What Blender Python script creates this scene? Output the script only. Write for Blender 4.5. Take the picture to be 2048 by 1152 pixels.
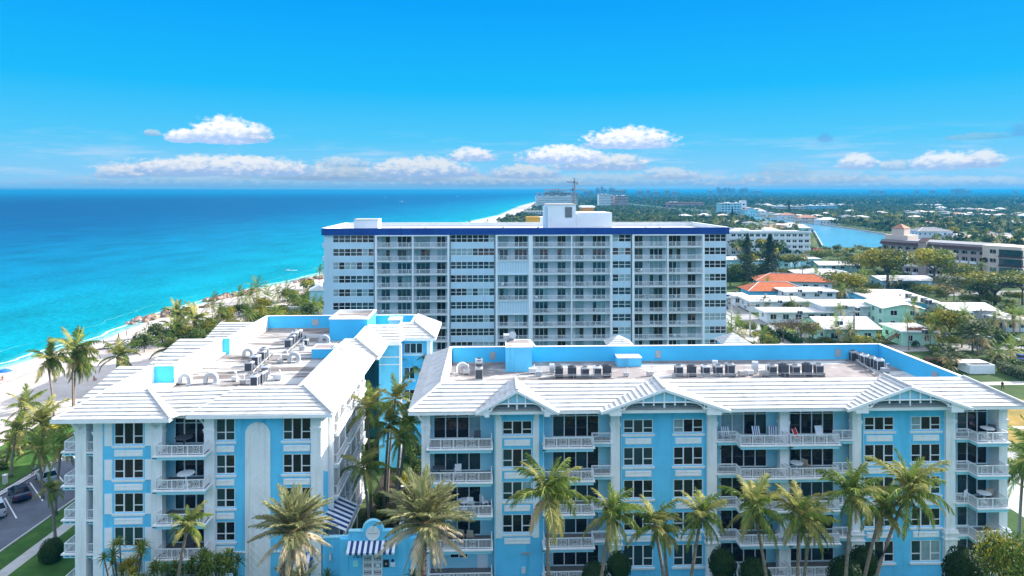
import bpy, math, random
import numpy as np
from mathutils import Vector, Matrix

for _o in list(bpy.data.objects):
    bpy.data.objects.remove(_o)
S = bpy.context.scene
COL = S.collection
R = math.radians
rnd = random.Random(7)
F_PX, CAM_H, HOR = 1365.0, 36.0, 383.0

# ------------------------------------------------------------------ camera
cam = bpy.data.cameras.new('camera')
cam.sensor_width = 36.0
cam.lens = 36.0 * F_PX / 2048
cam.shift_y = -(576 - HOR) / 2048
cam.clip_start, cam.clip_end = 1.0, 60000.0
camo = bpy.data.objects.new('camera', cam)
camo.location = (0, 0, CAM_H)
camo.rotation_euler = (R(90), 0, 0)
COL.objects.link(camo)
S.camera = camo

# ------------------------------------------------------------------ light
SUN_EL, SUN_AZ = 28.5, 21.0            # azimuth measured from +X (inland) towards +Y
sun = bpy.data.lights.new('sun', 'SUN')
sun.energy, sun.angle, sun.color = 2.6, R(0.53), (1.0, 0.95, 0.87)
suno = bpy.data.objects.new('sun', sun)
_d = Vector((math.cos(R(SUN_EL)) * math.cos(R(SUN_AZ)), math.cos(R(SUN_EL)) * math.sin(R(SUN_AZ)), math.sin(R(SUN_EL))))
suno.rotation_euler = _d.to_track_quat('Z', 'Y').to_euler()
COL.objects.link(suno)
S.view_settings.view_transform = 'Standard'
S.view_settings.look = 'None'
S.view_settings.exposure = 2.06
S.view_settings.gamma = 1.0
S.render.engine = 'CYCLES'
S.cycles.use_denoising = True
S.cycles.max_bounces = 6
S.cycles.diffuse_bounces = 3
S.cycles.glossy_bounces = 2
S.cycles.transparent_max_bounces = 6
S.cycles.volume_bounces = 0
S.cycles.sample_clamp_indirect = 4.0

W = bpy.data.worlds.new('World')
S.world = W
W.use_nodes = True
nt = W.node_tree
nt.nodes.clear()
def wn(t, **k):
    n = nt.nodes.new(t)
    for a, b in k.items(): setattr(n, a, b)
    return n
def wl(a, b): nt.links.new(a, b)
def wm(op, a, b=None, c=None, clamp=False):
    n = wn('ShaderNodeMath', operation=op); n.use_clamp = clamp
    for i, v in enumerate((a, b, c)):
        if v is None: continue
        if isinstance(v, (int, float)): n.inputs[i].default_value = v
        else: wl(v, n.inputs[i])
    return n.outputs[0]
def wmix(fac, a, b):
    n = wn('ShaderNodeMix', data_type='RGBA')
    for i, v in ((0, fac), (6, a), (7, b)):
        if isinstance(v, (int, float)): n.inputs[i].default_value = v
        elif isinstance(v, tuple): n.inputs[i].default_value = v + (1,)
        else: wl(v, n.inputs[i])
    return n.outputs[2]
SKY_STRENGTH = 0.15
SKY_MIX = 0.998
tc = wn('ShaderNodeTexCoord')
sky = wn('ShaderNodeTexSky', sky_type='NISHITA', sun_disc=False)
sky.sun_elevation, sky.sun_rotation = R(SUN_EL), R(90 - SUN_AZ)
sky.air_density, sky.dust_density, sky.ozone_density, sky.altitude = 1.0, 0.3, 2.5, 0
# unseen upper sky: desaturated so that its light whitens the shade
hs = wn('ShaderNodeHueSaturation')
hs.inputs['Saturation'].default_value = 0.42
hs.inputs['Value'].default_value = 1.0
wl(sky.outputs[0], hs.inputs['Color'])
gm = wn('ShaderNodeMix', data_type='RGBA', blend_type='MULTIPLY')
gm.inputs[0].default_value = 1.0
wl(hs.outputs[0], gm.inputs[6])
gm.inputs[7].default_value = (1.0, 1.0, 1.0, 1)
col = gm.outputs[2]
sep = wn('ShaderNodeSeparateXYZ'); wl(tc.outputs['Generated'], sep.inputs[0])
az = wm('ARCTAN2', sep.outputs[0], sep.outputs[1])
el = wm('ARCSINE', sep.outputs[2])
# the picture's deep azure: a ramp over the visible elevations, fading to the paled sky above
gr = wn('ShaderNodeValToRGB'); _e = gr.color_ramp.elements
_st = [(0.0, (.40, .70, .97)), (.05, (.27, .66, .97)), (.14, (.09, .60, .97)), (.28, (.008, .50, .98)), (.50, (.0, .375, .98)), (1.0, (.0, .29, .88))]
while len(_e) < len(_st): _e.new(.5)
for _i, (_p, _c) in enumerate(_st): _e[_i].position = _p; _e[_i].color = _c + (1,)
wl(wm('DIVIDE', wm('MAXIMUM', el, 0.0), R(30), clamp=True), gr.inputs[0])
_k = 1.0 / (SKY_STRENGTH * 2 ** S.view_settings.exposure)
sg_ = wn('ShaderNodeMix', data_type='RGBA', blend_type='MULTIPLY'); sg_.inputs[0].default_value = 1.0
wl(gr.outputs[0], sg_.inputs[6]); sg_.inputs[7].default_value = (_k, _k, _k, 1)
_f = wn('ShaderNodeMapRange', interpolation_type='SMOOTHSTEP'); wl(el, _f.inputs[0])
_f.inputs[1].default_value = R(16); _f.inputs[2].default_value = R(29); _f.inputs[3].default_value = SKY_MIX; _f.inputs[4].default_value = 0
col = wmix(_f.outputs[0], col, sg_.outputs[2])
# cloud edges: three octaves of billow on the angular coordinates
cmb = wn('ShaderNodeCombineXYZ'); wl(az, cmb.inputs[0]); wl(wm('MULTIPLY', el, 1.7), cmb.inputs[1])
nz = wn('ShaderNodeTexNoise'); nz.inputs['Scale'].default_value = 85; nz.inputs['Detail'].default_value = 9; nz.inputs['Roughness'].default_value = 0.60
wl(cmb.outputs[0], nz.inputs['Vector'])
nz2 = wn('ShaderNodeTexNoise'); nz2.inputs['Scale'].default_value = 19; nz2.inputs['Detail'].default_value = 4
wl(cmb.outputs[0], nz2.inputs['Vector'])
nf = wm('SUBTRACT', nz.outputs[0], 0.5)
nb = wm('SUBTRACT', nz2.outputs[0], 0.5)
def A(px): return math.atan((px - 1024) / F_PX)
def E(px, py): return math.atan((HOR - py) / F_PX * math.cos(A(px)))
CLOUDS = [  # centre px, base py, half width px, top py, opacity, brightness
    (700, 374, 620, 346, .45, .66), (1150, 372, 420, 344, .50, .72), (1750, 374, 420, 350, .5, .80), (330, 352, 130, 318, .7, .86), (690, 334, 70, 312, .6, .84), (740, 362, 190, 330, .55, .70), (600, 358, 170, 322, .45, .70),
    (450, 350, 235, 308, .95, .95), (235, 356, 55, 330, .75, .88), (845, 354, 125, 312, .9, .90),
    (1050, 356, 85, 326, .78, .84), (1200, 340, 110, 302, .90, .92), (1120, 326, 92, 288, 1.0, 1.08),
    (945, 322, 54, 292, .92, 1.0), (1340, 358, 64, 330, .62, .84), (1258, 296, 108, 251, 1.0, 1.12),
    (372, 284, 46, 254, 1.0, 1.12), (452, 286, 84, 230, 1.0, 1.12), (515, 284, 34, 244, .75, 1.0),
    (303, 271, 20, 258, .5, .80), (1715, 338, 46, 306, .85, .98), (1790, 340, 40, 318, .6, .85),
    (1890, 338, 80, 302, .9, 1.0), (1965, 334, 52, 296, .85, .95), (1620, 366, 190, 338, .4, .72),
    (1570, 352, 60, 316, .25, .60), (1960, 278, 80, 262, .28, .55),
]
DARK = [(1649, 284, 20, 262, .55), (2052, 272, 44, 232, .55)]
lay = wm('MULTIPLY_ADD', nf, 1.15, wm('MULTIPLY', nb, 0.6))
def cloud_density(cx, by, hw, ty):
    a0, e0 = A(cx), E(cx, by)
    wa, ha = hw / F_PX * math.cos(a0) ** 2, (E(cx, ty) - e0)
    du = wm('DIVIDE', wm('SUBTRACT', az, a0), wa)
    dv = wm('DIVIDE', wm('SUBTRACT', el, e0 + ha * .12), ha * .88)
    up = wm('MAXIMUM', dv, 0.0)
    dn = wm('MULTIPLY', wm('MINIMUM', dv, 0.0), 4.5)
    r2 = wm('ADD', wm('MULTIPLY', du, du), wm('ADD', wm('MULTIPLY', up, up), wm('MULTIPLY', dn, dn)))
    f = wm('ADD', wm('SUBTRACT', 1.0, r2), wm('MULTIPLY', lay, 1.5))
    return wm('SMOOTHSTEP', 0.0, 0.62, f) if False else f, dv
def sstep(x, lo, hi):
    n = wn('ShaderNodeMapRange', interpolation_type='SMOOTHSTEP')
    wl(x, n.inputs[0]); n.inputs[1].default_value = lo; n.inputs[2].default_value = hi
    return n.outputs[0]
CW = 1.0 / (SKY_STRENGTH * 2 ** S.view_settings.exposure)
# thin streaks of far cloud, all round the horizon
_c = wn('ShaderNodeCombineXYZ'); wl(wm('MULTIPLY', az, 5.0), _c.inputs[0]); wl(wm('MULTIPLY', el, 42.0), _c.inputs[1])
_n = wn('ShaderNodeTexNoise'); _n.inputs['Scale'].default_value = 1.6; _n.inputs['Detail'].default_value = 7; _n.inputs['Roughness'].default_value = .6; wl(_c.outputs[0], _n.inputs['Vector'])
_w = wm('MULTIPLY', sstep(el, R(.2), R(1.4)), wm('SUBTRACT', 1.0, sstep(el, R(2.2), R(5.5))))
col = wmix(wm('MULTIPLY', wm('MULTIPLY', sstep(_n.outputs[0], .46, .72), _w), .55), col, (CW * .66, CW * .78, CW * .98))
for cx, by, hw, ty, op, br in CLOUDS:
    f, dv = cloud_density(cx, by, hw, ty)
    den = wm('MULTIPLY', sstep(f, -0.08, 0.55), op)
    lit = sstep(wm('ADD', dv, wm('MULTIPLY', nf, 1.6)), -0.1, 0.62)
    cc = wmix(lit, (CW * .42 * br, CW * .58 * br, CW * .88 * br), (CW * br, CW * br, CW * br * 1.01))
    col = wmix(den, col, cc)
for cx, by, hw, ty, op in DARK:
    f, dv = cloud_density(cx, by, hw, ty)
    col = wmix(wm('MULTIPLY', sstep(f, 0.0, 0.9), op), col, (CW * .15, CW * .38, CW * .80))
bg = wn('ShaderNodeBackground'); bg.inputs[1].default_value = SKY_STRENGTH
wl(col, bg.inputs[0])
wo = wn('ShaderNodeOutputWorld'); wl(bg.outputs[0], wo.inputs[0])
W.cycles.sampling_method = 'MANUAL'; W.cycles.sample_map_resolution = 512

# ------------------------------------------------------------------ helpers
def mk(name, rgb, rough=0.6, var=0.10, scale=2.5, spec=0.3, bump=0.0, bscale=40.0, trans=0.0, island=0.0, rand=0.0, stain=None, metal=0.0):
    m = bpy.data.materials.new(name); m.use_nodes = True
    t = m.node_tree; p = t.nodes['Principled BSDF']
    def n(ty): return t.nodes.new(ty)
    def mx(mode, fac, a, b):
        x = n('ShaderNodeMix'); x.data_type = 'RGBA'; x.blend_type = mode
        for i, v in ((0, fac), (6, a), (7, b)):
            if isinstance(v, (int, float)): x.inputs[i].default_value = v
            elif isinstance(v, tuple): x.inputs[i].default_value = (v + (1,))[:4]
            else: t.links.new(v, x.inputs[i])
        return x.outputs[2]
    c = tuple(rgb)
    tcn = n('ShaderNodeTexCoord')
    if var:
        z = n('ShaderNodeTexNoise'); z.inputs['Scale'].default_value = scale; z.inputs['Detail'].default_value = 5
        t.links.new(tcn.outputs['Object'], z.inputs['Vector'])
        r = n('ShaderNodeMapRange'); r.inputs[1].default_value = .3; r.inputs[2].default_value = .7
        r.inputs[3].default_value = 1 - var; r.inputs[4].default_value = 1 + var
        t.links.new(z.outputs[0], r.inputs[0])
        c = mx('MULTIPLY', 1.0, c, r.outputs[0])
    if stain:
        z = n('ShaderNodeTexNoise'); z.inputs['Scale'].default_value = stain[1]; z.inputs['Detail'].default_value = 7; z.inputs['Roughness'].default_value = .65
        mp = n('ShaderNodeMapping'); mp.inputs['Scale'].default_value = stain[4] if len(stain) > 4 else (1, 1, 1)
        t.links.new(tcn.outputs['Object'], mp.inputs[0]); t.links.new(mp.outputs[0], z.inputs['Vector'])
        r = n('ShaderNodeMapRange'); r.inputs[1].default_value = stain[2]; r.inputs[2].default_value = stain[3]
        t.links.new(z.outputs[0], r.inputs[0])
        c = mx('MIX', r.outputs[0], c, tuple(stain[0]))
    if island or rand:
        src = n('ShaderNodeNewGeometry').outputs['Random Per Island'] if island else n('ShaderNodeObjectInfo').outputs['Random']
        h = n('ShaderNodeHueSaturation'); k = island or rand
        r = n('ShaderNodeMapRange'); r.inputs[3].default_value = 1 - k; r.inputs[4].default_value = 1 + k
        t.links.new(src, r.inputs[0]); t.links.new(r.outputs[0], h.inputs['Value'])
        r2 = n('ShaderNodeMapRange'); r2.inputs[3].default_value = .5 + .05 * min(1, k * 2); r2.inputs[4].default_value = .5 - .05 * min(1, k * 2)
        t.links.new(src, r2.inputs[0]); t.links.new(r2.outputs[0], h.inputs['Hue'])
        if isinstance(c, tuple): h.inputs['Color'].default_value = c[:3] + (1,)
        else: t.links.new(c, h.inputs['Color'])
        c = h.outputs[0]
        if island and rand == 0:
            oi = n('ShaderNodeObjectInfo'); h2 = n('ShaderNodeHueSaturation')
            r3 = n('ShaderNodeMapRange'); r3.inputs[3].default_value = .78; r3.inputs[4].default_value = 1.22
            t.links.new(oi.outputs['Random'], r3.inputs[0]); t.links.new(r3.outputs[0], h2.inputs['Value'])
            t.links.new(c, h2.inputs['Color']); c = h2.outputs[0]
    if isinstance(c, tuple): p.inputs['Base Color'].default_value = c[:3] + (1,)
    else: t.links.new(c, p.inputs['Base Color'])
    p.inputs['Roughness'].default_value = rough
    p.inputs['Specular IOR Level'].default_value = spec
    p.inputs['Metallic'].default_value = metal
    if bump:
        z = n('ShaderNodeTexNoise'); z.inputs['Scale'].default_value = bscale; z.inputs['Detail'].default_value = 4
        t.links.new(tcn.outputs['Object'], z.inputs['Vector'])
        b = n('ShaderNodeBump'); b.inputs['Strength'].default_value = bump; b.inputs['Distance'].default_value = .02
        t.links.new(z.outputs[0], b.inputs['Height']); t.links.new(b.outputs[0], p.inputs['Normal'])
    if trans:
        tl = n('ShaderNodeBsdfTranslucent'); ms = n('ShaderNodeMixShader'); ms.inputs[0].default_value = trans
        if isinstance(c, tuple): tl.inputs[0].default_value = c[:3] + (1,)
        else: t.links.new(c, tl.inputs[0])
        t.links.new(p.outputs[0], ms.inputs[1]); t.links.new(tl.outputs[0], ms.inputs[2])
        t.links.new(ms.outputs[0], t.nodes['Material Output'].inputs[0])
    return m

M = {}
M['blue'] = mk('blue_stucco', (.145, .61, .89), .8, .08, .6, bump=.3, stain=((.10, .46, .70), 1.1, .50, .74, (1, 1, .12)))
M['blue_deep'] = mk('blue_parapet_paint', (.07, .53, .84), .7, .06, .5, bump=.2)
M['blue_pale'] = mk('pale_blue_stucco', (.36, .72, .84), .75, .05, .8)
M['white'] = mk('white_stucco', (.86, .86, .86), .8, .05, .9, bump=.3, stain=((.66, .65, .61), 1.3, .50, .76, (1, 1, .12)))
M['trim'] = mk('white_trim_paint', (.86, .86, .86), .55, .04, 1.5, stain=((.72, .71, .68), 1.6, .56, .85, (1, 1, .2)))
M['tile'] = mk('white_roof_tile', (.52, .515, .50), .6, .08, 1.6, rand=.09, stain=((.33, .315, .29), .9, .50, .74))
M['deck'] = mk('roof_membrane', (.42, .41, .395), .8, .12, .5, stain=((.15, .125, .115), .42, .46, .56, (.28, 1.7, 1)))
M['deck_old'] = mk('weathered_roof_membrane', (.27, .235, .225), .85, .2, .7, stain=((.60, .58, .55), .22, .52, .60, (1, 2.2, 1)))
M['bitumen'] = mk('grey_roof_gravel', (.34, .33, .33), .9, .15, 2.0)
M['glass'] = mk('dark_window_glass', (.010, .013, .022), .06, .3, .7, spec=.55)
M['glass_teal'] = mk('teal_window_glass', (.022, .055, .065), .10, .25, .8, spec=.45)  # teal tint; on the fronts also grey-blue reflections put into the colour
M['glass_curt'] = mk('curtained_window_glass', (.26, .36, .38), .15, .2, 1.5, spec=.45)
M['floor'] = mk('balcony_floor_tile', (.20, .19, .19), .7, .1, 2)
M['rail'] = mk('white_railing_paint', (.80, .82, .84), .45, 0)
M['navy'] = mk('navy_canvas', (.02, .06, .20), .8, .05)
M['canvas'] = mk('white_canvas', (.80, .82, .86), .8, .04)
M['ac'] = mk('grey_metal_casing', (.42, .43, .44), .45, .08, 2, metal=.2)
M['ac_dark'] = mk('dark_coil_fins', (.07, .08, .10), .6, .1, 6)
M['ac_light'] = mk('pale_metal_casing', (.70, .71, .72), .45, .06, 2)
M['galv'] = mk('galvanised_duct', (.46, .48, .50), .4, .06, 2, metal=.25)
M['wood'] = mk('brown_timber', (.24, .11, .06), .7, .2, 4)
M['red'] = mk('red_fabric', (.55, .03, .03), .7, 0)
M['wicker'] = mk('tan_wicker', (.40, .33, .26), .8, .15, 8)
M['dark'] = mk('dark_metal', (.03, .03, .035), .5, 0)
M['concrete'] = mk('concrete', (.48, .46, .43), .85, .10, .8, stain=((.34, .32, .30), .6, .5, .8))
M['asphalt'] = mk('asphalt', (.115, .13, .165), .85, .18, .5, bump=.2, stain=((.09, .093, .10), .12, .5, .7))  # the blue of skylight in the shade is put into this colour
M['asphalt_lt'] = mk('sunny_asphalt', (.30, .29, .28), .85, .14, .4)  # asphalt copy for open streets, with the sunlight put into its colour
M['paint'] = mk('white_road_paint', (.75, .75, .74), .7, .1, 3)
M['yellow'] = mk('yellow_road_paint', (.62, .42, .05), .7, .1, 3)
M['rubber'] = mk('black_rubber', (.02, .02, .02), .7, 0)
M['chrome'] = mk('wheel_alloy', (.5, .5, .52), .3, 0, metal=.8)
M['lamp_r'] = mk('red_lamp_lens', (.4, .01, .01), .2, 0)
M['lamp_w'] = mk('clear_lamp_lens', (.8, .8, .8), .1, 0)

class MB:
    def __init__(s): s.v = []; s.f = []; s.m = []
    def face(s, pts, m=0):
        i = len(s.v); s.v += [tuple(p) for p in pts]; s.f.append(tuple(range(i, i + len(pts)))); s.m.append(m)
    def box(s, x0, x1, y0, y1, z0, z1, m=0, faces='xXyYzZ'):
        i = len(s.v)
        s.v += [(x0, y0, z0), (x1, y0, z0), (x1, y1, z0), (x0, y1, z0), (x0, y0, z1), (x1, y0, z1), (x1, y1, z1), (x0, y1, z1)]
        q = {'z': (3, 2, 1, 0), 'Z': (4, 5, 6, 7), 'y': (0, 1, 5, 4), 'Y': (2, 3, 7, 6), 'x': (3, 0, 4, 7), 'X': (1, 2, 6, 5)}
        for k in faces: s.f.append(tuple(i + a for a in q[k])); s.m.append(m)
        return s
    def prism(s, pts, z0, z1, m=0, mt=None, top_in=0):
        n = len(pts); i = len(s.v)
        s.v += [(x, y, z0) for x, y in pts] + [(x, y, z1) for x, y in pts]
        a = sum(pts[k][0] * pts[(k + 1) % n][1] - pts[(k + 1) % n][0] * pts[k][1] for k in range(n))
        o = list(range(n)) if a > 0 else list(range(n))[::-1]
        for k in range(n):
            p, q = o[k], o[(k + 1) % n]
            s.f.append((i + p, i + q, i + n + q, i + n + p)); s.m.append(m)
        s.f.append(tuple(i + n + k for k in o)); s.m.append(m if mt is None else mt)
        s.f.append(tuple(i + k for k in o[::-1])); s.m.append(m)
        return s
    def tube(s, pts, rs, n=6, m=0, cap=True):
        pts = [Vector(p) for p in pts]
        if isinstance(rs, (int, float)): rs = [rs] * len(pts)
        rings = []
        for k, p in enumerate(pts):
            t = (pts[min(k + 1, len(pts) - 1)] - pts[max(k - 1, 0)]).normalized()
            a = t.cross(Vector((0, 0, 1)) if abs(t.z) < .95 else Vector((1, 0, 0))).normalized(); b = t.cross(a)
            i = len(s.v)
            for j in range(n):
                w = 2 * math.pi * j / n
                s.v.append(tuple(p + (a * math.cos(w) + b * math.sin(w)) * rs[k]))
            rings.append(i)
        for k in range(len(pts) - 1):
            for j in range(n):
                j2 = (j + 1) % n
                s.f.append((rings[k] + j, rings[k + 1] + j, rings[k + 1] + j2, rings[k] + j2)); s.m.append(m)
        if cap:
            s.f.append(tuple(rings[-1] + j for j in range(n))[::-1]); s.m.append(m)
            s.f.append(tuple(rings[0] + j for j in range(n))); s.m.append(m)
        return s
    def bar(s, a, b, w, m=0):
        return s.tube([a, b], w / 2 * 1.2, 4, m)
    def ball(s, c, r, m=0, n=8, k=5, sc=(1, 1, 1)):
        i = len(s.v)
        for a in range(k + 1):
            th = math.pi * a / k
            for b in range(n):
                ph = 2 * math.pi * b / n
                s.v.append((c[0] + r * sc[0] * math.sin(th) * math.cos(ph), c[1] + r * sc[1] * math.sin(th) * math.sin(ph), c[2] + r * sc[2] * math.cos(th)))
        for a in range(k):
            for b in range(n):
                b2 = (b + 1) % n
                s.f.append((i + a * n + b, i + (a + 1) * n + b, i + (a + 1) * n + b2, i + a * n + b2)); s.m.append(m)
        return s
    def mesh(s, name, mats, smooth=False):
        me = bpy.data.meshes.new(name)
        me.from_pydata(s.v, [], s.f); 
        for x in (mats if isinstance(mats, (list, tuple)) else [mats]): me.materials.append(M[x] if isinstance(x, str) else x)
        if max(s.m, default=0): me.polygons.foreach_set('material_index', s.m)
        if smooth: me.polygons.foreach_set('use_smooth', [True] * len(s.f))
        me.update()
        return me
def obj(name, me, parent=None, loc=(0, 0, 0), rz=0.0, sc=None, rot=None):
    o = bpy.data.objects.new(name, me); COL.objects.link(o)
    o.location = loc
    o.rotation_euler = rot if rot else (0, 0, rz)
    if sc is not None: o.scale = (sc, sc, sc) if isinstance(sc, (int, float)) else sc
    if parent is not None: o.parent = parent
    return o
def tag(o, label=None, cat=None, group=None, kind=None):
    if label: o['label'] = label
    if cat: o['category'] = cat
    if group: o['group'] = group
    if kind: o['kind'] = kind
    return o
def thing(name, label, cat, loc=(0, 0, 0), rz=0.0, group=None):
    return tag(obj(name, None, None, loc, rz), label, cat, group)
def shared(cache, key, fn):
    if key not in cache: cache[key] = fn()
    return cache[key]
class Frame:
    """a building's own axes: x along its front, y into its depth, z up"""
    def __init__(s, Y, th): s.Y, s.th = Y, R(th); s.c, s.s = math.cos(s.th), math.sin(s.th)
    def onz(s, px, py, z):
        t = (CAM_H - z) * F_PX / (py - HOR); X = (px - 1024) / F_PX * t
        return X * s.c + (t - s.Y) * s.s, -X * s.s + (t - s.Y) * s.c
    def x(s, px, yl=0.0):
        u = (px - 1024) / F_PX; t = (yl + s.Y * s.c) / (s.c - u * s.s)
        return u * t * s.c + (t - s.Y) * s.s
    def z(s, px, py, yl=0.0):
        u = (px - 1024) / F_PX; t = (yl + s.Y * s.c) / (s.c - u * s.s)
        return CAM_H - (py - HOR) * t / F_PX
    def world(s, x, y, z=0): return Vector((x * s.c - y * s.s, s.Y + x * s.s + y * s.c, z))
def ground(px, py, z=0.0):
    t = (CAM_H - z) * F_PX / (py - HOR)
    return Vector(((px - 1024) / F_PX * t, t, z))
# ------------------------------------------------------------------ coast, sea, beach, ground
COAST = [(-116, -400), (-113, 60), (-112, 149), (-112, 163), (-108, 177), (-109, 197), (-110, 217), (-107, 242), (-101, 274), (-90, 311),
         (-84, 380), (-80, 460), (-72, 600), (-60, 760), (-54, 876), (-20, 1118), (21, 1812), (72, 2389), (225, 4042), (560, 7000), (1100, 11000), (2300, 20000)]
def coast_x(y):
    for (xa, ya), (xb, yb) in zip(COAST, COAST[1:]):
        if ya <= y <= yb: return xa + (xb - xa) * (y - ya) / (yb - ya)
    return COAST[-1][0]
ys = sorted(set([y for _, y in COAST] + list(range(60, 700, 8)) + list(range(700, 2500, 40)) + list(range(2500, 20000, 500))))
_r = random.Random(3)
cx = {y: coast_x(y) + (_r.uniform(-1.2, 1.2) if 60 < y < 700 else 0) for y in ys}
SEA_D = [-14, -3, 0, 1.5, 3, 5, 8, 12, 18, 27, 40, 60, 90, 130, 190, 280, 400, 600, 900, 1500, 2500, 4500, 9000, 19000]
def grid(name, rows, mats, attr=None):
    n = len(rows[0]); v = [p for r_ in rows for p in r_]
    f = [(i * n + j, i * n + j + 1, (i + 1) * n + j + 1, (i + 1) * n + j) for i in range(len(rows) - 1) for j in range(n - 1)]
    me = bpy.data.meshes.new(name); me.from_pydata(v, [], f)
    for m in mats: me.materials.append(m)
    me.polygons.foreach_set('use_smooth', [True] * len(f))
    if attr:
        a = me.attributes.new('shore', 'FLOAT', 'POINT'); a.data.foreach_set('value', [d for _ in rows for d in attr])
    me.update(); return me
def ramp(t, stops, interp='LINEAR'):
    n = t.nodes.new('ShaderNodeValToRGB'); e = n.color_ramp.elements; n.color_ramp.interpolation = interp
    while len(e) < len(stops): e.new(.5)
    for k, (p, c) in enumerate(stops): e[k].position = p; e[k].color = tuple(c) + (1,)
    return n
# sea: the colour follows the depth of the water over white sand
m = bpy.data.materials.new('sea_water'); m.use_nodes = True; t = m.node_tree; p = t.nodes['Principled BSDF']
at = t.nodes.new('ShaderNodeAttribute'); at.attribute_name = 'shore'
tcn = t.nodes.new('ShaderNodeTexCoord')
def tm(op, a, b=None, c=None):
    n = t.nodes.new('ShaderNodeMath'); n.operation = op
    for i, v in enumerate((a, b, c)):
        if v is None: continue
        if isinstance(v, (int, float)): n.inputs[i].default_value = v
        else: t.links.new(v, n.inputs[i])
    return n.outputs[0]
def tnoise(scale, detail=4, sc=(1, 1, 1), rough=.5):
    mp = t.nodes.new('ShaderNodeMapping'); mp.inputs['Scale'].default_value = sc
    z = t.nodes.new('ShaderNodeTexNoise'); z.inputs['Scale'].default_value = scale; z.inputs['Detail'].default_value = detail; z.inputs['Roughness'].default_value = rough
    t.links.new(tcn.outputs['Object'], mp.inputs[0]); t.links.new(mp.outputs[0], z.inputs['Vector'])
    return z.outputs[0]
big = tnoise(.012, 4, (1, .45, 1)); fine = tnoise(.75, 6, (1, .45, 1), .72); mid = tnoise(.05, 4, (1, .5, 1))
d = tm('MULTIPLY', at.outputs['Fac'], tm('ADD', .62, tm('MULTIPLY', big, .76)))
lg = tm('DIVIDE', tm('LOGARITHM', tm('ADD', tm('MAXIMUM', d, 0.0), 1.0), 10.0), 4.3)      # 0 at the shore, 1 at 20 km
rp = ramp(t, [(0.0, (.24, .38, .37)), (.10, (.05, .32, .325)), (.20, (.0, .235, .285)), (.38, (.0, .205, .28)), (.51, (.0, .14, .245)), (.61, (.0, .066, .165)), (.75, (.0, .026, .100)), (1.0, (.0, .016, .075))])
t.links.new(lg, rp.inputs[0])
mr = t.nodes.new('ShaderNodeMapRange'); mr.inputs[1].default_value = .32; mr.inputs[2].default_value = .68; mr.inputs[3].default_value = .58; mr.inputs[4].default_value = 1.42
t.links.new(tm('ADD', tm('MULTIPLY', fine, .62), tm('MULTIPLY', mid, .38)), mr.inputs[0])
mm = t.nodes.new('ShaderNodeMix'); mm.data_type = 'RGBA'; mm.blend_type = 'MULTIPLY'; mm.inputs[0].default_value = 1
t.links.new(rp.outputs[0], mm.inputs[6]); t.links.new(mr.outputs[0], mm.inputs[7])
# foam of the small breakers, in broken lines along the shore
fo = tm('ADD', tnoise(.09, 5, (.5, 1, 1), .65), tm('MULTIPLY', tnoise(.5, 3), .25))
w1 = tm('SUBTRACT', 1.0, tm('MULTIPLY', tm('ABSOLUTE', tm('SUBTRACT', at.outputs['Fac'], tm('MULTIPLY', fo, 4.0))), 1.3))
w2 = tm('SUBTRACT', tm('SUBTRACT', 1.0, tm('MULTIPLY', tm('ABSOLUTE', tm('SUBTRACT', at.outputs['Fac'], tm('ADD', 6.0, tm('MULTIPLY', fo, 9.0)))), 1.1)), .55)
fm = t.nodes.new('ShaderNodeMapRange'); fm.inputs[1].default_value = .30; fm.inputs[2].default_value = 1.0; t.links.new(tm('MAXIMUM', w1, w2), fm.inputs[0])
mf = t.nodes.new('ShaderNodeMix'); mf.data_type = 'RGBA'; t.links.new(fm.outputs[0], mf.inputs[0]); t.links.new(mm.outputs[2], mf.inputs[6]); mf.inputs[7].default_value = (.82, .86, .86, 1)
t.links.new(mf.outputs[2], p.inputs['Base Color'])
p.inputs['Roughness'].default_value = .45; p.inputs['Specular IOR Level'].default_value = .015
bp = t.nodes.new('ShaderNodeBump'); bp.inputs['Strength'].default_value = .5; bp.inputs['Distance'].default_value = .6
t.links.new(tm('ADD', fine, tm('MULTIPLY', tnoise(.9, 3, (1, .5, 1)), .4)), bp.inputs['Height']); t.links.new(bp.outputs[0], p.inputs['Normal'])
SEA_Z = -2.5
sea = obj('sea', grid('sea', [[(cx[y] - dd, y, SEA_Z if dd > -13 else SEA_Z - .2) for dd in SEA_D] for y in ys], [m], SEA_D)); tag(sea, kind='structure')

# sand
m = bpy.data.materials.new('beach_sand'); m.use_nodes = True; t = m.node_tree; p = t.nodes['Principled BSDF']
tcn = t.nodes.new('ShaderNodeTexCoord'); at = t.nodes.new('ShaderNodeAttribute'); at.attribute_name = 'shore'
n1 = tnoise(.35, 6, (1, 1, 1), .7); n2 = tnoise(3.0, 4, (1, 1, 1), .7); n3 = tnoise(.06, 4)
rp = ramp(t, [(.3, (.36, .30, .26)), (.5, (.54, .475, .425)), (.7, (.64, .58, .53))])
t.links.new(tm('ADD', tm('MULTIPLY', n1, .45), tm('MULTIPLY', n2, .55)), rp.inputs[0])
wet = t.nodes.new('ShaderNodeMapRange'); wet.inputs[1].default_value = 1.0; wet.inputs[2].default_value = 6.5; wet.inputs[3].default_value = .8; wet.inputs[4].default_value = 0
t.links.new(tm('ADD', at.outputs['Fac'], tm('MULTIPLY', tm('SUBTRACT', n3, .5), 6)), wet.inputs[0])
mx = t.nodes.new('ShaderNodeMix'); mx.data_type = 'RGBA'; t.links.new(wet.outputs[0], mx.inputs[0]); t.links.new(rp.outputs[0], mx.inputs[6]); mx.inputs[7].default_value = (.50, .44, .38, 1)
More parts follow.
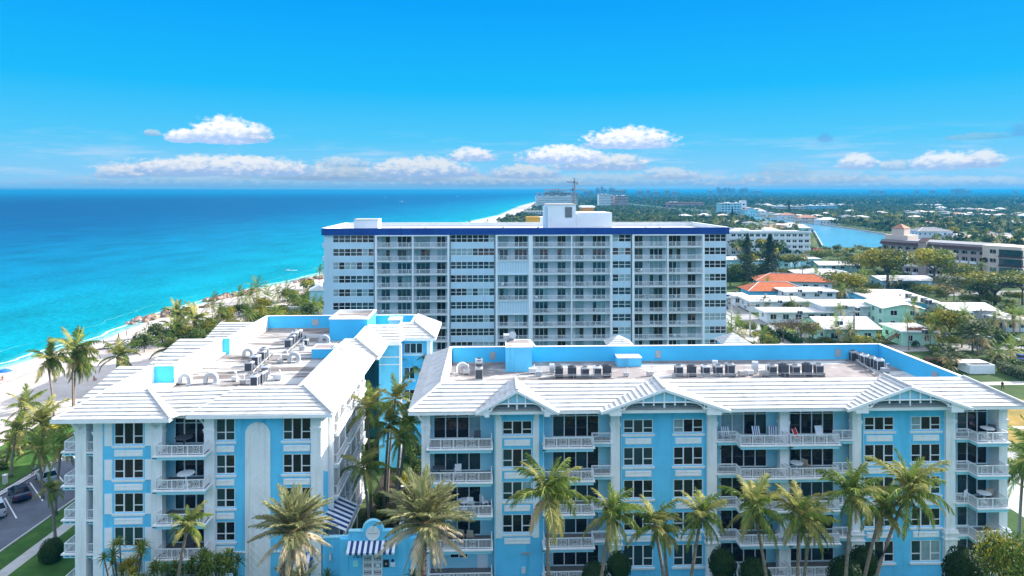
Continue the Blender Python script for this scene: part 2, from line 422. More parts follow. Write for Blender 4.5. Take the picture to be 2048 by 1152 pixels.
# wrack line of weed
wr = tm('SUBTRACT', 1.0, tm('MULTIPLY', tm('ABSOLUTE', tm('SUBTRACT', at.outputs['Fac'], tm('ADD', 9.0, tm('MULTIPLY', n3, 8)))), .9))
wr2 = t.nodes.new('ShaderNodeMapRange'); wr2.inputs[1].default_value = .55; wr2.inputs[2].default_value = .9
t.links.new(tm('MULTIPLY', wr, tm('ADD', .35, n1)), wr2.inputs[0])
mx2 = t.nodes.new('ShaderNodeMix'); mx2.data_type = 'RGBA'; t.links.new(wr2.outputs[0], mx2.inputs[0]); t.links.new(mx.outputs[2], mx2.inputs[6]); mx2.inputs[7].default_value = (.22, .16, .11, 1)
t.links.new(mx2.outputs[2], p.inputs['Base Color']); p.inputs['Roughness'].default_value = .9; p.inputs['Specular IOR Level'].default_value = .1
bp = t.nodes.new('ShaderNodeBump'); bp.inputs['Strength'].default_value = .6; bp.inputs['Distance'].default_value = .25
t.links.new(tm('ADD', n1, n2), bp.inputs['Height']); t.links.new(bp.outputs[0], p.inputs['Normal'])
SAND_D = [(-8, -3.4), (-2, -2.75), (2, -2.45), (7, -2.0), (14, -1.5), (22, -1.15), (30, -.85), (38, -.5), (46, -.12), (54, -.06)]
beach = obj('beach', grid('beach', [[(cx[y] + dd, y, zz + _r.uniform(-.07, .07) * (dd > 3)) for dd, zz in SAND_D] for y in ys if y < 12000], [m], [a for a, _ in SAND_D])); tag(beach, kind='structure')

# open ground: sandy soil, dry grass and green grass patches, one sheet to the horizon
m = bpy.data.materials.new('open_ground'); m.use_nodes = True; t = m.node_tree; p = t.nodes['Principled BSDF']
tcn = t.nodes.new('ShaderNodeTexCoord')
rp = ramp(t, [(.30, (.030, .055, .020)), (.52, (.055, .095, .028)), (.62, (.12, .12, .05)), (.72, (.28, .23, .15)), (.85, (.36, .32, .26))])
t.links.new(tm('ADD', tm('MULTIPLY', tnoise(.05, 6, (1, 1, 1), .6), .75), tm('MULTIPLY', tnoise(.9, 4), .25)), rp.inputs[0])
t.links.new(rp.outputs[0], p.inputs['Base Color']); p.inputs['Roughness'].default_value = .95; p.inputs['Specular IOR Level'].default_value = .1
GX = [40, 60, 100, 160, 300, 600, 1200, 2500, 5000, 9000, 18000]
gnd = obj('ground', grid('ground', [[(cx[y] + g, y, -.02 if g == 40 else 0.0) for g in GX] for y in ys], [m])); tag(gnd, kind='structure')

def sheet(name, pts, z, mat, kind='structure'):
    b = MB(); b.face([(x, y, z) for x, y in pts])
    o = obj(name, b.mesh(name, mat)); tag(o, kind=kind); return o
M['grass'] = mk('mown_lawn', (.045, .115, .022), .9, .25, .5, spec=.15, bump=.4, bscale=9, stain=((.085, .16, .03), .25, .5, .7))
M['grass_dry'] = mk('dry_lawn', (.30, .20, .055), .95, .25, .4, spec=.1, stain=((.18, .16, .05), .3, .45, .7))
M['grass_lit'] = mk('sunlit_lawn', (.16, .22, .025), .9, .25, .3, spec=.1)  # lighter lawn copy; the sunlight on it is put into the colour
M['paver'] = mk('grey_paver', (.50, .50, .52), .8, .12, 2.0)
M['soil'] = mk('mulch', (.030, .024, .018), .95, .3, 2)
M['canal'] = mk('canal_water', (.06, .22, .30), .22, .2, .02, spec=.5, bump=.35, bscale=.5)

# beach car park beside the seaward building: asphalt, bays, kerb, verge, path
sheet('lawn', [(-72, 62), (-60.9, 62), (-60.9, 112), (-72, 106)], .01, 'grass')
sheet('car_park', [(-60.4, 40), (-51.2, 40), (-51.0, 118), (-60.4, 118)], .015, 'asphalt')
b = MB(); b.box(-51.2, -51.0, 40, 118, 0, .13); tag(obj('kerb', b.mesh('kerb', 'concrete')), kind='structure')
sheet('lawn', [(-51.0, 40), (-48.6, 40), (-48.6, 118), (-51.0, 118)], .012, 'grass')
sheet('path', [(-48.6, 40), (-47.3, 40), (-47.1, 118), (-48.6, 118)], .018, 'concrete')
sheet('lawn', [(-47.3, 40), (-38.2, 40), (-38.2, 118), (-47.1, 118)], .012, 'grass')
b = MB()
for yy in (66.7, 70.9, 75.1, 79.3, 83.5, 87.7, 91.9):
    b.face([(-54.6, yy, .022), (-54.5, yy + .1, .022), (-59.5, yy + 5.1, .022), (-59.6, yy + 5.0, .022)])
tag(obj('bay_marking', b.mesh('bay_marking', 'paint')), 'white painted lines between the beach car park bays', 'road marking', kind='stuff')
# the walk of pale block courses behind the parked cars
wk = tag(obj('paved_walk', None, None, (-60.65, 62, 0)), kind='structure')
me = None
b = MB(); b.box(0, .34, 0, 1.9, 0, .16); me_blk = b.mesh('paver_block', 'paver')
for i in range(26):
    for j in range(2):
        obj('paver_block', me_blk, wk, (-.12 - .40 * j - rnd.uniform(0, .02), i * 2.0, 0 if j else -.03))
b = MB(); b.box(-.95, .25, 0, 52.4, 0, .07); obj('paver_bed', b.mesh('paver_bed', 'soil'), wk)
# front forecourt and the courtyard floor
sheet('lawn', [(-38.2, 40), (60, 40), (60, 61), (-38.2, 61)], .012, 'grass')
sheet('courtyard', [(-16.5, 61.4), (-8.2, 61.4), (-8.2, 88), (-16.5, 88)], .014, 'soil')
# inland street along the villas
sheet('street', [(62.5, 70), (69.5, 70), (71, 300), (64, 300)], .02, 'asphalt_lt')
b = MB(); b.box(69.6, 69.85, 70, 150, 0, .14); b.box(69.9, 70.15, 168, 300, 0, .14); tag(obj('kerb', b.mesh('kerb', 'concrete')), kind='structure')
sheet('pavement', [(56.5, 70), (62.0, 70), (63.5, 300), (58, 300)], .018, 'concrete')
# cross street with cars on the right, dry lots
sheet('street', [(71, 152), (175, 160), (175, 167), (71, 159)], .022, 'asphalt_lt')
sheet('lawn', [(72, 70), (140, 70), (140, 118), (72, 118)], .013, 'grass_dry')
sheet('path', [(74, 103.6), (98, 102.3), (98, 103.4), (74, 104.8)], .021, 'concrete')
sheet('path', [(72, 126), (112, 128), (112, 130.2), (72, 128)], .02, 'concrete')
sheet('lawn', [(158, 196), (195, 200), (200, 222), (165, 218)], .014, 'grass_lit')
sheet('street', [(150, 236), (240, 243), (240, 252), (150, 245)], .02, 'asphalt_lt')
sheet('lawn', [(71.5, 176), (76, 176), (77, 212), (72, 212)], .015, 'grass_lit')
# waterway inland
CL = [(200, 440), (264, 596), (285, 720), (292, 800), (319, 960), (300, 1200), (285, 1500), (290, 2400)]
CR = [(330, 2400), (325, 1500), (345, 1200), (352, 960), (338, 786), (323, 648), (312, 576), (275, 440)]
cw = sheet('canal', CL + CR, .05, 'canal')
for side in (CL, CR):
    b = MB()
    for (xa, ya), (xb, yb) in zip(side, side[1:]):
        n = Vector((yb - ya, xa - xb, 0)).normalized() * .6
        b.prism([(xa, ya), (xb, yb), (xb + n.x, yb + n.y), (xa + n.x, ya + n.y)], -.1, 1.3)
    tag(obj('sea_wall', b.mesh('sea_wall', 'concrete')), kind='structure')
# ------------------------------------------------------------------ shared building elements
CW_ = {}
def wall_holes(b, x0, x1, z0, z1, y, holes, depth=.2, m=0, mr=None):
    """a wall face looking to -y with real openings and their reveals"""
    holes = [h for h in holes if h[0] < x1 and h[1] > x0]
    xs = sorted({x0, x1, *[h[0] for h in holes], *[h[1] for h in holes]}); zs = sorted({z0, z1, *[h[2] for h in holes], *[h[3] for h in holes]})
    xs = [x for x in xs if x0 <= x <= x1]; zs = [z for z in zs if z0 <= z <= z1]
    for xa, xb in zip(xs, xs[1:]):
        for za, zb in zip(zs, zs[1:]):
            cxm, czm = (xa + xb) / 2, (za + zb) / 2
            if not any(h[0] < cxm < h[1] and h[2] < czm < h[3] for h in holes):
                b.face([(xa, y, za), (xb, y, za), (xb, y, zb), (xa, y, zb)], m)
    mr = m if mr is None else mr
    for a, c, lo, hi in holes:
        b.face([(a, y, lo), (a, y, hi), (a, y + depth, hi), (a, y + depth, lo)], mr)
        b.face([(c, y, hi), (c, y, lo), (c, y + depth, lo), (c, y + depth, hi)], mr)
        b.face([(a, y, lo), (a, y + depth, lo), (c, y + depth, lo), (c, y, lo)], mr)
        b.face([(a, y, hi), (c, y, hi), (c, y + depth, hi), (a, y + depth, hi)], mr)
def pick_glass(w=(.72, .22, .06)):
    return rnd.choices(['glass', 'glass_teal', 'glass_curt'], w)[0]
def frame_of(w, h, lights, bars, fw=.07, mull=.11, d=.10):
    """window frame: lights = list of relative widths, bars = per light the height fraction of a cross bar or None; also gives each pane's box"""
    b = MB(); panes = []
    b.box(0, w, .03, .03 + d, 0, fw); b.box(0, w, .03, .03 + d, h - fw, h)
    b.box(0, fw, .03, .03 + d, fw, h - fw); b.box(w - fw, w, .03, .03 + d, fw, h - fw)
    tot = sum(lights); inner = w - 2 * fw - mull * (len(lights) - 1); x = fw
    for k, l in enumerate(lights):
        lw = inner * l / tot
        if k: b.box(x - mull, x, .02, .03 + d, fw, h - fw)
        if bars[k]: zb = fw + (h - 2 * fw) * bars[k]; b.box(x, x + lw, .035, .03 + d, zb - .035, zb + .035)
        panes.append((x, lw)); x += lw + mull
    return b.mesh('window_frame', 'rail'), panes
def window(parent, x, z, w, h, lights=(1, 1, 1), bars=(.36, None, .36), y=0.0, weights=(.72, .22, .06), name='window', sill=True, fw=.07, mull=.11, loc_fn=None):
    key = (round(w, 2), round(h, 2), lights, bars, fw, mull)
    me, panes = shared(CW_, key, lambda: frame_of(w, h, lights, bars, fw, mull))
    o = obj(name, me, parent, (x, y, z)) if loc_fn is None else loc_fn(name, me)
    g0 = pick_glass(weights)
    for px_, lw in panes:
        g = g0 if rnd.random() < .75 else pick_glass(weights)
        pm = shared(CW_, ('p', round(lw, 2), round(h, 2), g), lambda: MB().box(0, lw, .0, .012, .06, h - .06).mesh('pane', g))
        obj('pane', pm, o, (px_, .09, 0))
    if sill:
        sm = shared(CW_, ('s', round(w, 2)), lambda: MB().box(-.16, w + .16, -.12, .04, -.20, -.06).box(-.10, w + .10, -.07, .04, -.30, -.20).mesh('window_sill', 'trim'))
        obj('window_sill', sm, o)
    return o
def panel(parent, x0, x1, z0, z1, y=0.0):
    """raised white apron panel under a window with a thin moulding"""
    b = MB(); w, h = x1 - x0, z1 - z0
    b.box(0, w, -.07, 0.01, 0, h)
    for q in ((.12, w - .12, .10, .13), (.12, w - .12, h - .13, h - .10)): b.box(q[0], q[1], -.10, -.068, q[2], q[3])
    for q in ((.12, .15), (w - .15, w - .12)): b.box(q[0], q[1], -.10, -.068, .13, h - .13)
    me = shared(CW_, ('panel', round(w, 2), round(h, 2)), lambda: b.mesh('apron_panel', 'trim'))
    return obj('apron_panel', me, parent, (x0, y, z0))
def rail_mesh(path, xpan=True, h=.86, plain=()):
    """railing along a path of (x, y): posts, rails, pickets and squares with crosses"""
    b = MB()
    for si, ((xa, ya), (xb, yb)) in enumerate(zip(path, path[1:])):
        a, c = Vector((xa, ya, 0)), Vector((xb, yb, 0)); L = (c - a).length; d = (c - a) / L; nrm = Vector((-d.y, d.x, 0))
        def seg(s0, s1, z0, z1, w=.03, b=b, a=a, d=d, nrm=nrm):
            p, q = a + d * s0, a + d * s1; n = nrm * w / 2
            i = len(b.v); b.v += [tuple(v) for v in (p - n + Vector((0, 0, z0)), q - n + Vector((0, 0, z0)), q + n + Vector((0, 0, z0)), p + n + Vector((0, 0, z0)), p - n + Vector((0, 0, z1)), q - n + Vector((0, 0, z1)), q + n + Vector((0, 0, z1)), p + n + Vector((0, 0, z1)))]
            for f in ((3, 2, 1, 0), (4, 5, 6, 7), (0, 1, 5, 4), (2, 3, 7, 6), (3, 0, 4, 7), (1, 2, 6, 5)): b.f.append(tuple(i + k for k in f)); b.m.append(0)
        seg(0, L, h - .07, h, .08); seg(0, L, .08, .13, .05)
        n = max(1, round(L / 1.2)) if (xpan and L > 2 and si not in plain) else 0
        np_ = max(1, round(L / 1.2))
        for k in range(np_ + 1): s = L * k / np_; seg(max(0, s - .035), min(L, s + .035), 0, h, .07)
        for k in range(np_):
            s0, s1 = L * k / np_, L * (k + 1) / np_; m_ = (s0 + s1) / 2
            hs_ = (h - .20) / 2
            isx = n and not (n > 4 and k in (0, n - 1) and L > 4)
            x0, x1 = (m_ - hs_, m_ + hs_) if isx else (m_, m_)
            s = s0 + .11
            while s < s1 - .05:
                if not isx or not (x0 - .02 < s < x1 + .02): seg(s - .013, s + .013, .13, h - .07, .024)
                s += .115
            if isx:
                zc = .13 + hs_
                for r in (hs_ - .01, hs_ * .66, hs_ * .33):
                    seg(m_ - r, m_ + r, zc - r - .014, zc - r + .014); seg(m_ - r, m_ + r, zc + r - .014, zc + r + .014)
                    seg(m_ - r - .014, m_ - r + .014, zc - r, zc + r); seg(m_ + r - .014, m_ + r + .014, zc - r, zc + r)
                for sg in (-1, 1):
                    for (r0, r1) in ((hs_ * .33, hs_), (-hs_, -hs_ * .33)):
                        p = a + d * (m_ + r0) + Vector((0, 0, zc + sg * r0)); q = a + d * (m_ + r1) + Vector((0, 0, zc + sg * r1))
                        b.bar(p, q, .026)
    return b.mesh('railing', 'rail')
def balcony(parent, key, slab, path, z, mats=('blue_pale', 'trim'), plain=(), xpan=True):
    """slab outline, its projecting lip and the railing on it"""
    def mk_slab():
        b = MB(); cxm = sum(p[0] for p in slab) / len(slab); cym = sum(p[1] for p in slab) / len(slab)
        b.prism(slab, -.40, -.11, 0)
        lip = [(x + (.13 if x > cxm else -.13), y - (.13 if y < cym else 0)) for x, y in slab]
        b.prism(lip, -.11, 0, 1)
        b.prism([(cxm + (x - cxm) * .985, y + (.14 if y < cym else 0)) for x, y in slab], .001, .012, 3)
        for fx_ in (.3, .72):
            x = slab[0][0] + (slab[1][0] - slab[0][0]) * fx_
            b.box(x - .18, x + .18, min(p[1] for p in slab) - .012, min(p[1] for p in slab) + .05, -.28, -.21, 2)
        return b.mesh('balcony', [mats[0], mats[1], 'dark', 'floor'])
    o = obj('balcony', shared(CW_, ('slab', key), mk_slab), parent, (0, 0, z))
    obj('railing', shared(CW_, ('rail', key), lambda: rail_mesh(path, xpan, plain=plain)), o, (0, 0, .01))
    return o
def slope(parent, E0, E1, R0, R1, n, mat='tile', lift=.085, name='roof_tile_course', jitter=.0):
    """one roof slope laid as n overlapping courses, each a part of its own; E eave, R ridge corners (same direction)"""
    E0, E1, R0, R1 = map(Vector, (E0, E1, R0, R1))
    nrm = (E1 - E0).cross(R0 - E0)
    if nrm.length < 1e-6: nrm = (E1 - E0).cross(R1 - E0)
    nrm.normalize()
    if nrm.z < 0: nrm = -nrm
    for k in range(n):
        t0, t1 = k / n, min(1.0, (k + 1.12) / n)
        a0, b0, a1, b1 = E0.lerp(R0, t0), E1.lerp(R1, t0), E0.lerp(R0, t1), E1.lerp(R1, t1)
        u = nrm * lift; w = nrm * .012
        b = MB(); i = 0
        b.v = [tuple(p) for p in (a0 + u, b0 + u, b1 + w, a1 + w, a0 - u * .2, b0 - u * .2, b1 - u * .3, a1 - u * .3)]
        if (E1 - E0).cross(R0 + R1 - E0 - E1).z > 0: b.f = [(0, 1, 2, 3), (4, 5, 1, 0), (5, 6, 2, 1), (7, 4, 0, 3), (6, 7, 3, 2), (7, 6, 5, 4)]
        else: b.f = [(3, 2, 1, 0), (0, 1, 5, 4), (1, 2, 6, 5), (3, 0, 4, 7), (2, 3, 7, 6), (4, 5, 6, 7)]
        b.m = [0] * 6
        obj(name, b.mesh(name, mat), parent)
def ridge(parent, pts, r=.14, name='ridge_cap'):
    obj(name, MB().tube(pts, r, 6).mesh(name, 'tile'), parent)
def part(parent, name, b, mats, loc=(0, 0, 0), smooth=False):
    return obj(name, b.mesh(name, mats, smooth), parent, loc)
def column(parent, x0, x1, z0, z1, y0, y1, base=None, cap=None):
    b = MB(); b.box(x0, x1, y0, y1, z0, z1)
    if cap:
        b.box(x0 - .09, x1 + .09, y0 - .09, y1 + .05, cap - .12, cap); b.box(x0 - .05, x1 + .05, y0 - .05, y1 + .03, cap - .30, cap - .12)
    if base:
        b.box(x0 - .12, x1 + .12, y0 - .12, y1 + .05, z0, base); b.box(x0 - .25, x1 + .25, y0 - .25, y1 + .05, base, base + .14); b.box(x0 - .18, x1 + .18, y0 - .18, y1 + .05, base + .14, base + .34)
        b.box(x0 - .25, x1 + .25, y0 - .25, y1 + .05, base - .55, base - .44)
    return part(parent, 'column', b, 'white')
def bracket(parent, x, y, z, dx, dy, s=1.0):
    """curved white eave bracket"""
    b = MB(); pts = [(0, 0), (.30, .45), (.75, .85), (1.25, 1.0)]
    prev = None
    for q in pts:
        p = (x + dx * q[0] * s, y + dy * q[0] * s, z + q[1] * s)
        if prev: b.tube([prev, p], .10, 4)
        prev = p
    b.tube([(x, y, z + 1.0 * s), (x + dx * 1.25 * s, y + dy * 1.25 * s, z + 1.0 * s)], .09, 4)
    part(parent, 'eave_bracket', b, 'trim')
def arch_outline(x0, x1, z0, z1, seg=12):
    r = (x1 - x0) / 2; c = (x0 + x1) / 2; zc = z1 - r
    return [(x0, z0), (x1, z0)] + [(c + r * math.cos(math.pi * k / seg), zc + r * math.sin(math.pi * k / seg)) for k in range(seg + 1)]
def upright(b, pts, y0, y1, m=0):
    """outline in (x, z) given thickness along y"""
    n = len(pts); i = len(b.v)
    b.v += [(x, y0, z) for x, z in pts] + [(x, y1, z) for x, z in pts]
    b.f.append(tuple(range(i, i + n))); b.m.append(m)
    b.f.append(tuple(range(i + 2 * n - 1, i + n - 1, -1))); b.m.append(m)
    for k in range(n):
        q = (k + 1) % n; b.f.append((i + q, i + k, i + n + k, i + n + q)); b.m.append(m)
    return b
FLOORS = [13.05, 10.05, 7.05, 4.05, 1.05]
# ------------------------------------------------------------------ inland blue condominium (the long one with three gables)
FR = Frame(62.5, 1.85)
RB = thing('condominium', 'long five-storey blue condominium with three gables and a row of palms in front', 'apartment building', (0, 62.5, 0), FR.th)
X = lambda px, yl=0.0: FR.x(px, yl)
ZT = 16.15
REC = 1.0
BAYS = [(988, 1090, [(1005, 1064)]), (1240, 1415, [(1247, 1306), (1347, 1406)]), (1723, 1892, [(1729, 1788), (1822, 1881)])]
for bi, (pa, pb, wins) in enumerate(BAYS):
    xa, xb = X(pa), X(pb)
    holes = []; ws = []
    for wa, wb in wins:
        for fi, F in enumerate(FLOORS):
            if bi == 0 and fi == 4: continue
            top = F + (1.95 if fi == 0 else 2.38)
            h = (X(wa), X(wb), F + .68 if fi < 4 else F + .4, top); holes.append(h); ws.append((h, fi))
    b = MB(); wall_holes(b, xa, xb, -.1, 18.2 if False else 16.6, 0, holes, .2)
    b.face([(xa, 0, -.1), (xa, 0, 16.6), (xa, 3, 16.6), (xa, 3, -.1)]); b.face([(xb, 0, 16.6), (xb, 0, -.1), (xb, 3, -.1), (xb, 3, 16.6)])
    # gable field above the wall head
    gx = [(xa, 16.6), (xb, 16.6), (((xa + xb) / 2), 18.0)]
    b.face([(x, 0, z) for x, z in gx])
    part(RB, 'wall', b, 'blue')
    for h, fi in ws:
        window(RB, h[0], h[2], h[1] - h[0], h[3] - h[2], weights=(.50, .42, .08))
        if fi < 4 and not (bi and fi == 3 and False):
            panel(RB, h[0] + .16, h[1] - .16, h[2] - 1.0, h[2] - .45)
# white pilaster strips with rounded heads beside the single window of the narrow bay
for pa, pb, flip in ((991, 1004, 0), (1066, 1078, 1)):
    xa, xb = X(pa), X(pb); b = MB()
    pts = [(xa, 4.3), (xb, 4.3), (xb, 14.9 + (.9 if flip else 0)), (xa, 14.9 + (0 if flip else .9))]
    mid = [(xb - (xb - xa) * .12, 15.35), ((xa + xb) / 2, 15.68)] if not flip else [((xa + xb) / 2, 15.68), (xa + (xb - xa) * .12, 15.35)]
    pts = pts[:3] + mid + pts[3:] if not flip else [pts[0], pts[1], pts[2]] + mid + [pts[3]]
    upright(b, pts, -.09, .01); part(RB, 'pilaster', b, 'trim')
for px_ in (989.5, 1087, 1242.5, 1412.5, 1725.5, 1889.5):
    part(RB, 'downpipe', MB().tube([(X(px_), -.08, 0), (X(px_), -.08, 16)], .06, 6), 'blue_pale')
# balcony bays: the set-back wall with its glazed doors
DOORS = [('A', 860, 988, 867, 962, 4), ('B', 1090, 1222, 1105, 1198, 4), ('D', 1434, 1562, 1441, 1534, 4), ('E', 1578, 1705, 1579, 1668, 4), ('G', 1911, 2000, 1914, 1975, 3)]
for nm, pa, pb, da, db, nl in DOORS:
    xa, xb, d0, d1 = X(pa, .0), X(pb, .0), X(da, REC), X(db, REC)
    holes = []
    for fi, F in enumerate(FLOORS):
        if nm == 'A' and fi == 4: holes.append((X(900, REC), X(936, REC), F + .9, F + 2.2)); continue
        holes.append((d0, d1, F + .04, F + (2.75 if fi == 0 else 2.5)))
    b = MB(); wall_holes(b, xa - .3, xb + .6, -.1, ZT, REC, holes, .15)
    part(RB, 'wall', b, 'blue_pale')
    for fi, (F, h) in enumerate(zip(FLOORS, holes)):
        if nm == 'A' and fi == 4:
            window(RB, h[0], h[2], h[1] - h[0], h[3] - h[2], (1, 1), (None, None), y=REC, sill=False)
            for dx in (866, 955):
                part(RB, 'door', MB().box(X(dx, REC), X(dx, REC) + .95, REC - .04, REC + .02, F, F + 2.15), 'trim')
            continue
        window(RB, h[0], h[2], h[1] - h[0], h[3] - h[2], (1,) * nl, ((.74,) * nl if fi == 0 else (None,) * nl), y=REC, name='sliding_door', sill=False, weights=(.66, .30, .04), mull=.09)
yf, ys_ = -1.40, -.25
def bx_(px, y): return FR.x(px, y)
BAL = {
 'A': ([(bx_(856, yf), REC), (bx_(856, yf), yf), (bx_(983, yf), yf), (bx_(983, yf), 0)],) ,
 'B': ([(bx_(1089, yf), 0), (bx_(1089, yf), yf), (bx_(1187, yf), yf), (bx_(1187, yf), ys_), (bx_(1222, ys_), ys_)],),
 'D': ([(bx_(1435, ys_), ys_), (bx_(1472, ys_), ys_), (bx_(1482, yf), yf), (bx_(1575, yf), yf), (bx_(1575, yf), -.3)],),
 'E': ([(bx_(1582, yf), -.3), (bx_(1582, yf), yf), (bx_(1678, yf), yf), (bx_(1678, yf), ys_), (bx_(1704, ys_), ys_)],),
 'G': ([(bx_(1911, ys_), ys_), (bx_(1936, ys_), ys_), (bx_(1955, yf), yf), (bx_(2016, yf), yf), (bx_(2016, yf), 2.4)],),
}
for nm, (path,) in BAL.items():
    sl = [(x, y - .08) if y < 0 else (x, y) for x, y in path]
    xa, xb = path[0][0], path[-1][0]
    sl = [(xa, REC)] + [p for p in sl] + [(xb, REC if nm != 'G' else 2.4)]
    out = [sl[0]]
    for q in sl[1:]:
        if (q[0] - out[-1][0]) ** 2 + (q[1] - out[-1][1]) ** 2 > 1e-4: out.append(q)
    plain = {'D': (1,), 'E': (0, 2), 'B': (0, 2), 'A': (0, 2), 'G': (0, 1)}[nm]
    for F in FLOORS:
        balcony(RB, 'R' + nm, out, path, F, plain=plain)
for pa, pb in ((843, 860), (1222, 1240), (1415, 1434), (1560, 1578), (1705, 1723), (1892, 1911), (1998, 2015)):
    column(RB, X(pa, -.3), X(pb, -.3), -.1, ZT, -.3, .3 if pa not in (843, 1998) else 1.2, base=4.2 if pa not in (843,) else None, cap=14.75)
# side, back walls
xl, xr = X(846), X(2012)
b = MB(); b.box(xl + .1, xr - .3, REC + .2, 18.6, -.1, ZT, faces='xXY'); part(RB, 'wall', b, 'blue')
for k in range(5):                                        # side windows seen from the courtyard
    pass
# soffit and fascia
b = MB(); b.box(-9.1, 47.0, -1.3, 19.3, 16.08, 16.2); part(RB, 'soffit', b, 'trim')
b = MB()
b.box(-9.3, 47.2, -1.5, -1.36, 16.06, 16.34); b.box(-9.32, -9.18, -1.36, 19.4, 16.06, 16.34); b.box(47.08, 47.22, -1.36, 19.4, 16.06, 16.34); b.box(-9.3, 47.2, 19.4, 19.54, 16.06, 16.34)
part(RB, 'fascia', b, 'trim')
bracket(RB, X(843, -.3) , .2, 15.0, -1, 0); bracket(RB, X(2015, -.3), .2, 15.0, 1, 0)
# roof: four slopes round the flat deck
ER, ZR = 16.32, 18.12
slope(RB, (-9.3, -1.5, ER), (47.2, -1.5, ER), (-6.4, 2.0, ZR), (43.6, 2.0, ZR), 8)
slope(RB, (-9.3, -1.5, ER), (-9.7, 19.6, ER), (-6.4, 2.0, ZR), (-6.6, 16.1, ZR), 6, lift=.07)
slope(RB, (47.2, -1.5, ER), (47.2, 19.6, ER), (43.6, 2.0, ZR), (43.4, 16.1, ZR), 8, lift=.07)
slope(RB, (-9.7, 19.6, ER), (47.2, 19.6, ER), (-6.6, 16.1, ZR), (43.4, 16.1, ZR), 7, lift=.06)
ridge(RB, [(-9.3, -1.5, ER + .12), (-6.4, 2.0, ZR + .05)]); ridge(RB, [(47.2, -1.5, ER + .12), (43.6, 2.0, ZR + .05)], .17)
# gables
def gable(pl, pa, pr, zr=18.35):
    y0, y1 = -2.05, 2.05
    xl_, xc, xr_ = FR.x(pl, y0), FR.x(pa, y0), FR.x(pr, y0); ze = 16.30
    for xe in (xl_, xr_):
        slope(RB, (xe, y0, ze + .02), (xe, -1.45, ze + .02), (xc, y0, zr), (xc, y1, zr), 12 if pr - pl > 200 else 8, lift=.10)
    ridge(RB, [(xc, y0 - .02, zr + .05), (xc, y1 + .1, zr + .05)], .16)
    # barge boards, fretwork and boxed eave returns
    b = MB()
    for xe in (xl_, xr_):
        upright(b, [(xe, ze - .14), (xe, ze + .10), (xc, zr + .06), (xc, zr - .20)], y0 - .10, y0 + .02) if xe < xc else upright(b, [(xc, zr - .20), (xc, zr + .06), (xe, ze + .10), (xe, ze - .14)], y0 - .10, y0 + .02)
    part(RB, 'barge_board', b, 'trim')
    w = (xr_ - xl_) * .5; zb = ze + (zr - ze) * .42
    b = MB(); hw = w * .40
    yy = y0 + .06
    b.bar((xc - hw, yy, zb), (xc + hw, yy, zb), .11)
    nb_ = 5 if w > 5 else 3
    for k in range(nb_):
        x = xc + (k - (nb_ - 1) / 2) * (.95 if w > 5 else .75)
        zt = zr - abs(x - xc) / w * (zr - ze) - .1
        b.bar((x, yy, zb - .18), (x, yy, zt), .11); b.ball((x, yy, zb - .22), .09, n=6, k=4)
    b.bar((xc, yy, zb - .5), (xc, yy, zb - .15), .13)
    for sg in (-1, 1):
        pts = [(xc + sg * hw, yy, zb), (xc + sg * (hw + w * .10), yy, zb - .10), (xc + sg * (hw + w * .18), yy, zb - .34), (xc + sg * (hw + w * .21), yy, zb - .62), (xc + sg * (hw + w * .32), yy, zb - .62)]
        b.tube(pts, .065, 4)
        xq = xc + sg * (hw + w * .22); b.bar((xq, yy, zb - .62), (xq, yy, zr - abs(xq - xc) / w * (zr - ze) - .1), .11)
    part(RB, 'gable_fretwork', b, 'trim')
    gz_ = zb - .1; hh_ = (zr - gz_) / (zr - ze) * w * .96
    b = MB(); upright(b, [(xc - hh_, gz_), (xc + hh_, gz_), (xc, zr - .1)], -1.75, -1.6); part(RB, 'added_gable_panel', b, 'blue_pale')  # added pale panel, set forward to catch light and brighten the dark recess
    b = MB()
    for sg, xe in ((-1, xl_), (1, xr_)):
        x0 = xc + sg * (hw + w * .26); zt = zr - abs(x0 - xc) / w * (zr - ze) - .12
        q = [(xe, ze - .12), (x0, ze - .12), (x0, zt)]
        if sg > 0: q = [(x0, zt), (x0, ze - .12), (xe, ze - .12)]
        upright(b, q if sg < 0 else q, y0 + .03, -.02)
        b.box(min(xe + sg * -.8, x0), max(xe + sg * -.8, x0), y0 + .02, -.02, ze - .30, ze - .121)
    part(RB, 'eave_return', b, 'trim')
    part(RB, 'gable_vent', MB().tube([(xc, -.06, 15.95 if w > 5 else 15.75), (xc, .02, 15.95 if w > 5 else 15.75)], .14, 10), 'ac')
gable(951, 1034, 1118); gable(1202, 1329, 1462); gable(1695, 1821, 1946)
# flat deck, parapets
b = MB(); b.face([(-6.5, 2.0, 16.25), (43.5, 2.0, 16.25), (43.5, 16.1, 16.25), (-6.5, 16.1, 16.25)]); part(RB, 'roof_deck', b, 'deck_old')
b = MB(); b.face([(-6.3, 2.2, 16.256), (13.0, 2.2, 16.256), (14.5, 7.0, 16.256), (9.0, 11.4, 16.256), (-1.0, 10.6, 16.256), (-6.3, 6.0, 16.256)]); part(RB, 'roof_coating', b, 'deck')
b = MB(); b.face([(15.4, 2.6, 16.258), (22.6, 2.6, 16.258), (21.8, 8.2, 16.258), (16.2, 8.6, 16.258)]); part(RB, 'roof_coating', b, 'deck')
def parapet(P, x0, x1, y0, y1, z0, z1, mat):
    part(P, 'parapet', MB().box(x0, x1, y0, y1, z0, z1), mat)
    part(P, 'parapet_cap', MB().box(x0 - .06, x1 + .06, y0 - .06, y1 + .06, z1, z1 + .07), 'trim')
parapet(RB, -6.3, 43.4, 15.9, 16.1, 16.0, 18.12, 'blue_deep')
parapet(RB, 43.4, 43.62, 2.1, 16.1, 16.0, 18.12, 'blue_deep')
parapet(RB, -6.6, -6.38, 2.1, 16.1, 16.0, 18.12, 'white')
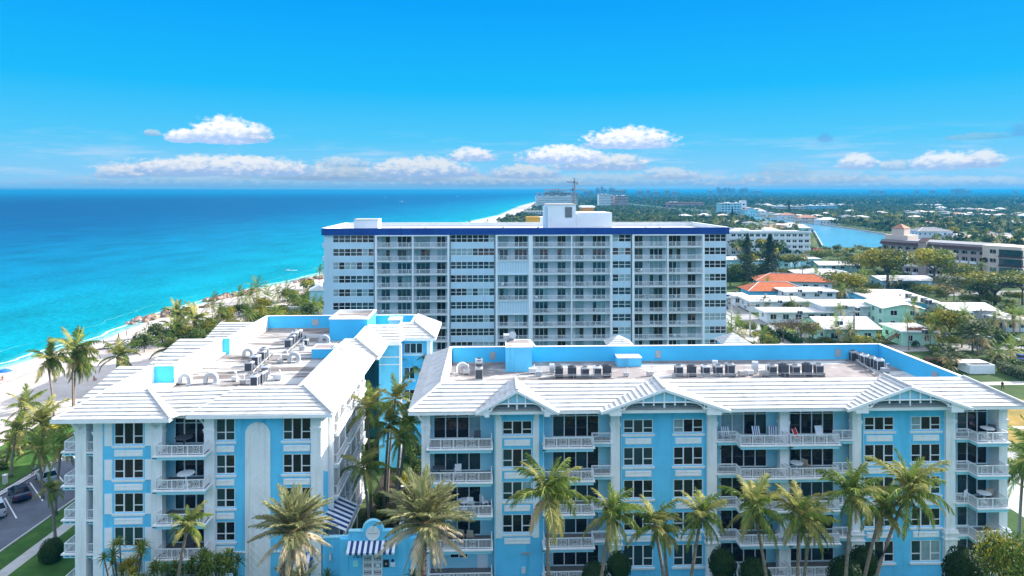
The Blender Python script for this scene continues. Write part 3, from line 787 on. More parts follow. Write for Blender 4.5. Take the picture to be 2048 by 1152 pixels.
b = MB(); b.box(-6.3, 43.4, 15.86, 15.897, 16.2, 16.42); part(RB, 'flashing', b, 'bitumen')
for pa, pb in ((980, 991), (1311, 1322), (1671, 1682)):
    part(RB, 'hatch_panel', MB().box(FR.x(pa, 15.8), FR.x(pb, 15.8), 15.83, 15.897, 16.75, 17.6), 'ac')
part(RB, 'hatch_panel', MB().box(43.33, 43.397, 5.3, 6.2, 16.7, 17.6), 'ac')
# lift bulkhead and the low one behind
x0, x1 = FR.x(1012, 12.2), FR.x(1064, 12.2)
part(RB, 'bulkhead', MB().box(x0, x1, 12.2, 15.9, 16.2, 18.9), 'blue')
b = MB(); b.box(x0 - .05, x1 + .05, 12.15, 15.95, 18.9, 19.0); b.box(x0 + .15, x1 - .15, 12.35, 15.75, 19.0, 19.01, 1); part(RB, 'bulkhead_roof', b, ['trim', 'deck_old'])
part(RB, 'roof_fan', MB().tube([(x0 + .8, 15.3, 19.0), (x0 + .8, 15.3, 19.5), (x0 + .8, 14.6, 19.8)], [.35, .38, .42], 10), 'galv')
part(RB, 'roof_fan', MB().box(x0 - .2, x0 + .5, 15.2, 16.4, 19.0, 19.6).tube([(x1 - .1, 14.8, 18.9), (x1 + .35, 14.6, 18.4)], .3, 8), 'galv')
x0, x1 = FR.x(1236, 14), FR.x(1283, 14)
part(RB, 'bulkhead', MB().box(x0, x1, 14, 15.9, 16.2, 17.2), 'blue')
part(RB, 'bulkhead_roof', MB().box(x0 - .06, x1 + .06, 13.94, 15.9, 17.2, 17.28), 'trim')
# ground floor fittings of the narrow bay
part(RB, 'wall_vent', MB().box(X(1043), X(1060), -.05, .01, 2.72, 2.95), 'ac')
part(RB, 'meter_box', MB().box(X(1043), X(1051), -.16, .01, 1.1, 1.6), 'ac_light')
# ------------------------------------------------------------------ seaward blue condominium
FL = Frame(61.3, 1.85)
LB = thing('condominium', 'seaward blue condominium with arched white panel on its front and white-coated flat roof', 'apartment building', (0, 61.3, 0), FL.th)
XL = lambda px, yl=0.0: FL.x(px, yl)
W2, YR = 0.0, 0.7           # front planes of the seaward pavilion and of the rest
LW = [(228, 287, 0, 3), (432, 470, YR, 2), (566, 622, YR, 3)]
def lrange(fi, F): return F + .62, F + (2.6 if fi == 0 else 2.36)
for (pa, pb, yl, wi) in ((205, 305, 0, 0), (428, 622, YR, (1, 2))):
    holes = []; ws = []
    for w in ([LW[wi]] if isinstance(wi, int) else [LW[k] for k in wi]):
        for fi, F in enumerate(FLOORS):
            lo, hi = lrange(fi, F)
            if w[0] == 566 and fi == 4: lo, hi = F + .3, F + 2.0
            h = (XL(w[0], yl), XL(w[1], yl), lo, hi); holes.append(h); ws.append((h, w[3], fi))
    b = MB(); xa, xb = XL(pa, yl), XL(pb, yl)
    wall_holes(b, xa, xb, -.1, 16.1, yl, holes, .2)
    b.face([(xa, yl, -.1), (xa, yl, 16.1), (xa, yl + 2, 16.1), (xa, yl + 2, -.1)]); b.face([(xb, yl, 16.1), (xb, yl, -.1), (xb, yl + 2, -.1), (xb, yl + 2, 16.1)])
    part(LB, 'wall', b, 'blue')
    for h, nl, fi in ws:
        window(LB, h[0], h[2], h[1] - h[0], h[3] - h[2], (1,) * nl, ((.36, None, .36) if nl == 3 else (.36, .36)), y=yl, weights=(.56, .38, .06))
        if fi < 4: panel(LB, h[0] + .05, h[1] - .05, h[2] - 1.02, h[2] - .46, yl)
        if nl == 3 and yl == 0:
            for x0 in (h[0] - .80, h[1] + .14):
                b = MB(); b.box(0, .66, -.05, .0, -.1, h[3] - h[2] - .05)
                n_ = 14
                for k in range(n_): z = -.02 + (h[3] - h[2] - .2) * k / n_; b.box(.08, .58, -.065, -.049, z, z + .07)
                obj('shutter', shared(CW_, ('sh', round(h[3] - h[2], 2)), lambda: b.mesh('shutter', 'trim')), LB, (x0, yl, h[2]))
# arched white panel
b = MB(); xa, xb = XL(491, YR), XL(541, YR)
upright(b, arch_outline(xa, xb, -.1, 15.35), YR - .12, YR + .01)
part(LB, 'arched_panel', b, 'white')
b = MB(); xi0, xi1 = xa + .42, xb - .42
o_ = arch_outline(xi0, xi1, .8, 14.75)
for p, q in zip(o_, o_[1:] + o_[:1]): b.bar((p[0], YR - .13, p[1]), (q[0], YR - .13, q[1]), .06)
n_ = 17; st = (xi1 - xi0) / 2
z = .8
while z < 13.6:                                            # lattice of raised diagonals
    for sg in (-1, 1):
        x_a, x_b = (xi0, xi1) if sg > 0 else (xi1, xi0)
        z2 = min(z + (xi1 - xi0), 13.9); f_ = (z2 - z) / (xi1 - xi0)
        b.bar((x_a, YR - .125, z), (x_a + (x_b - x_a) * f_, YR - .125, z2), .035)
    z += st
part(LB, 'panel_moulding', b, 'trim')
# string course and low belt
b = MB(); b.box(XL(428, YR), xa, YR - .1, YR + .01, 3.62, 3.74); b.box(xb, XL(622, YR), YR - .1, YR + .01, 3.62, 3.74); b.box(XL(186), XL(205), -.1, .01, 3.62, 3.74); part(LB, 'string_course', b, 'trim')
# balcony recess between the pavilions
xa, xb = XL(325, 0), XL(410, 0)
d0, d1 = XL(349, 1.7), XL(409, 1.7)
holes = [(d0, d1, F + .04, F + (2.6 if fi == 0 else 2.5)) for fi, F in enumerate(FLOORS)]
b = MB(); wall_holes(b, xa - .5, xb + .9, -.1, 16.1, 1.7, holes, .15); part(LB, 'wall', b, 'blue_pale')
for fi, h in enumerate(holes):
    window(LB, h[0], h[2], h[1] - h[0], h[3] - h[2], (1.2, 1.5, 1), ((.74,) * 3 if fi == 0 else (None,) * 3), y=1.7, name='sliding_door', sill=False, weights=(.85, .15, 0))
yf = -.95
pth = [(FL.x(312, yf), .1), (FL.x(312, yf), yf), (FL.x(407, yf), yf), (FL.x(414, -.1), .2)]
sl = [(pth[0][0] - .1, 1.7), (pth[0][0] - .1, yf - .1), (pth[2][0] + .1, yf - .1), (FL.x(418, -.1), .2), (FL.x(418, -.1), 1.7)]
for F in FLOORS: balcony(LB, 'L', sl, pth, F, plain=(0, 2))
# seaward corner balconies
pth2 = [(XL(172, 0), -.1), (XL(187, 0), -.1)]
for F in FLOORS:
    b = MB()
    o = balcony(LB, 'Lc', [(XL(165), .1), (XL(190), .1), (XL(190), 3.6), (XL(165), 3.6)], [(XL(173), .2), (XL(186), .2)], F, xpan=False)
    xo = FL.x(126, .2)
    balcony(LB, 'Ls', [(xo, .2), (XL(152), .2), (XL(152), 5.2), (xo + 1.0, 5.2), (xo, 4.2)], [(XL(151), .28), (xo + .08, .28), (xo + .08, 4.2), (xo + 1.05, 5.1), (XL(151), 5.1)], F, xpan=False)
b = MB(); wall_holes(b, XL(165), XL(190), -.1, 16.1, 3.4, [(XL(176), XL(186), F + .05, F + 2.3) for F in FLOORS], .15); part(LB, 'wall', b, 'white')
for F in FLOORS: window(LB, XL(176), F + .05, XL(186) - XL(176), 2.25, (1,), (None,), y=3.4, name='sliding_door', sill=False)
for pa, pb, y0, y1, bs in ((150, 172, -.05, 1.0, None), (186, 205, -.05, .6, None), (302, 324, -.12, .6, None), (408, 428, .3, 1.1, None), (622, 642, .5, 1.3, None)):
    column(LB, XL(pa, y0), XL(pb, y0), -.1, 16.1, y0, y1, cap=14.85)
for px_, y_, dx in ((150, .3, -1), (304, .1, -1), (322, .1, 1), (410, .6, -1), (642, .9, 1)): bracket(LB, XL(px_, y_), y_, 15.05, dx, 0, .85)
bracket(LB, XL(160), -.05, 15.05, 0, -1, .8); bracket(LB, XL(313), -.1, 15.05, 0, -1, .8)
# body walls
xr = XL(641, .7)
part(LB, 'wall', MB().box(XL(160), xr, 3.6, 39.2, -.1, 16.1, faces='xY'), 'blue')
# courtyard side: white end wall, then columns and balcony slabs in bays
b = MB(); b.face([(xr, .75, -.1), (xr, 3.6, -.1), (xr, 3.6, 16.1), (xr, .75, 16.1)]); part(LB, 'wall', b, 'white')
b = MB(); b.face([(xr + .01, .80, 3.6), (xr + .01, 3.55, 3.6), (xr + .01, 3.55, 9.6), (xr + .01, .80, 10.9)]); part(LB, 'blue_field', b, 'blue')  # blue below a slanting top edge on the white end wall
b = MB(); b.face([(xr - 1.6, 3.6, -.1), (xr - 1.6, 28, -.1), (xr - 1.6, 28, 16.1), (xr - 1.6, 3.6, 16.1)]); b.face([(xr - 1.6, 3.6, -.1), (xr - 1.6, 3.6, 16.1), (xr, 3.6, 16.1), (xr, 3.6, -.1)]); part(LB, 'wall', b, 'white')
cm = MB().box(-.35, .35, -.3, .3, -.1, 16.1).box(-.43, .43, -.38, .38, 14.6, 14.75).mesh('column', 'white')
for yy in (4.0, 6.6, 9.4, 12.2, 15.0, 17.6, 19.6): obj('column', cm, LB, (xr + .05, yy, 0))
for F in FLOORS:
    for y0, y1 in ((4.3, 9.1), (9.7, 14.7), (15.3, 19.3)):
        balcony(LB, ('Lr', y0), [(xr - 1.6, y0), (xr + .75, y0), (xr + .75, y1), (xr - 1.6, y1)], [(xr + .1, y0 + .1), (xr + .66, y0 + .1), (xr + .66, y1 - .1), (xr + .1, y1 - .1)], F, mats=('white', 'trim'), xpan=False)
        def lf(name, me, y0=y0, y1=y1, F=F): return obj(name, me, LB, (xr - 1.58, y0 + .8, F + .05), R(90))
        window(LB, 0, 0, y1 - y0 - 1.6, 2.35, (1, 1, 1), (None,) * 3, name='sliding_door', sill=False, loc_fn=lf)
# rear wing: two blue walls looking to the front
yA, yB = 28.2, 31.4
xa0, xa1 = FL.x(758, yA), FL.x(798, yA); xb0, xb1 = FL.x(803, yB), FL.x(856, yB)
b = MB(); b.box(xa0, xa1, yA, 39, -.1, 16.1, faces='yX'); part(LB, 'wall', b, 'blue')
b = MB(); b.box(xa0, xa1 + .05, yA - .08, yA, 14.35, 14.5); b.box(xa0, xa1 + .05, yA - .08, yA, 13.4, 13.5); part(LB, 'string_course', b, 'trim')
part(LB, 'downpipe', MB().box(xa1 + .02, xa1 + .35, yA - .1, yA + .2, -.1, 16.1), 'trim')
hs_ = [(FL.x(808, yB), FL.x(845, yB), 14.1, 15.5)] + [(FL.x(808, yB), FL.x(830, yB), F + .6, F + 2.2) for F in FLOORS[1:]]
b = MB(); wall_holes(b, xa1, xb1, -.1, 16.1, yB, hs_, .2); b.face([(xb1, yB, -.1), (xb1, 39, -.1), (xb1, 39, 16.1), (xb1, yB, 16.1)]); part(LB, 'wall', b, 'blue')
for k, h in enumerate(hs_): window(LB, h[0], h[2], h[1] - h[0], h[3] - h[2], (1, 1, 1) if k == 0 else (1, 1), (None,) * (3 if k == 0 else 2), y=yB, weights=(.5, .5, 0))
column(LB, FL.x(854, yB - .3), FL.x(862, yB - .3), -.1, 16.1, yB - .5, yB + .2)
for F in FLOORS[:3]:
    xq = FL.x(864, yB)
    balcony(LB, 'Lq', [(xb1, yB + .4), (xq + 2.6, yB + .4), (xq + 2.6, yB + 5), (xb1, yB + 5)], [(xb1 + .3, yB + .5), (xq + 2.5, yB + .5), (xq + 2.5, yB + 4.9)], F, mats=('trim', 'trim'), xpan=False)
# soffits and fascias
b = MB()
b.box(-39.4, -29.8, -1.2, 3, 16.06, 16.2); b.box(-29.8, -15.9, -.3, 3, 16.06, 16.2); b.box(-19.5, -15.6, 3, 20, 16.06, 16.2); b.box(-19.5, -15.4, 20, 28, 16.06, 16.2); b.box(-19, -13.8, 28, 39, 16.06, 16.2); b.box(-13.8, -9.5, 30.5, 41, 16.06, 16.2); b.box(-40, -34.5, 3, 39, 16.0, 16.15)
part(LB, 'soffit', b, 'trim')
b = MB()
b.box(-39.6, -29.65, -1.46, -1.32, 16.05, 16.36); b.box(-29.8, -29.66, -1.32, -.5, 16.05, 16.36); b.box(-28.6, -15.85, -.62, -.48, 16.05, 16.36); b.box(-15.99, -15.85, -.48, 20, 16.05, 16.36)
b.box(-16.3, -15.15, 20, 20.14, 16.05, 16.36); b.box(-15.29, -15.15, 20.14, 27.6, 16.05, 16.36); b.box(-15.3, -13.65, 27.6, 27.74, 16.05, 16.36); b.box(-13.6, -9.25, 30.2, 30.34, 16.05, 16.36); b.box(-9.39, -9.25, 30.34, 41.6, 16.05, 16.36)
b.box(-39.74, -39.6, -1.46, 4.6, 16.05, 16.36)
part(LB, 'fascia', b, 'trim')
# roof slopes
e, z9 = 16.34, 17.9
slope(LB, (-39.6, -1.4, e), (-29.65, -1.4, e), (-36.8, 2.1, z9), (-33.3, 2.2, z9), 8)
slope(LB, (-29.65, -1.4, e), (-28.9, -.1, e), (-33.3, 2.2, z9), (-32.9, 2.4, z9), 3, lift=.05)
slope(LB, (-29.4, -.55, e - .03), (-28.4, -.55, e - .03), (-33.3, 2.3, z9 - .03), (-25.2, 3.0, z9 - .03), 7)
slope(LB, (-28.55, -.55, e), (-15.9, -.5, e), (-25.3, 3.0, z9), (-19.4, 3.0, z9), 8)
slope(LB, (-15.9, -.5, e), (-15.6, 20.2, e), (-19.4, 3.0, z9), (-19.8, 23.4, z9), 7, lift=.04)
slope(LB, (-18.2, 20.1, e), (-15.2, 20.1, e), (-19.8, 23.4, z9), (-18.5, 23.4, z9), 6)
slope(LB, (-15.2, 20.1, e), (-15.2, 28.6, e), (-18.5, 23.4, z9), (-18.5, 32.2, z9), 7, lift=.04)
slope(LB, (-15.6, 27.7, e), (-13.65, 27.7, e), (-18.5, 32.2, z9), (-14.4, 32.2, z9), 6)
slope(LB, (-13.65, 27.7, e), (-13.3, 30.4, e), (-14.4, 32.2, z9), (-14.3, 33.6, z9), 4, lift=.04)
slope(LB, (-13.9, 30.3, e), (-9.3, 30.3, e), (-14.4, 33.7, z9), (-12.4, 33.7, z9), 6)
slope(LB, (-9.3, 30.3, e), (-9.3, 41.7, e), (-12.4, 33.7, z9), (-12.7, 40.4, z9), 6, lift=.04)
ridge(LB, [(-39.6, -1.4, e + .1), (-36.8, 2.1, z9 + .05)], .12); ridge(LB, [(-29.65, -1.4, e + .1), (-33.3, 2.2, z9 + .05)], .12)
ridge(LB, [(-15.9, -.5, e + .1), (-19.4, 3, z9 + .05)], .14); ridge(LB, [(-15.2, 20.1, e + .1), (-18.5, 23.4, z9 + .05)], .14); ridge(LB, [(-9.3, 30.3, e + .1), (-12.4, 33.7, z9 + .05)], .14)
ridge(LB, [(-28.55, -.55, e + .08), (-25.3, 3, z9)], .07)
# small cricket on the courtyard slope
slope(LB, (-17.7, 16.6, 17.05), (-16.4, 17.2, 16.7), (-19.6, 18.6, 17.95), (-17.6, 18.7, 17.6), 4, lift=.08)
# front-facing lean-to roofs stepping back on the seaward side, each closed at its ends
for x0, x1, ya, yb, za in ((-40.4, -37.08, 3.6, 10.8, 16.3), (-40.1, -35.2, 14.2, 24.0, 16.25), (-39.3, -34.5, 27.6, 34.6, 16.25)):
    slope(LB, (x0, ya, za), (x1, ya, za), (x0, yb, z9 - .04), (x1, yb, z9 - .04), 9, lift=.15)
    b = MB(); b.face([(x0, ya, za), (x0, yb, z9 - .1), (x0, yb, 15.9), (x0, ya, 15.9)]); b.face([(x1, ya, za), (x1, ya, 15.9), (x1, yb, 15.9), (x1, yb, z9 - .1)]); b.face([(x0, yb, z9 - .1), (x1, yb, z9 - .1), (x1, yb, 15.9), (x0, yb, 15.9)]); b.face([(x0, ya, 15.9), (x1, ya, 15.9), (x1, ya, za), (x0, ya, za)])
    part(LB, 'gable_end', b, 'trim')
    part(LB, 'wall', MB().box(x0 + 1.3, x1, ya + .6, yb - .3, -.1, 15.9), 'blue')
# deck and parapets
b = MB(); b.face([(-36.9, 2.2, 15.9), (-19.5, 2.9, 15.9), (-18.5, 24, 15.9), (-14.4, 33, 15.9), (-12.6, 39, 15.9), (-34.6, 39, 15.9), (-35, 24, 15.9), (-35.2, 11, 15.9), (-36.9, 10.8, 15.9)]); part(LB, 'roof_deck', b, 'deck')
zp = 17.88
parapet(LB, -37.05, -36.82, 2.1, 10.8, 15.7, zp, 'white'); parapet(LB, -36.8, -34.85, 10.75, 10.97, 15.7, zp, 'blue_deep'); parapet(LB, -35.15, -34.92, 11.05, 24.0, 15.7, zp, 'white')
parapet(LB, -34.9, -34.1, 24.0, 24.2, 15.7, zp, 'blue_deep'); parapet(LB, -34.45, -34.22, 24.3, 39, 15.7, zp, 'white'); parapet(LB, -34.2, -12.7, 39.0, 39.22, 15.7, zp, 'blue_deep')
parapet(LB, -19.85, -19.62, 3.0, 23.3, 15.7, zp - .1, 'blue'); parapet(LB, -18.75, -18.52, 23.5, 32.1, 15.7, zp - .1, 'blue'); parapet(LB, -12.95, -12.72, 34, 38.9, 15.7, zp - .1, 'blue')
part(LB, 'flashing', MB().box(-34.1, -24.4, 38.95, 38.995, 15.9, 16.15), 'bitumen')
x0, x1 = FL.x(659, 31.5), FL.x(735, 31.5)
part(LB, 'bulkhead', MB().box(x0, x1, 31.5, 38.2, 15.8, 18.7), 'blue_deep')
b = MB(); b.box(x0 - .08, x1 + .08, 31.42, 31.7, 18.7, 18.9); b.box(x0 - .08, x1 + .08, 38.0, 38.28, 18.7, 18.9); b.box(x0 - .08, x0 + .2, 31.7, 38, 18.7, 18.9); b.box(x1 - .2, x1 + .08, 31.7, 38, 18.7, 18.9); b.box(x0 + .2, x1 - .2, 31.7, 38, 18.69, 18.72, 1); part(LB, 'bulkhead_roof', b, ['trim', 'deck'])
x0, x1 = FL.x(623, 21.6), FL.x(666, 21.6)
part(LB, 'bulkhead', MB().box(x0, x1, 21.6, 24.2, 15.8, 17.0), 'blue_deep'); part(LB, 'bulkhead_roof', MB().box(x0 - .06, x1 + .06, 21.54, 24.26, 17.0, 17.08).box(x0 + .2, x1 - .2, 21.8, 24, 17.08, 17.085, 1), ['trim', 'deck_old'])
x0, x1 = FL.x(776, 34.5), FL.x(800, 34.5)
part(LB, 'bulkhead', MB().box(x0, x1, 35, 37, 15.8, 17.9), 'blue_pale'); part(LB, 'bulkhead_roof', MB().box(x0 - .1, x1 + .1, 34.9, 37.1, 17.9, 18.05), 'trim')
b = MB()
part(LB, 'wall_vent', MB().box(FL.x(624, 38.9), FL.x(637, 38.9), 38.93, 38.995, 16.5, 17.4), 'ac')
# ground floor awning over the inland window
def awning(parent, x0, x1, y0, y1, z_top, z_bot, n, name='awning', navy_first=False):
    o = obj(name, None, parent)
    w = (x1 - x0) / n
    for k in range(n):
        a, c = x0 + k * w, x0 + (k + 1) * w
        b = MB(); b.face([(a, y1, z_bot), (c, y1, z_bot), (c, y0, z_top), (a, y0, z_top)]); b.face([(a, y1, z_bot - .16), (c, y1, z_bot - .16), (c, y1, z_bot), (a, y1, z_bot)])
        b.face([(a, y1 + .02, z_bot - .01), (a, y0, z_top - .03), (c, y0, z_top - .03), (c, y1 + .02, z_bot - .01)])
        obj('stripe', b.mesh('stripe', 'navy' if (k % 2 == (0 if navy_first else 1)) else 'canvas'), o)
    return o
awning(LB, FL.x(567, -.2), FL.x(622, -.2), YR, -.4, 3.45, 2.2, 9, navy_first=True)
# ------------------------------------------------------------------ entrance gate between the two condominiums
FG = Frame(61.4, 1.85)
G = thing('gatehouse', 'low blue entrance gate with round white sign above a striped awning', 'gatehouse', (0, 61.4, 0), FG.th)
gx = lambda px, y=0.0: FG.x(px, y)
gz = lambda px, py, y=0.0: FG.z(px, py, y)
zt = gz(745, 1063); xc = gx(746)
# middle wall with the round head
x0, x1 = gx(697), gx(820)
r = gx(765) - xc
pts = [(x0, -.1), (x1, -.1), (x1, zt)] + [(xc + r * math.cos(a * math.pi / 14), zt + .12 + r * math.sin(a * math.pi / 14)) for a in range(0, 15)] + [(x0, zt)]
b = MB(); upright(b, pts, 0, .35); part(G, 'wall', b, 'blue')
b = MB()
for (xa, xb) in ((x0, xc - r), (xc + r, x1)): b.box(xa, xb, -.06, .40, zt - .001, zt + .09)
for a in range(14):
    p = [(xc + r * math.cos(q * math.pi / 14), -.02, zt + .13 + r * math.sin(q * math.pi / 14)) for q in (a, a + 1)]
    b.tube([(p[0][0], .17, p[0][2]), (p[1][0], .17, p[1][2])], .13, 4)
part(G, 'coping', b, 'blue_pale')
xa, xb = gx(645, .5), gx(850, .5)
zl, zr_ = gz(660, 1076, .5), gz(835, 1068, .5)
part(G, 'wall', MB().box(xa, x0 - .001, .5, .85, -.1, zl), 'blue'); part(G, 'wall', MB().box(x1 + .001, xb, .5, .85, -.1, zr_), 'blue')
part(G, 'coping', MB().box(xa, x0 - .01, .44, .9, zl, zl + .09), 'blue_pale'); part(G, 'coping', MB().box(x1 + .01, xb, .44, .9, zr_, zr_ + .09), 'blue_pale')
part(G, 'pilaster', MB().box(gx(679), x0, -.06, .5, -.1, zl + .15), 'blue'); part(G, 'pilaster', MB().box(x1, gx(836), -.06, .5, -.1, zl + .15), 'blue')
# round sign: disc, rim, small relief lettering line too worn to read
zs = gz(746, 1066); rs = gx(759.5) - xc
b = MB().tube([(xc, -.09, zs), (xc, .01, zs)], rs, 28); sg = part(G, 'round_sign', b, 'trim')
ring = [(xc + rs * math.cos(a * math.pi / 14), -.09, zs + rs * math.sin(a * math.pi / 14)) for a in range(29)]
obj('rim', MB().tube(ring, .035, 5, cap=False).mesh('rim', 'rail'), sg)
b = MB(); xx = xc - rs * .72; k = 0
while xx < xc + rs * .72:
    w = (.05, .06, .04, .055)[k % 4]; b.box(xx, xx + w * .55, -.105, -.089, zs - .04, zs + (.05 if k % 3 else .07)); xx += w + .015; k += 1
obj('lettering', b.mesh('lettering', 'ac'), sg)
b = MB()
for q in range(5): b.bar((xc - .16 + q * .05, -.10, zs + .25), (xc - .06 + q * .03, -.10, zs + .42), .025)
obj('emblem', b.mesh('emblem', 'ac_light'), sg)
aw = awning(G, gx(694, -.6), gx(790, -.6), -.02, -1.0, gz(745, 1081), gz(745, 1106, -1.0), 17)
# gate leaves: white frames with nested squares in dark openings
dx0, dx1 = gx(726), gx(765); ztop = gz(745, 1108)
part(G, 'doorway', MB().box(dx0, dx1, -.02, .02, -.1, ztop), 'dark')
for side in (0, 1):
    a = dx0 + (dx1 - dx0) / 2 * side; c = a + (dx1 - dx0) / 2
    b = MB(); rows = 5; hh = ztop / rows * .999
    b.box(a, a + .09, -.10, -.03, 0, ztop); b.box(c - .09, c, -.10, -.03, 0, ztop)
    ph = gz(745, 1122) - gz(745, 1136); z = ztop
    while z > .2:
        b.box(a + .09, c - .09, -.10, -.03, z - .09, z); zb = max(.1, z - ph)
        cxm, czm = (a + c) / 2, (z - .09 + zb) / 2; hw, hv = (c - a) / 2 - .14, (z - .09 - zb) / 2 - .05
        for f_ in (1.0, .68, .36):
            for q in ((cxm - hw * f_, cxm + hw * f_, czm - hv * f_ - .014, czm - hv * f_ + .014), (cxm - hw * f_, cxm + hw * f_, czm + hv * f_ - .014, czm + hv * f_ + .014), (cxm - hw * f_ - .014, cxm - hw * f_ + .014, czm - hv * f_, czm + hv * f_), (cxm + hw * f_ - .014, cxm + hw * f_ + .014, czm - hv * f_, czm + hv * f_)):
                b.box(q[0], q[1], -.08, -.05, q[2], q[3])
        for s1 in (-1, 1):
            for s2 in (-1, 1): b.bar((cxm + s1 * hw * .36, -.065, czm + s2 * hv * .36), (cxm + s1 * hw, -.065, czm + s2 * hv), .03)
        z -= ph
    gl = part(G, 'gate_leaf', b, 'trim')
    if side: obj('notice', MB().box(a + .3, a + .62, -.12, -.10, ztop - ph * 1.75, ztop - ph * 1.3).mesh('notice', 'canvas'), gl)
# house number
fc = bpy.data.curves.new('number', 'FONT'); fc.body = '701'; fc.size = .62; fc.extrude = .02
tmp = bpy.data.objects.new('number', fc); COL.objects.link(tmp); bpy.context.view_layer.update()
me = bpy.data.meshes.new_from_object(tmp.evaluated_get(bpy.context.evaluated_depsgraph_get())); bpy.data.objects.remove(tmp)
me.materials.clear(); me.materials.append(M['dark'])
obj('house_number', me, G, (gx(705.5), -.03, gz(710, 1115.5)), rot=(R(90), 0, 0))
M['cyan'] = mk('pale_cyan_plate', (.35, .85, .85), .5, .05, 8)
part(G, 'plaque', MB().box(gx(706), gx(716), -.05, .0, gz(710, 1133), gz(710, 1121)), 'cyan')
b = MB().box(gx(767), gx(778), -.12, .0, gz(770, 1133), gz(770, 1119)); pb = part(G, 'intercom', b, 'dark'); obj('screen', MB().box(gx(770.5), gx(774.5), -.135, -.12, gz(770, 1128), gz(770, 1124)).mesh('screen', 'wicker'), pb)
part(G, 'plaque', MB().box(gx(781), gx(790), -.05, .0, gz(785, 1133), gz(785, 1124)), 'canvas'); part(G, 'emblem', MB().tube([(gx(785.5), -.04, gz(785, 1121)), (gx(785.5), .0, gz(785, 1121))], .15, 8), 'navy')
for px_ in (661, 829):
    w = part(G, 'wall_lamp', MB().box(gx(px_ - 2.6, .5), gx(px_ + 2.6, .5), .38, .5, gz(px_, 1121, .5), gz(px_, 1106, .5)), 'galv')
    obj('diffuser', MB().box(gx(px_ - 1.4, .5), gx(px_ + 1.4, .5), .34, .38, gz(px_, 1119, .5), gz(px_, 1108, .5)).mesh('diffuser', 'canvas'), w)
# striped awnings over the walk behind the gate
t_ = thing('awning', 'sloping navy and white striped awning on the seaward condominium beside the gate', 'awning', FG.world(0, 0), FG.th)
for k in range(13):
    y0 = 1.2 + k * .42; m_ = 'navy' if k % 2 else 'canvas'
    b = MB(); za, zb = 6.45, 5.1; xa_, xb_ = FG.x(640, 4), FG.x(640, 4) + 3.0
    b.face([(xa_, y0, za), (xa_, y0 + .42, za), (xb_, y0 + .42, zb), (xb_, y0, zb)]); b.face([(xb_, y0, zb - .2), (xb_, y0, zb), (xb_, y0 + .42, zb), (xb_, y0 + .42, zb - .2)])
    obj('stripe', b.mesh('stripe', m_), t_)
obj('frame', MB().tube([(xb_, 1.2, zb - .1), (xb_, 6.6, zb - .1)], .04, 5).tube([(xb_, 1.2, 0), (xb_, 1.2, zb)], .05, 5).tube([(xb_, 6.6, 0), (xb_, 6.6, zb)], .05, 5).mesh('frame', 'rail'), t_)
t_ = thing('awning', 'striped awning partly behind the big date palm, on the inland condominium side of the gate', 'awning', FG.world(0, 0), FG.th)
for k in range(6):
    y0 = 1.2 + k * .42; b = MB(); xa_, xb_ = FG.x(846, 2), FG.x(846, 2) - 2.2
    b.face([(xa_, y0, 6.1), (xb_, y0, 5.2), (xb_, y0 + .42, 5.2), (xa_, y0 + .42, 6.1)]); b.face([(xb_, y0, 5.0), (xb_, y0 + .42, 5.0), (xb_, y0 + .42, 5.2), (xb_, y0, 5.2)])
    obj('stripe', b.mesh('stripe', 'navy' if k % 2 else 'canvas'), t_)
obj('frame', MB().tube([(xb_, 1.2, 0), (xb_, 1.2, 5.2)], .05, 5).tube([(xb_, 3.7, 0), (xb_, 3.7, 5.2)], .05, 5).mesh('frame', 'rail'), t_)

# ------------------------------------------------------------------ rooftop machinery
def ac_mesh(kind):
    w = .48; h = 1.05
    case, fins = ('ac_light', 'ac_dark') if kind == 'pale' else (('ac', 'ac_dark') if kind == 'grey' else ('ac_dark', 'ac_dark'))
    b = MB(); b.box(-w, w, -w, w, 0, .10)
    for sx in (-1, 1):
        for sy in (-1, 1): b.box(sx * w - .06 * (sx > 0), sx * w + .06 * (sx < 0), sy * w - .06 * (sy > 0), sy * w + .06 * (sy < 0), .10, h - .12)
    b.box(-w - .02, w + .02, -w - .02, w + .02, h - .12, h)
    body = b.mesh('casing', case)
    c = MB()
    c.box(-w + .03, w - .03, -w + .03, w - .03, .10, h - .12)
    for k in range(9):
        z = .16 + k * .085; c.box(-w + .01, w - .01, -w + .01, w - .01, z, z + .03)
    coil = c.mesh('coil', 'ac_dark')
    g = MB(); g.tube([(0, 0, h), (0, 0, h + .10)], [.42, .40], 14); 
    top = g.mesh('fan_guard', case)
    f = MB(); f.tube([(0, 0, h + .10), (0, 0, h + .112)], .33, 12); fan = f.mesh('fan', 'dark')
    return body, coil, top, fan
ACM = {k: ac_mesh(k) for k in ('grey', 'pale', 'dark')}
def ac(frame, px, py, zdeck, label, group, kind='grey', s=1.0):
    x, y = frame.onz(px, py, zdeck)
    t = thing('air_conditioner', label, 'air conditioner', frame.world(x, y, zdeck), frame.th + rnd.uniform(-.06, .06), group)
    body, coil, top, fan = ACM[kind]; hgt_ = rnd.uniform(.92, 1.22)
    for n, me in (('casing', body), ('coil', coil), ('fan_guard', top)): o = obj(n, me, t, sc=(s * .84, s * .84, s * hgt_))
    obj('fan', fan, o)
    return t
zr = 16.26
g1, g2 = 'condensers on the inland condominium roof', 'condensers on the seaward condominium roof'
for i, (px_, py_, k) in enumerate([(958, 758, 'grey'), (958, 745, 'grey'), (958, 736, 'pale')]):
    ac(FR, px_, py_, zr, ('front', 'middle', 'rear')[i] + ' condenser of the file of three beside the roof bulkhead', g1, k, 1.0)
rowA = [(1118, 754, 'dark'), (1144, 753, 'dark'), (1170, 753, 'grey'), (1195, 753, 'pale'), (1214, 752, 'dark')]
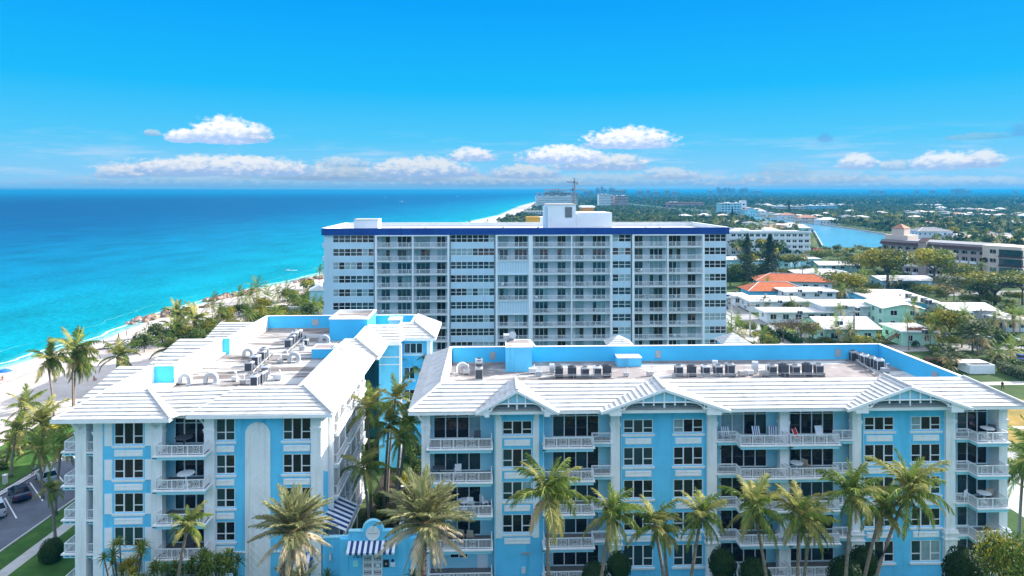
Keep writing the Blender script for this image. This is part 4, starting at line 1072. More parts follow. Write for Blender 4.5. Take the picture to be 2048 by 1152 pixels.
for i, (px_, py_, k) in enumerate(rowA): ac(FR, px_, py_, zr, ['dark condenser at the bulkhead end of the first row', 'taller dark condenser second in the first row', 'grey condenser between dark and pale ones in first row', 'pale condenser in the first row by the low bulkhead', 'dark condenser at the far end of the first row'][i] + ' on the long roof', g1, k)
rowB = [(1357, 751, 'grey'), (1383, 752, 'dark'), (1411, 750, 'pale'), (1436, 750, 'grey'), (1460, 751, 'grey')]
for i, (px_, py_, k) in enumerate(rowB): ac(FR, px_, py_, zr, ['first', 'dark second', 'tall pale third', 'fourth', 'last'][i] + ' condenser of the middle row behind the big middle gable', g1, k)
rowC = [(1544, 751, 'grey'), (1567, 752, 'dark'), (1590, 750, 'grey'), (1614, 751, 'dark'), (1637, 750, 'grey')]
for i, (px_, py_, k) in enumerate(rowC): ac(FR, px_, py_, zr, ['first', 'low dark second', 'third', 'dark fourth', 'last'][i] + ' condenser of the row nearest the street end of the long roof', g1, k)
rowD = [(1706, 722, 'grey'), (1720, 724, 'grey'), (1731, 730, 'pale'), (1743, 735, 'grey'), (1758, 741, 'pale')]
for i, (px_, py_, k) in enumerate(rowD): ac(FR, px_, py_, zr, ['rearmost', 'second', 'third', 'fourth', 'frontmost pale'][i] + ' condenser of the file along the street-end parapet', g1, k)
zd = 15.9
for i, (px_, py_, k) in enumerate([(499, 742, 'grey'), (512, 731, 'pale'), (524, 721, 'grey'), (528, 715, 'grey')]):
    ac(FL, px_, py_, zd, ['frontmost', 'second', 'third', 'rearmost'][i] + ' condenser of the middle file on the white-coated roof', g2, k, 1.05)
for i, (px_, py_, k) in enumerate([(510, 773, 'pale'), (521, 767, 'grey'), (527, 760, 'grey'), (531, 753, 'pale')]):
    ac(FL, px_, py_, zd, ['frontmost', 'second', 'third', 'rearmost'][i] + ' condenser of the file nearest the front slope of the seaward roof', g2, k, .95)
for i, (px_, py_, k) in enumerate([(577, 695, 'grey'), (584, 688, 'grey'), (590, 682, 'pale'), (597, 677, 'pale')]):
    ac(FL, px_, py_, zd, ['frontmost', 'second', 'third', 'rearmost'][i] + ' condenser of the far file before the big roof bulkhead', g2, k, 1.05)
ac(FL, 612, 690, zd, 'lone low pale condenser by the arched duct near the big bulkhead', g2, 'pale', .75)
def vent_mesh():
    """arched gooseneck duct, a half hoop of sheet metal"""
    b = MB(); n = 9; r0, r1, w = .34, .72, .34
    for k in range(n):
        a, c = math.pi * k / n, math.pi * (k + 1) / n
        q = [(math.cos(t) * r, .55 + math.sin(t) * r) for t in (a, c) for r in (r0, r1)]
        for y in (-w, w): b.face([(q[0][0], y, q[0][1]), (q[1][0], y, q[1][1]), (q[3][0], y, q[3][1]), (q[2][0], y, q[2][1])])
        for i, j in ((0, 2), (1, 3)): b.face([(q[i][0], -w, q[i][1]), (q[j][0], -w, q[j][1]), (q[j][0], w, q[j][1]), (q[i][0], w, q[i][1])])
    b.box(-r1, -r0, -w, w, .12, .55); b.box(r0, r1, -w, w, 0, .55)
    return b.mesh('duct', 'galv')
VM = vent_mesh(); VB = MB().box(.22, .84, -.46, .46, 0, .10).mesh('curb', 'ac_light')
def vent(frame, px, py, z, rz, label, group, s=1.0):
    x, y = frame.onz(px, py, z); t = thing('roof_vent', label, 'roof vent', frame.world(x, y, z), frame.th + rz, group)
    s *= .86; obj('duct', VM, t, sc=s); obj('curb', VB, t, sc=s)
gv1, gv2 = 'arched vents on the inland condominium roof', 'arched vents on the seaward condominium roof'
vent(FR, 925, 746, zr, .15, 'arched metal vent near the seaward end of the long roof', gv1, 1.05); vent(FR, 1104, 746, zr, 1.5, 'narrow arched vent before the back parapet beside the tall bulkhead', gv1, .95)
vent(FR, 1430, 739, zr, 1.2, 'arched vent behind the middle row of condensers', gv1, .95); vent(FR, 1510, 744, zr, 1.25, 'arched vent standing between two rows of condensers', gv1, 1.1)
for px_, py_, lab, s in ((370, 768, 'arched vent nearest the blue parapet step at the front', 1.05), (422, 767, 'second arched vent behind the front roof slope', 1.1), (496, 714, 'arched vent behind the middle file of condensers', 1.0), (588, 725, 'arched vent alone by the low blue bulkhead', 1.15), (649, 688, 'arched vent beside the big blue bulkhead', 1.1)):
    vent(FL, px_, py_, zd, .1, lab, gv2, s)
def piperack(frame, a, b_, z, label):
    p = Vector(frame.onz(*a, z) + (0,)); q = Vector(frame.onz(*b_, z) + (0,)); L = (q - p).length; d = (q - p) / L
    t = thing('pipe_rack', label, 'pipe rack', frame.world(p.x, p.y, z), frame.th + math.atan2(d.y, d.x), 'rooftop pipe racks')
    obj('rail', MB().tube([(0, 0, .42), (L, 0, .42)], .035, 5).mesh('rail', 'galv'), t); obj('pipe', MB().tube([(0, .15, .22), (L, .15, .22)], .05, 5).tube([(0, .28, .22), (L, .28, .22)], .035, 5).mesh('pipe', 'concrete'), t)
    n = max(2, int(L / 1.6))
    pm = MB().box(-.03, .03, -.03, .32, 0, .42).mesh('post', 'galv')
    for k in range(n + 1): obj('post', pm, t, (L * k / n, 0, 0))
piperack(FR, (1110, 757), (1222, 756), zr, 'pipe rack in front of the first condenser row on the long roof'); piperack(FR, (1346, 755), (1472, 755), zr, 'pipe rack in front of the middle condenser row on the long roof'); piperack(FR, (1530, 754), (1650, 754), zr, 'pipe rack in front of the street-end condenser row')
piperack(FR, (1712, 726), (1752, 752), zr, 'pipe rack running beside the condenser file at the street-end parapet')
piperack(FL, (506, 750), (545, 712), zd, 'pipe rack beside the middle condenser file of the seaward roof'); piperack(FL, (575, 708), (612, 676), zd, 'pipe rack beside the far condenser file of the seaward roof')
for fr_, z_, lst in ((FR, zr, [(912, 752), (934, 748), (1078, 752), (1065, 747), (1485, 752), (1500, 750), (1528, 752), (1770, 746), (1300, 752), (1252, 753)]), (FL, zd, [(560, 726), (571, 719), (486, 768), (470, 762), (640, 684), (605, 700), (556, 760)])):
    for k, (px_, py_) in enumerate(lst):
        x, y = fr_.onz(px_, py_, z_); s = rnd.uniform(.5, 1.0)
        t = thing('roof_box', ('small pale duct box on the inland condominium roof among the condensers' if fr_ is FR else 'small pale duct box on the seaward condominium roof'), 'roof box', fr_.world(x, y, z_), fr_.th + rnd.uniform(-.3, .3), 'duct boxes on the ' + ('inland' if fr_ is FR else 'seaward') + ' roof')
        obj('box', MB().box(-.45 * s, .45 * s, -.3 * s, .3 * s, .12, .12 + .5 * s).box(-.4 * s, -.3 * s, -.28 * s, .28 * s, 0, .12).box(.3 * s, .4 * s, -.28 * s, .28 * s, 0, .12).mesh('box', rnd.choice(['ac_light', 'galv', 'concrete'])), t)
        obj('pipe', MB().tube([(.2 * s, 0, .3), (.2 * s, 0, .75 + .3 * s), (.2 * s, -.35, .85 + .3 * s)], .07, 6).mesh('pipe', 'ac_light'), t)
# ------------------------------------------------------------------ ten-storey slab block behind
FT = Frame(141.75, 2.6)
M['tband'] = mk('pale_blue_render', (.52, .66, .76), .8, .06, .3, stain=((.42, .54, .63), 1.0, .55, .8, (1, 1, .12)))
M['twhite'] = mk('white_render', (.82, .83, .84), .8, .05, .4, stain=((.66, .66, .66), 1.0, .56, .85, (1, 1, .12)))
M['twall'] = mk('shaded_recess_render', (.54, .56, .59), .8, .08, .5, stain=((.42, .43, .45), .8, .52, .8, (1, 1, .2)))  # white render darkened: the balcony recess shade is put into the colour
M['troyal'] = mk('royal_blue_fascia', (.008, .055, .26), .7, .10, .3, stain=((.02, .09, .31), .8, .55, .8, (1, 1, .15)))
M['troof'] = mk('pale_roof_membrane', (.50, .49, .49), .85, .12, .2)
M['orange'] = mk('orange_louvre', (.55, .30, .06), .7, .1, 2)
M['brownbox'] = mk('brown_cladding', (.28, .16, .07), .7, .1, 2)
TW = thing('apartment_tower', 'wide ten-storey apartment block with a royal blue roof band and rows of balconies', 'apartment building', (0, 141.75, 0), FT.th)
tx = lambda px, y=0.0: FT.x(px, y)
FH = 2.765; ZTOP, ZB = 28.45, 27.05
xL, xR, DEP = tx(648), tx(1453), 24.0
floors_t = [24.45 - FH * k for k in range(10)]
# window strips: (left, right, lights)
STR = [(666, 748, (4, 3)), (901, 989, (4, 4)), (1225, 1262, (3,)), (1408, 1452, (4,))]
def tower_window(x0, x1, z, nl, parent):
    w, h = x1 - x0, 1.55
    key = ('tw', round(w, 2), nl)
    def mkf():
        b = MB(); fw = .07
        b.box(0, w, -.06, .05, 0, fw); b.box(0, w, -.06, .05, h - fw, h); b.box(0, w, -.05, .04, h * .46, h * .46 + .08)
        for k in range(nl + 1): x = w * k / nl; b.box(max(0, x - .05), min(w, x + .05), -.06, .05, fw, h - fw)
        return b.mesh('window_frame', 'rail')
    o = obj('window', shared(CW_, key, mkf), parent, (x0, .06, z))
    g0 = rnd.choices(['glass', 'glass_teal', 'glass_curt'], (.52, .28, .20))[0]
    for k in range(nl):
        g = g0 if rnd.random() < .6 else rnd.choices(['glass', 'glass_teal', 'glass_curt'], (.55, .22, .23))[0]
        obj('pane', shared(CW_, ('twp', round(w / nl, 2), g), lambda: MB().box(0, w / nl, 0, .02, .04, h - .04).mesh('pane', g)), o, (w * k / nl, .0, 0))
for pa, pb, groups in STR:
    xa, xb = tx(pa), tx(pb)
    if pa == 666: wa = xL
    else: wa = xa
    holes = [(xa, xb, z + 1.03, z + 2.58) for z in floors_t]
    b = MB(); wall_holes(b, wa, (xR if pa == 1408 else xb), -.3, ZB, 0, holes, .12); part(TW, 'wall', b, 'tband')
    n = sum(groups); gap = .12
    for z in floors_t:
        x = xa
        for g in groups:
            w = (xb - xa) * g / n; tower_window(x, x + w, z + 1.03, g, TW); x += w
# seaward end bows out a little with open corner ledges
for z in floors_t:
    part(TW, 'corner_ledge', shared(CW_, 'tled', lambda: MB()) if False else MB().prism([(xL, 0), (xL, 6), (xL - .55, 6.0), (xL - .55, .9), (xL - .2, .1)], z + .05, z + .95), 'tband')
part(TW, 'wall', MB().box(xL + .02, xR - .02, 1.7, DEP - .02, -.3, ZB, faces='xXY'), 'tband')
# balcony bays: (left, right, dividers, doors)
BT = [(752, 897, (826,), ((763, 780), (795, 822), (833, 860), (874, 891))), (993, 1059, (), ((999, 1016), (1029, 1054))),
      (1063, 1222, (1143,), ((1070, 1096), (1115, 1131), (1151, 1167), (1185, 1211))), (1266, 1406, (1335,), ((1269, 1285), (1299, 1325), (1337, 1361), (1375, 1391)))]
CH = {}
def chair_mesh(c):
    b = MB(); b.box(-.25, .25, -.25, .25, .40, .46); b.box(-.25, .25, .2, .27, .46, .95)
    for sx in (-.22, .22):
        for sy in (-.22, .22): b.box(sx - .02, sx + .02, sy - .02, sy + .02, 0, .40)
    return b.mesh('chair', c)
def table_mesh(c):
    b = MB(); b.tube([(0, 0, .70), (0, 0, .74)], .5, 10); b.tube([(0, 0, 0), (0, 0, .70)], .05, 6); b.tube([(0, 0, 0), (0, 0, .03)], .25, 8)
    return b.mesh('table', c)
closed = {(993, 2), (993, 5)}
for bi, (pa, pb, divs, doors) in enumerate(BT):
    xa, xb, yr = tx(pa), tx(pb), 1.35
    hs = [(tx(a, yr), tx(c, yr), z + .05, z + 2.25) for a, c in doors for z in floors_t]
    b = MB(); wall_holes(b, xa, xb, -.3, ZB, yr, hs, .12); b.face([(xa, 0, -.3), (xa, 0, ZB), (xa, yr, ZB), (xa, yr, -.3)]); b.face([(xb, 0, -.3), (xb, yr, -.3), (xb, yr, ZB), (xb, 0, ZB)])
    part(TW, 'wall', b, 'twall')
    # white frame round the bay: fins at the sides and dividers, slab edges
    for px_ in (pa, *divs, pb):
        part(TW, 'balcony_fin', MB().box(tx(px_) - (.22 if px_ in (pa, pb) else .13), tx(px_) + (.22 if px_ in (pa, pb) else .13), -.42, yr - .002, -.3, ZB - .25), 'twhite')
    part(TW, 'bay_head', MB().box(xa - .22, xb + .22, -.45, .1, ZB - .25, ZB - .02), 'twhite')
    for k, z in enumerate(floors_t):
        sl = obj('balcony', shared(CW_, ('tsl', bi), lambda: MB().box(0, xb - xa, -.38, yr, -.16, 0).mesh('balcony', 'twhite')), TW, (xa, 0, z))
        def rl():
            b = MB(); L = xb - xa - .3
            b.box(.15, L + .15, -.33, -.27, .98, 1.05); b.box(.15, L + .15, -.32, -.28, .10, .15)
            n_ = int(L / .17)
            for q in range(n_ + 1): x = .15 + L * q / n_; b.box(x - .018, x + .018, -.315, -.285, .15, .98, faces='xXyY')
            for q in range(int(L / 2.2) + 1): x = .15 + 2.2 * q; b.box(x - .035, x + .035, -.34, -.26, 0, 1.05)
            return b.mesh('railing', 'rail')
        if (pa, k) in closed:
            part(TW, 'storm_shutter', MB().box(xa + .22, xb - .22, -.2, -.1, z, z + FH - .17), 'tband')
            for q in range(12):
                xq = xa + .4 + (xb - xa - .8) * q / 11; obj('shutter_slat', MB().box(xq - .04, xq + .04, -.235, -.201, z + .1, z + FH - .3).mesh('shutter_slat', 'twhite'), TW)
            continue
        obj('railing', shared(CW_, ('trl', bi), rl), sl)
        for a, c in doors:
            x0, x1 = tx(a, yr), tx(c, yr); nl = 3 if c - a > 20 else 2
            g = rnd.choices(['glass', 'glass_teal', 'glass_curt'], (.72, .18, .10))[0]
            def df():
                b = MB(); w = x1 - x0
                for q in range(nl + 1): x = w * q / nl; b.box(max(0, x - .05), min(w, x + .05), -.05, .06, 0, 2.2)
                b.box(0, w, -.05, .06, 2.13, 2.2); return b.mesh('sliding_door', 'ac_light' if rnd.random() < .5 else 'wicker')
            d = obj('sliding_door', shared(CW_, ('tdf', round(x1 - x0, 2), nl, rnd.randint(0, 1)), df), TW, (x0, yr, z + .05))
            for q in range(nl):
                gg = g if rnd.random() < .8 else rnd.choice(['glass', 'glass_curt'])
                w = (x1 - x0) / nl
                obj('pane', shared(CW_, ('tdp', round(w, 2), gg), lambda: MB().box(0, w, 0, .02, .02, 2.15).mesh('pane', gg)), d, (w * q, .06, 0))
# blue roof band, parapets and roof
b = MB(); o_ = .42
b.box(xL - .45, xR + .5, -o_, -o_ + .3, ZB, ZTOP); b.box(xL - .45, xL - .2, -o_ + .3, DEP, ZB, ZTOP - .01); b.box(xR + .25, xR + .5, -o_ + .3, DEP, ZB, ZTOP - .01); b.box(xL - .45, xR + .5, DEP, DEP + .3, ZB, ZTOP - .01)
part(TW, 'roof_band', b, 'troyal')
b = MB(); b.box(xL - .2, xR + .25, DEP - .25, DEP - .001, ZB, ZTOP - .06); b.box(xL - .2, xL + .05, 0, DEP - .25, ZB, ZTOP - .06); b.box(xR, xR + .25, 0, DEP - .25, ZB, ZTOP - .06); b.box(xL - .47, xR + .52, DEP - .3, DEP + .35, ZTOP - .009, ZTOP + .06)
b.box(xL - .5, xL + .1, -o_ + .31, DEP - .3, ZTOP - .009, ZTOP + .06); b.box(xR - .05, xR + .55, -o_ + .31, DEP - .3, ZTOP - .009, ZTOP + .06)
part(TW, 'parapet', b, 'twhite')
part(TW, 'roof_deck', MB().box(xL - .2, xR + .25, -o_ + .3, DEP - .25, ZB - .05, ZB + .55, faces='Z'), 'troof')
def tbox(name, pa, pb, py_top, y0, y1, mat, z0=ZB + .5):
    z1 = FT.z((pa + pb) / 2, py_top, y0); return part(TW, name, MB().box(tx(pa, y0), tx(pb, y0), y0, y1, z0, z1), mat), z1
tbox('stair_housing', 708, 756, 440, 2.0, 6.5, 'twhite')
z = FT.z(732, 440, 2); part(TW, 'housing_cap', MB().box(tx(707, 2), tx(757, 2), 1.9, 6.6, z, z + .15), 'concrete')
o, z1 = tbox('lift_housing', 1096, 1152, 410, 3.0, 11.0, 'twhite')
part(TW, 'housing_cap', MB().box(tx(1095, 3), tx(1153, 3), 2.9, 11.1, z1, z1 + .18), 'concrete')
lv = part(TW, 'louvre', MB().box(tx(1130, 3), tx(1144, 3), 2.9, 2.998, FT.z(1137, 435, 3), FT.z(1137, 414.5, 3)), 'ac_dark')
b = MB()
zz = FT.z(1137, 434.5, 3)
while zz < FT.z(1137, 415, 3): b.box(tx(1130, 3), tx(1144, 3), 2.86, 2.9, zz, zz + .06); zz += .16
obj('louvre_blade', b.mesh('louvre_blade', 'ac'), lv)
part(TW, 'plant_room', MB().box(tx(1090, 3.6), tx(1096, 3) - .01, 3.6, 9, ZB + .5, z1 - .3), 'tband')
tbox('plant_room', 1152.3, 1224, 425.5, 3.4, 12.0, 'twhite')
part(TW, 'plant_screen', MB().box(tx(1164, 14), tx(1188, 14), 14, 18, ZB + .5, FT.z(1175, 415, 14)), 'brownbox'); part(TW, 'screen_cap', MB().box(tx(1163, 14), tx(1190, 14), 13.8, 18.2, FT.z(1175, 415, 14), FT.z(1175, 412, 14)), 'twhite')
_t = thing('apartment_block', 'block behind the tower with an orange louvred roof housing showing over the parapet', 'apartment building', FT.world(0, 0), FT.th); obj('wall', MB().box(tx(1040, 40), tx(1100, 40), 40, 60, -.1, 26.5).mesh('wall', 'twhite'), _t); obj('roof_housing', MB().box(tx(1053, 42), tx(1080, 42), 42, 46, 26.5, FT.z(1066, 434, 42)).mesh('roof_housing', 'orange'), _t); obj('stair_housing', MB().box(tx(1080.3, 42), tx(1091, 42), 41.9, 46, 26.5, FT.z(1085, 434, 42)).mesh('stair_housing', 'twhite'), _t)
for px_ in (800, 850, 1005, 1075, 1290, 1318, 1180): part(TW, 'roof_vent', MB().tube([(tx(px_, 5), 5, ZB + .5), (tx(px_, 5), 5, ZB + 1.2), (tx(px_, 5) + .3, 5, ZB + 1.35)], .2, 6), 'ac_light')
part(TW, 'hand_rail', MB().tube([(tx(1188, 2), 2, ZB + 1.5), (tx(1222, 2), 2, ZB + 1.5)], .05, 4), 'ac')
# balcony furniture: separate things standing on the slabs
cm_ = {c: chair_mesh(c) for c in ('canvas', 'wicker', 'ac_dark', 'ac')}; tm_ = {c: table_mesh(c) for c in ('canvas', 'ac_dark')}
def tower_place(n):
    cnt = 0
    for k in range(0, 8):
        for bi, (pa, pb, divs, doors) in enumerate(BT):
            if (pa, k) in closed: continue
            edges = [pa, *divs, pb]
            for ea, eb in zip(edges, edges[1:]):
                if rnd.random() < .22: continue
                m_ = rnd.randint(1, 3); c = rnd.choice(['canvas', 'wicker', 'ac_dark', 'ac'])
                x = tx(ea) + rnd.uniform(1.0, 2.5)
                for q in range(m_):
                    if x > tx(eb) - .6: break
                    nm = 'table' if (q == 1) else 'chair'
                    w = FT.world(x, rnd.uniform(.3, .75), floors_t[k] + .005)
                    o = obj(nm, tm_['canvas' if c == 'canvas' else 'ac_dark'] if nm == 'table' else cm_[c], None, w, rnd.uniform(-1.2, 1.2) + math.pi)
                    col_ = {'canvas': 'white', 'wicker': 'tan', 'ac_dark': 'dark', 'ac': 'grey'}[c]
                    tag(o, f'small {col_ if nm == "chair" else ("white" if c == "canvas" else "dark")} {nm} on a balcony of the wide apartment block', nm, f'{col_ if nm == "chair" else ("white" if c == "canvas" else "dark")} {nm}s on the apartment block balconies')
                    x += rnd.uniform(.9, 1.5)
tower_place(0)
# little hipped pavilion roofs between the blocks
for (pl, pa_, pr, py_b, py_t, lab) in ((1214, 1241, 1268, 692, 676, 'white hipped pavilion roof showing over the blue parapet before the tower'), (1445, 1478, 1506, 690, 671, 'white hipped pavilion roof at the street corner of the tower')):
    Y_ = 100.0; q = lambda px, py: Vector(((px - 1024) / F_PX * Y_, Y_, CAM_H - (py - HOR) * Y_ / F_PX))
    A_, B_, C_ = q(pl, py_b), q(pr, py_b), q(pa_, py_t); w = (B_ - A_).x / 2
    t = thing('pavilion', lab, 'pavilion', ((A_.x + B_.x) / 2, Y_ + w, 0))
    z0, z1 = A_.z, C_.z
    for k in range(4):
        a = math.pi / 2 * k; p0 = Vector((math.cos(a - math.pi / 4 - math.pi / 2), math.sin(a - math.pi / 4 - math.pi / 2), 0)) * w * 1.414; p1 = Vector((math.cos(a + math.pi / 4 - math.pi / 2), math.sin(a + math.pi / 4 - math.pi / 2), 0)) * w * 1.414
        slope(t, (p0.x, p0.y, z0), (p1.x, p1.y, z0), (0, 0, z1), (0, 0, z1 + .001), 5, lift=.05)
    obj('wall', MB().box(-w * .8, w * .8, -w * .8, w * .8, 0, z0).mesh('wall', 'blue'), t)
# ------------------------------------------------------------------ plants
def leafmat(n, c, isl=.28, trans=.30, rough=.55, spec=.16): M[n] = mk(n, c, rough, 0, 1, spec=spec, trans=trans, island=isl)
leafmat('frond_green', (.15, .215, .040), .35, .35); leafmat('frond_olive', (.32, .315, .09), .35, .35); leafmat('frond_dry', (.52, .39, .20), .3, .30)
leafmat('date_green', (.27, .28, .12), .35, .28); leafmat('date_dry', (.56, .47, .31), .3, .28)
leafmat('leaf_dark', (.034, .066, .018), .45, .2); leafmat('leaf_mid', (.095, .145, .030), .5, .25); leafmat('leaf_yellow', (.28, .26, .022), .45, .3); leafmat('leaf_grey', (.14, .165, .085), .4, .2); leafmat('leaf_rust', (.16, .10, .06), .5, .2)
leafmat('casuarina', (.030, .055, .030), .4, .15); leafmat('clip_green', (.020, .058, .014), .55, .2)
M['trunk'] = mk('palm_trunk', (.24, .19, .145), .9, .25, 5, spec=.1, stain=((.12, .09, .07), 3, .5, .75, (1, 1, 4)))
M['trunk_date'] = mk('date_palm_trunk', (.17, .12, .085), .95, .35, 6, spec=.1)
M['bark'] = mk('bark', (.13, .105, .085), .95, .3, 3, spec=.1)
M['fruit'] = mk('yellow_fruit_stalks', (.62, .38, .03), .7, .2, 8); M['coconut'] = mk('coconuts', (.30, .24, .05), .6, .2, 8)
def frond(L, elev, droop, nl, leaf, hang, seed, wid=.055, mats=('frond_green', 'frond_olive'), two=True):
    r = random.Random(seed); b = MB(); n = 9; p = Vector((0, 0, 0)); P = [p.copy()]; T = []
    for i in range(n):
        t = (i + .5) / n; e = R(elev) - R(droop) * t ** 1.25
        d = Vector((math.cos(e), 0, math.sin(e))); T.append(d); p = p + d * (L / n); P.append(p.copy())
    T.append(T[-1])
    b.tube(P, [.045 * (1 - i / n * .8) * (L / 3.4) for i in range(n + 1)], 4, 1, cap=False)
    for i in range(nl):
        t = .10 + .90 * (i + .5) / nl; f = t * n; k = min(int(f), n - 1); q = P[k].lerp(P[k + 1], f - k); d = T[k]
        up = Vector((-d.z, 0, d.x))
        ln = leaf * (math.sin(math.pi * (.14 + .80 * t)) ** .7) * r.uniform(.82, 1.12)
        fw = R(25 + 45 * t)
        for s in (-1, 1):
            dr = Vector((0, s, 0)) * math.cos(fw) + d * math.sin(fw) + up * r.uniform(.0, .25)
            dr = dr + Vector((0, 0, -hang * r.uniform(.5, 1.4))); dr.normalize()
            m1 = q + dr * ln * .5; d2 = (dr + Vector((0, 0, -hang * .9 - .15))).normalized(); tip = m1 + d2 * ln * .5
            w = d * wid * .5; jj = Vector((0, 0, r.uniform(-.5, .5))) * wid
            i0 = len(b.v); b.v += [tuple(q - w), tuple(q + w), tuple(m1 + w * .8 + jj), tuple(m1 - w * .8 - jj), tuple(tip)]
            b.f += [(i0, i0 + 1, i0 + 2, i0 + 3), (i0 + 3, i0 + 2, i0 + 4)]; b.m += [0, 0]
    return b.mesh('frond', list(mats))
FR_C = {}
def coco_fronds(dry=False):
    out = {}
    for k, (e, dr) in enumerate([(84, 26), (70, 50), (54, 68), (34, 80), (12, 78), (-18, 62), (-50, 38)]):
        mats = ('frond_green', 'frond_olive') if k in (0, 3) else (('frond_olive', 'frond_olive') if k in (1, 2, 4) else ('frond_dry', 'frond_dry') if k == 6 else ('frond_olive', 'frond_dry'))
        out[k] = [frond(3.5, e, dr + 10 * v, 40, .98, (.30 + .3 * v) if k else .1, 100 + k * 7 + v, .10, mats if v == 0 else ('frond_green', 'frond_olive')) for v in range(2)]
    return out
COCO = coco_fronds()
DATE = {k: [frond(2.9, e, dr, 52, .56, h, 300 + k * 5 + v, .075, m_) for v in range(2)] for k, (e, dr, h, m_) in enumerate([(84, 22, 0, ('date_green', 'date_dry')), (68, 36, .05, ('date_green', 'date_dry')), (50, 44, .1, ('date_green', 'date_dry')), (26, 46, .2, ('date_green', 'date_dry')), (-14, 30, .4, ('date_dry', 'date_dry')), (-62, 18, .4, ('date_dry', 'date_dry'))])}
def trunk_mesh(h, lean, r0, r1, seed, mat, rings=.0, n=8):
    r = random.Random(seed); k = 9; pts = []; rs = []
    for i in range(k + 1):
        t = i / k; pts.append((lean[0] * t ** 1.6, lean[1] * t ** 1.6, h * t)); rs.append(r0 + (r1 - r0) * t ** .7 + (.35 * r0 if i == 0 else 0) + r.uniform(-1, 1) * rings)
    return MB().tube(pts, rs, n).mesh('trunk', mat, True)
SPIK = None
def coconut_palm(base, h, lean, cs, label, group, nf=22, wind=.35, seed=0, loc_name='coconut_palm', leanf=.0):
    r = random.Random(seed)
    t = thing(loc_name, label, 'palm tree', base, 0, group)
    obj('trunk', trunk_mesh(h, lean, .17, .12, seed, 'trunk'), t)
    top = Vector((lean[0], lean[1], h))
    crown_tilt = Matrix.Rotation(.42 if wind > .5 else .10, 3, 'Y')
    for i in range(nf):
        tier = i / nf
        k = [0, 1, 1, 2, 2, 3, 3, 4, 4, 5, 5, 6][min(11, int(tier * 12))]
        if k == 6 and r.random() < .25: k = 5
        if r.random() < (.05, .12, .25)[seed % 3]: k = min(6, k + 1)
        a = i * 2.399 + r.uniform(-.3, .3); a = a - wind * math.sin(a) * (1 if k > 0 else .3)
        if wind > .5 and math.cos(a) < -.1 and k in (2, 3, 4, 5): k = max(0, k - 2)
        tilt = r.uniform(-.12, .12)
        obj('frond', r.choice(COCO[k]), t, top + Vector((0, 0, .1 - .02 * k)), sc=cs * r.uniform(.85, 1.12) * (.85 if k in (0, 6) else 1), rot=(crown_tilt @ Matrix.Rotation(a, 3, 'Z') @ Matrix.Rotation(tilt, 3, 'X')).to_euler())
    if r.random() < .6:
        b = MB()
        for q in range(7): a = q * .9; b.ball((math.cos(a) * .25, math.sin(a) * .25, -.2 - .1 * (q % 2)), .13, n=6, k=4)
        obj('coconut_bunch', b.mesh('coconut_bunch', 'coconut'), t, top)
    return t
def date_palm(base, h, lean, cs, label, group, nf=52, seed=0):
    r = random.Random(seed); t = thing('date_palm', label, 'palm tree', base, 0, group)
    obj('trunk', trunk_mesh(h, lean, .30, .33, seed, 'trunk_date', .03, 10), t); top = Vector((lean[0], lean[1], h))
    b = MB()
    for i in range(110):                                   # old leaf bases
        tt = i / 110; a = i * 2.4; z = h * (.1 + .9 * tt); l_ = Vector((lean[0], lean[1], 0)) * tt ** 1.6
        p = l_ + Vector((math.cos(a) * .30, math.sin(a) * .30, z)); q = l_ + Vector((math.cos(a) * .42, math.sin(a) * .42, z + .16)); b.tube([p, q], [.07, .03], 3)
    obj('leaf_scar', b.mesh('leaf_scar', 'trunk_date'), t)
    for i in range(nf):
        tier = i / nf; k = 0 if tier < .10 else 1 if tier < .32 else 2 if tier < .56 else 3 if tier < .80 else 4 if tier < .93 else 5
        a = i * 2.399 + r.uniform(-.25, .25); a -= .28 * math.sin(a)
        obj('frond', r.choice(DATE[k]), t, top + Vector((0, 0, .25 - .05 * k)), sc=cs * r.uniform(.88, 1.12), rot=(r.uniform(-.15, .15), r.uniform(-.08, .08), a))
    b = MB()
    for q in range(16): a = r.uniform(-2.6, -.6); e_ = r.uniform(-.4, .5); b.tube([(0, 0, 0), (math.cos(a) * .5, math.sin(a) * .5, .15 + e_ * .3), (math.cos(a) * .75, math.sin(a) * .75, -.25 + e_ * .3)], .035, 4)
    obj('fruit_stalk', b.mesh('fruit_stalk', 'fruit'), t, top)
    return t
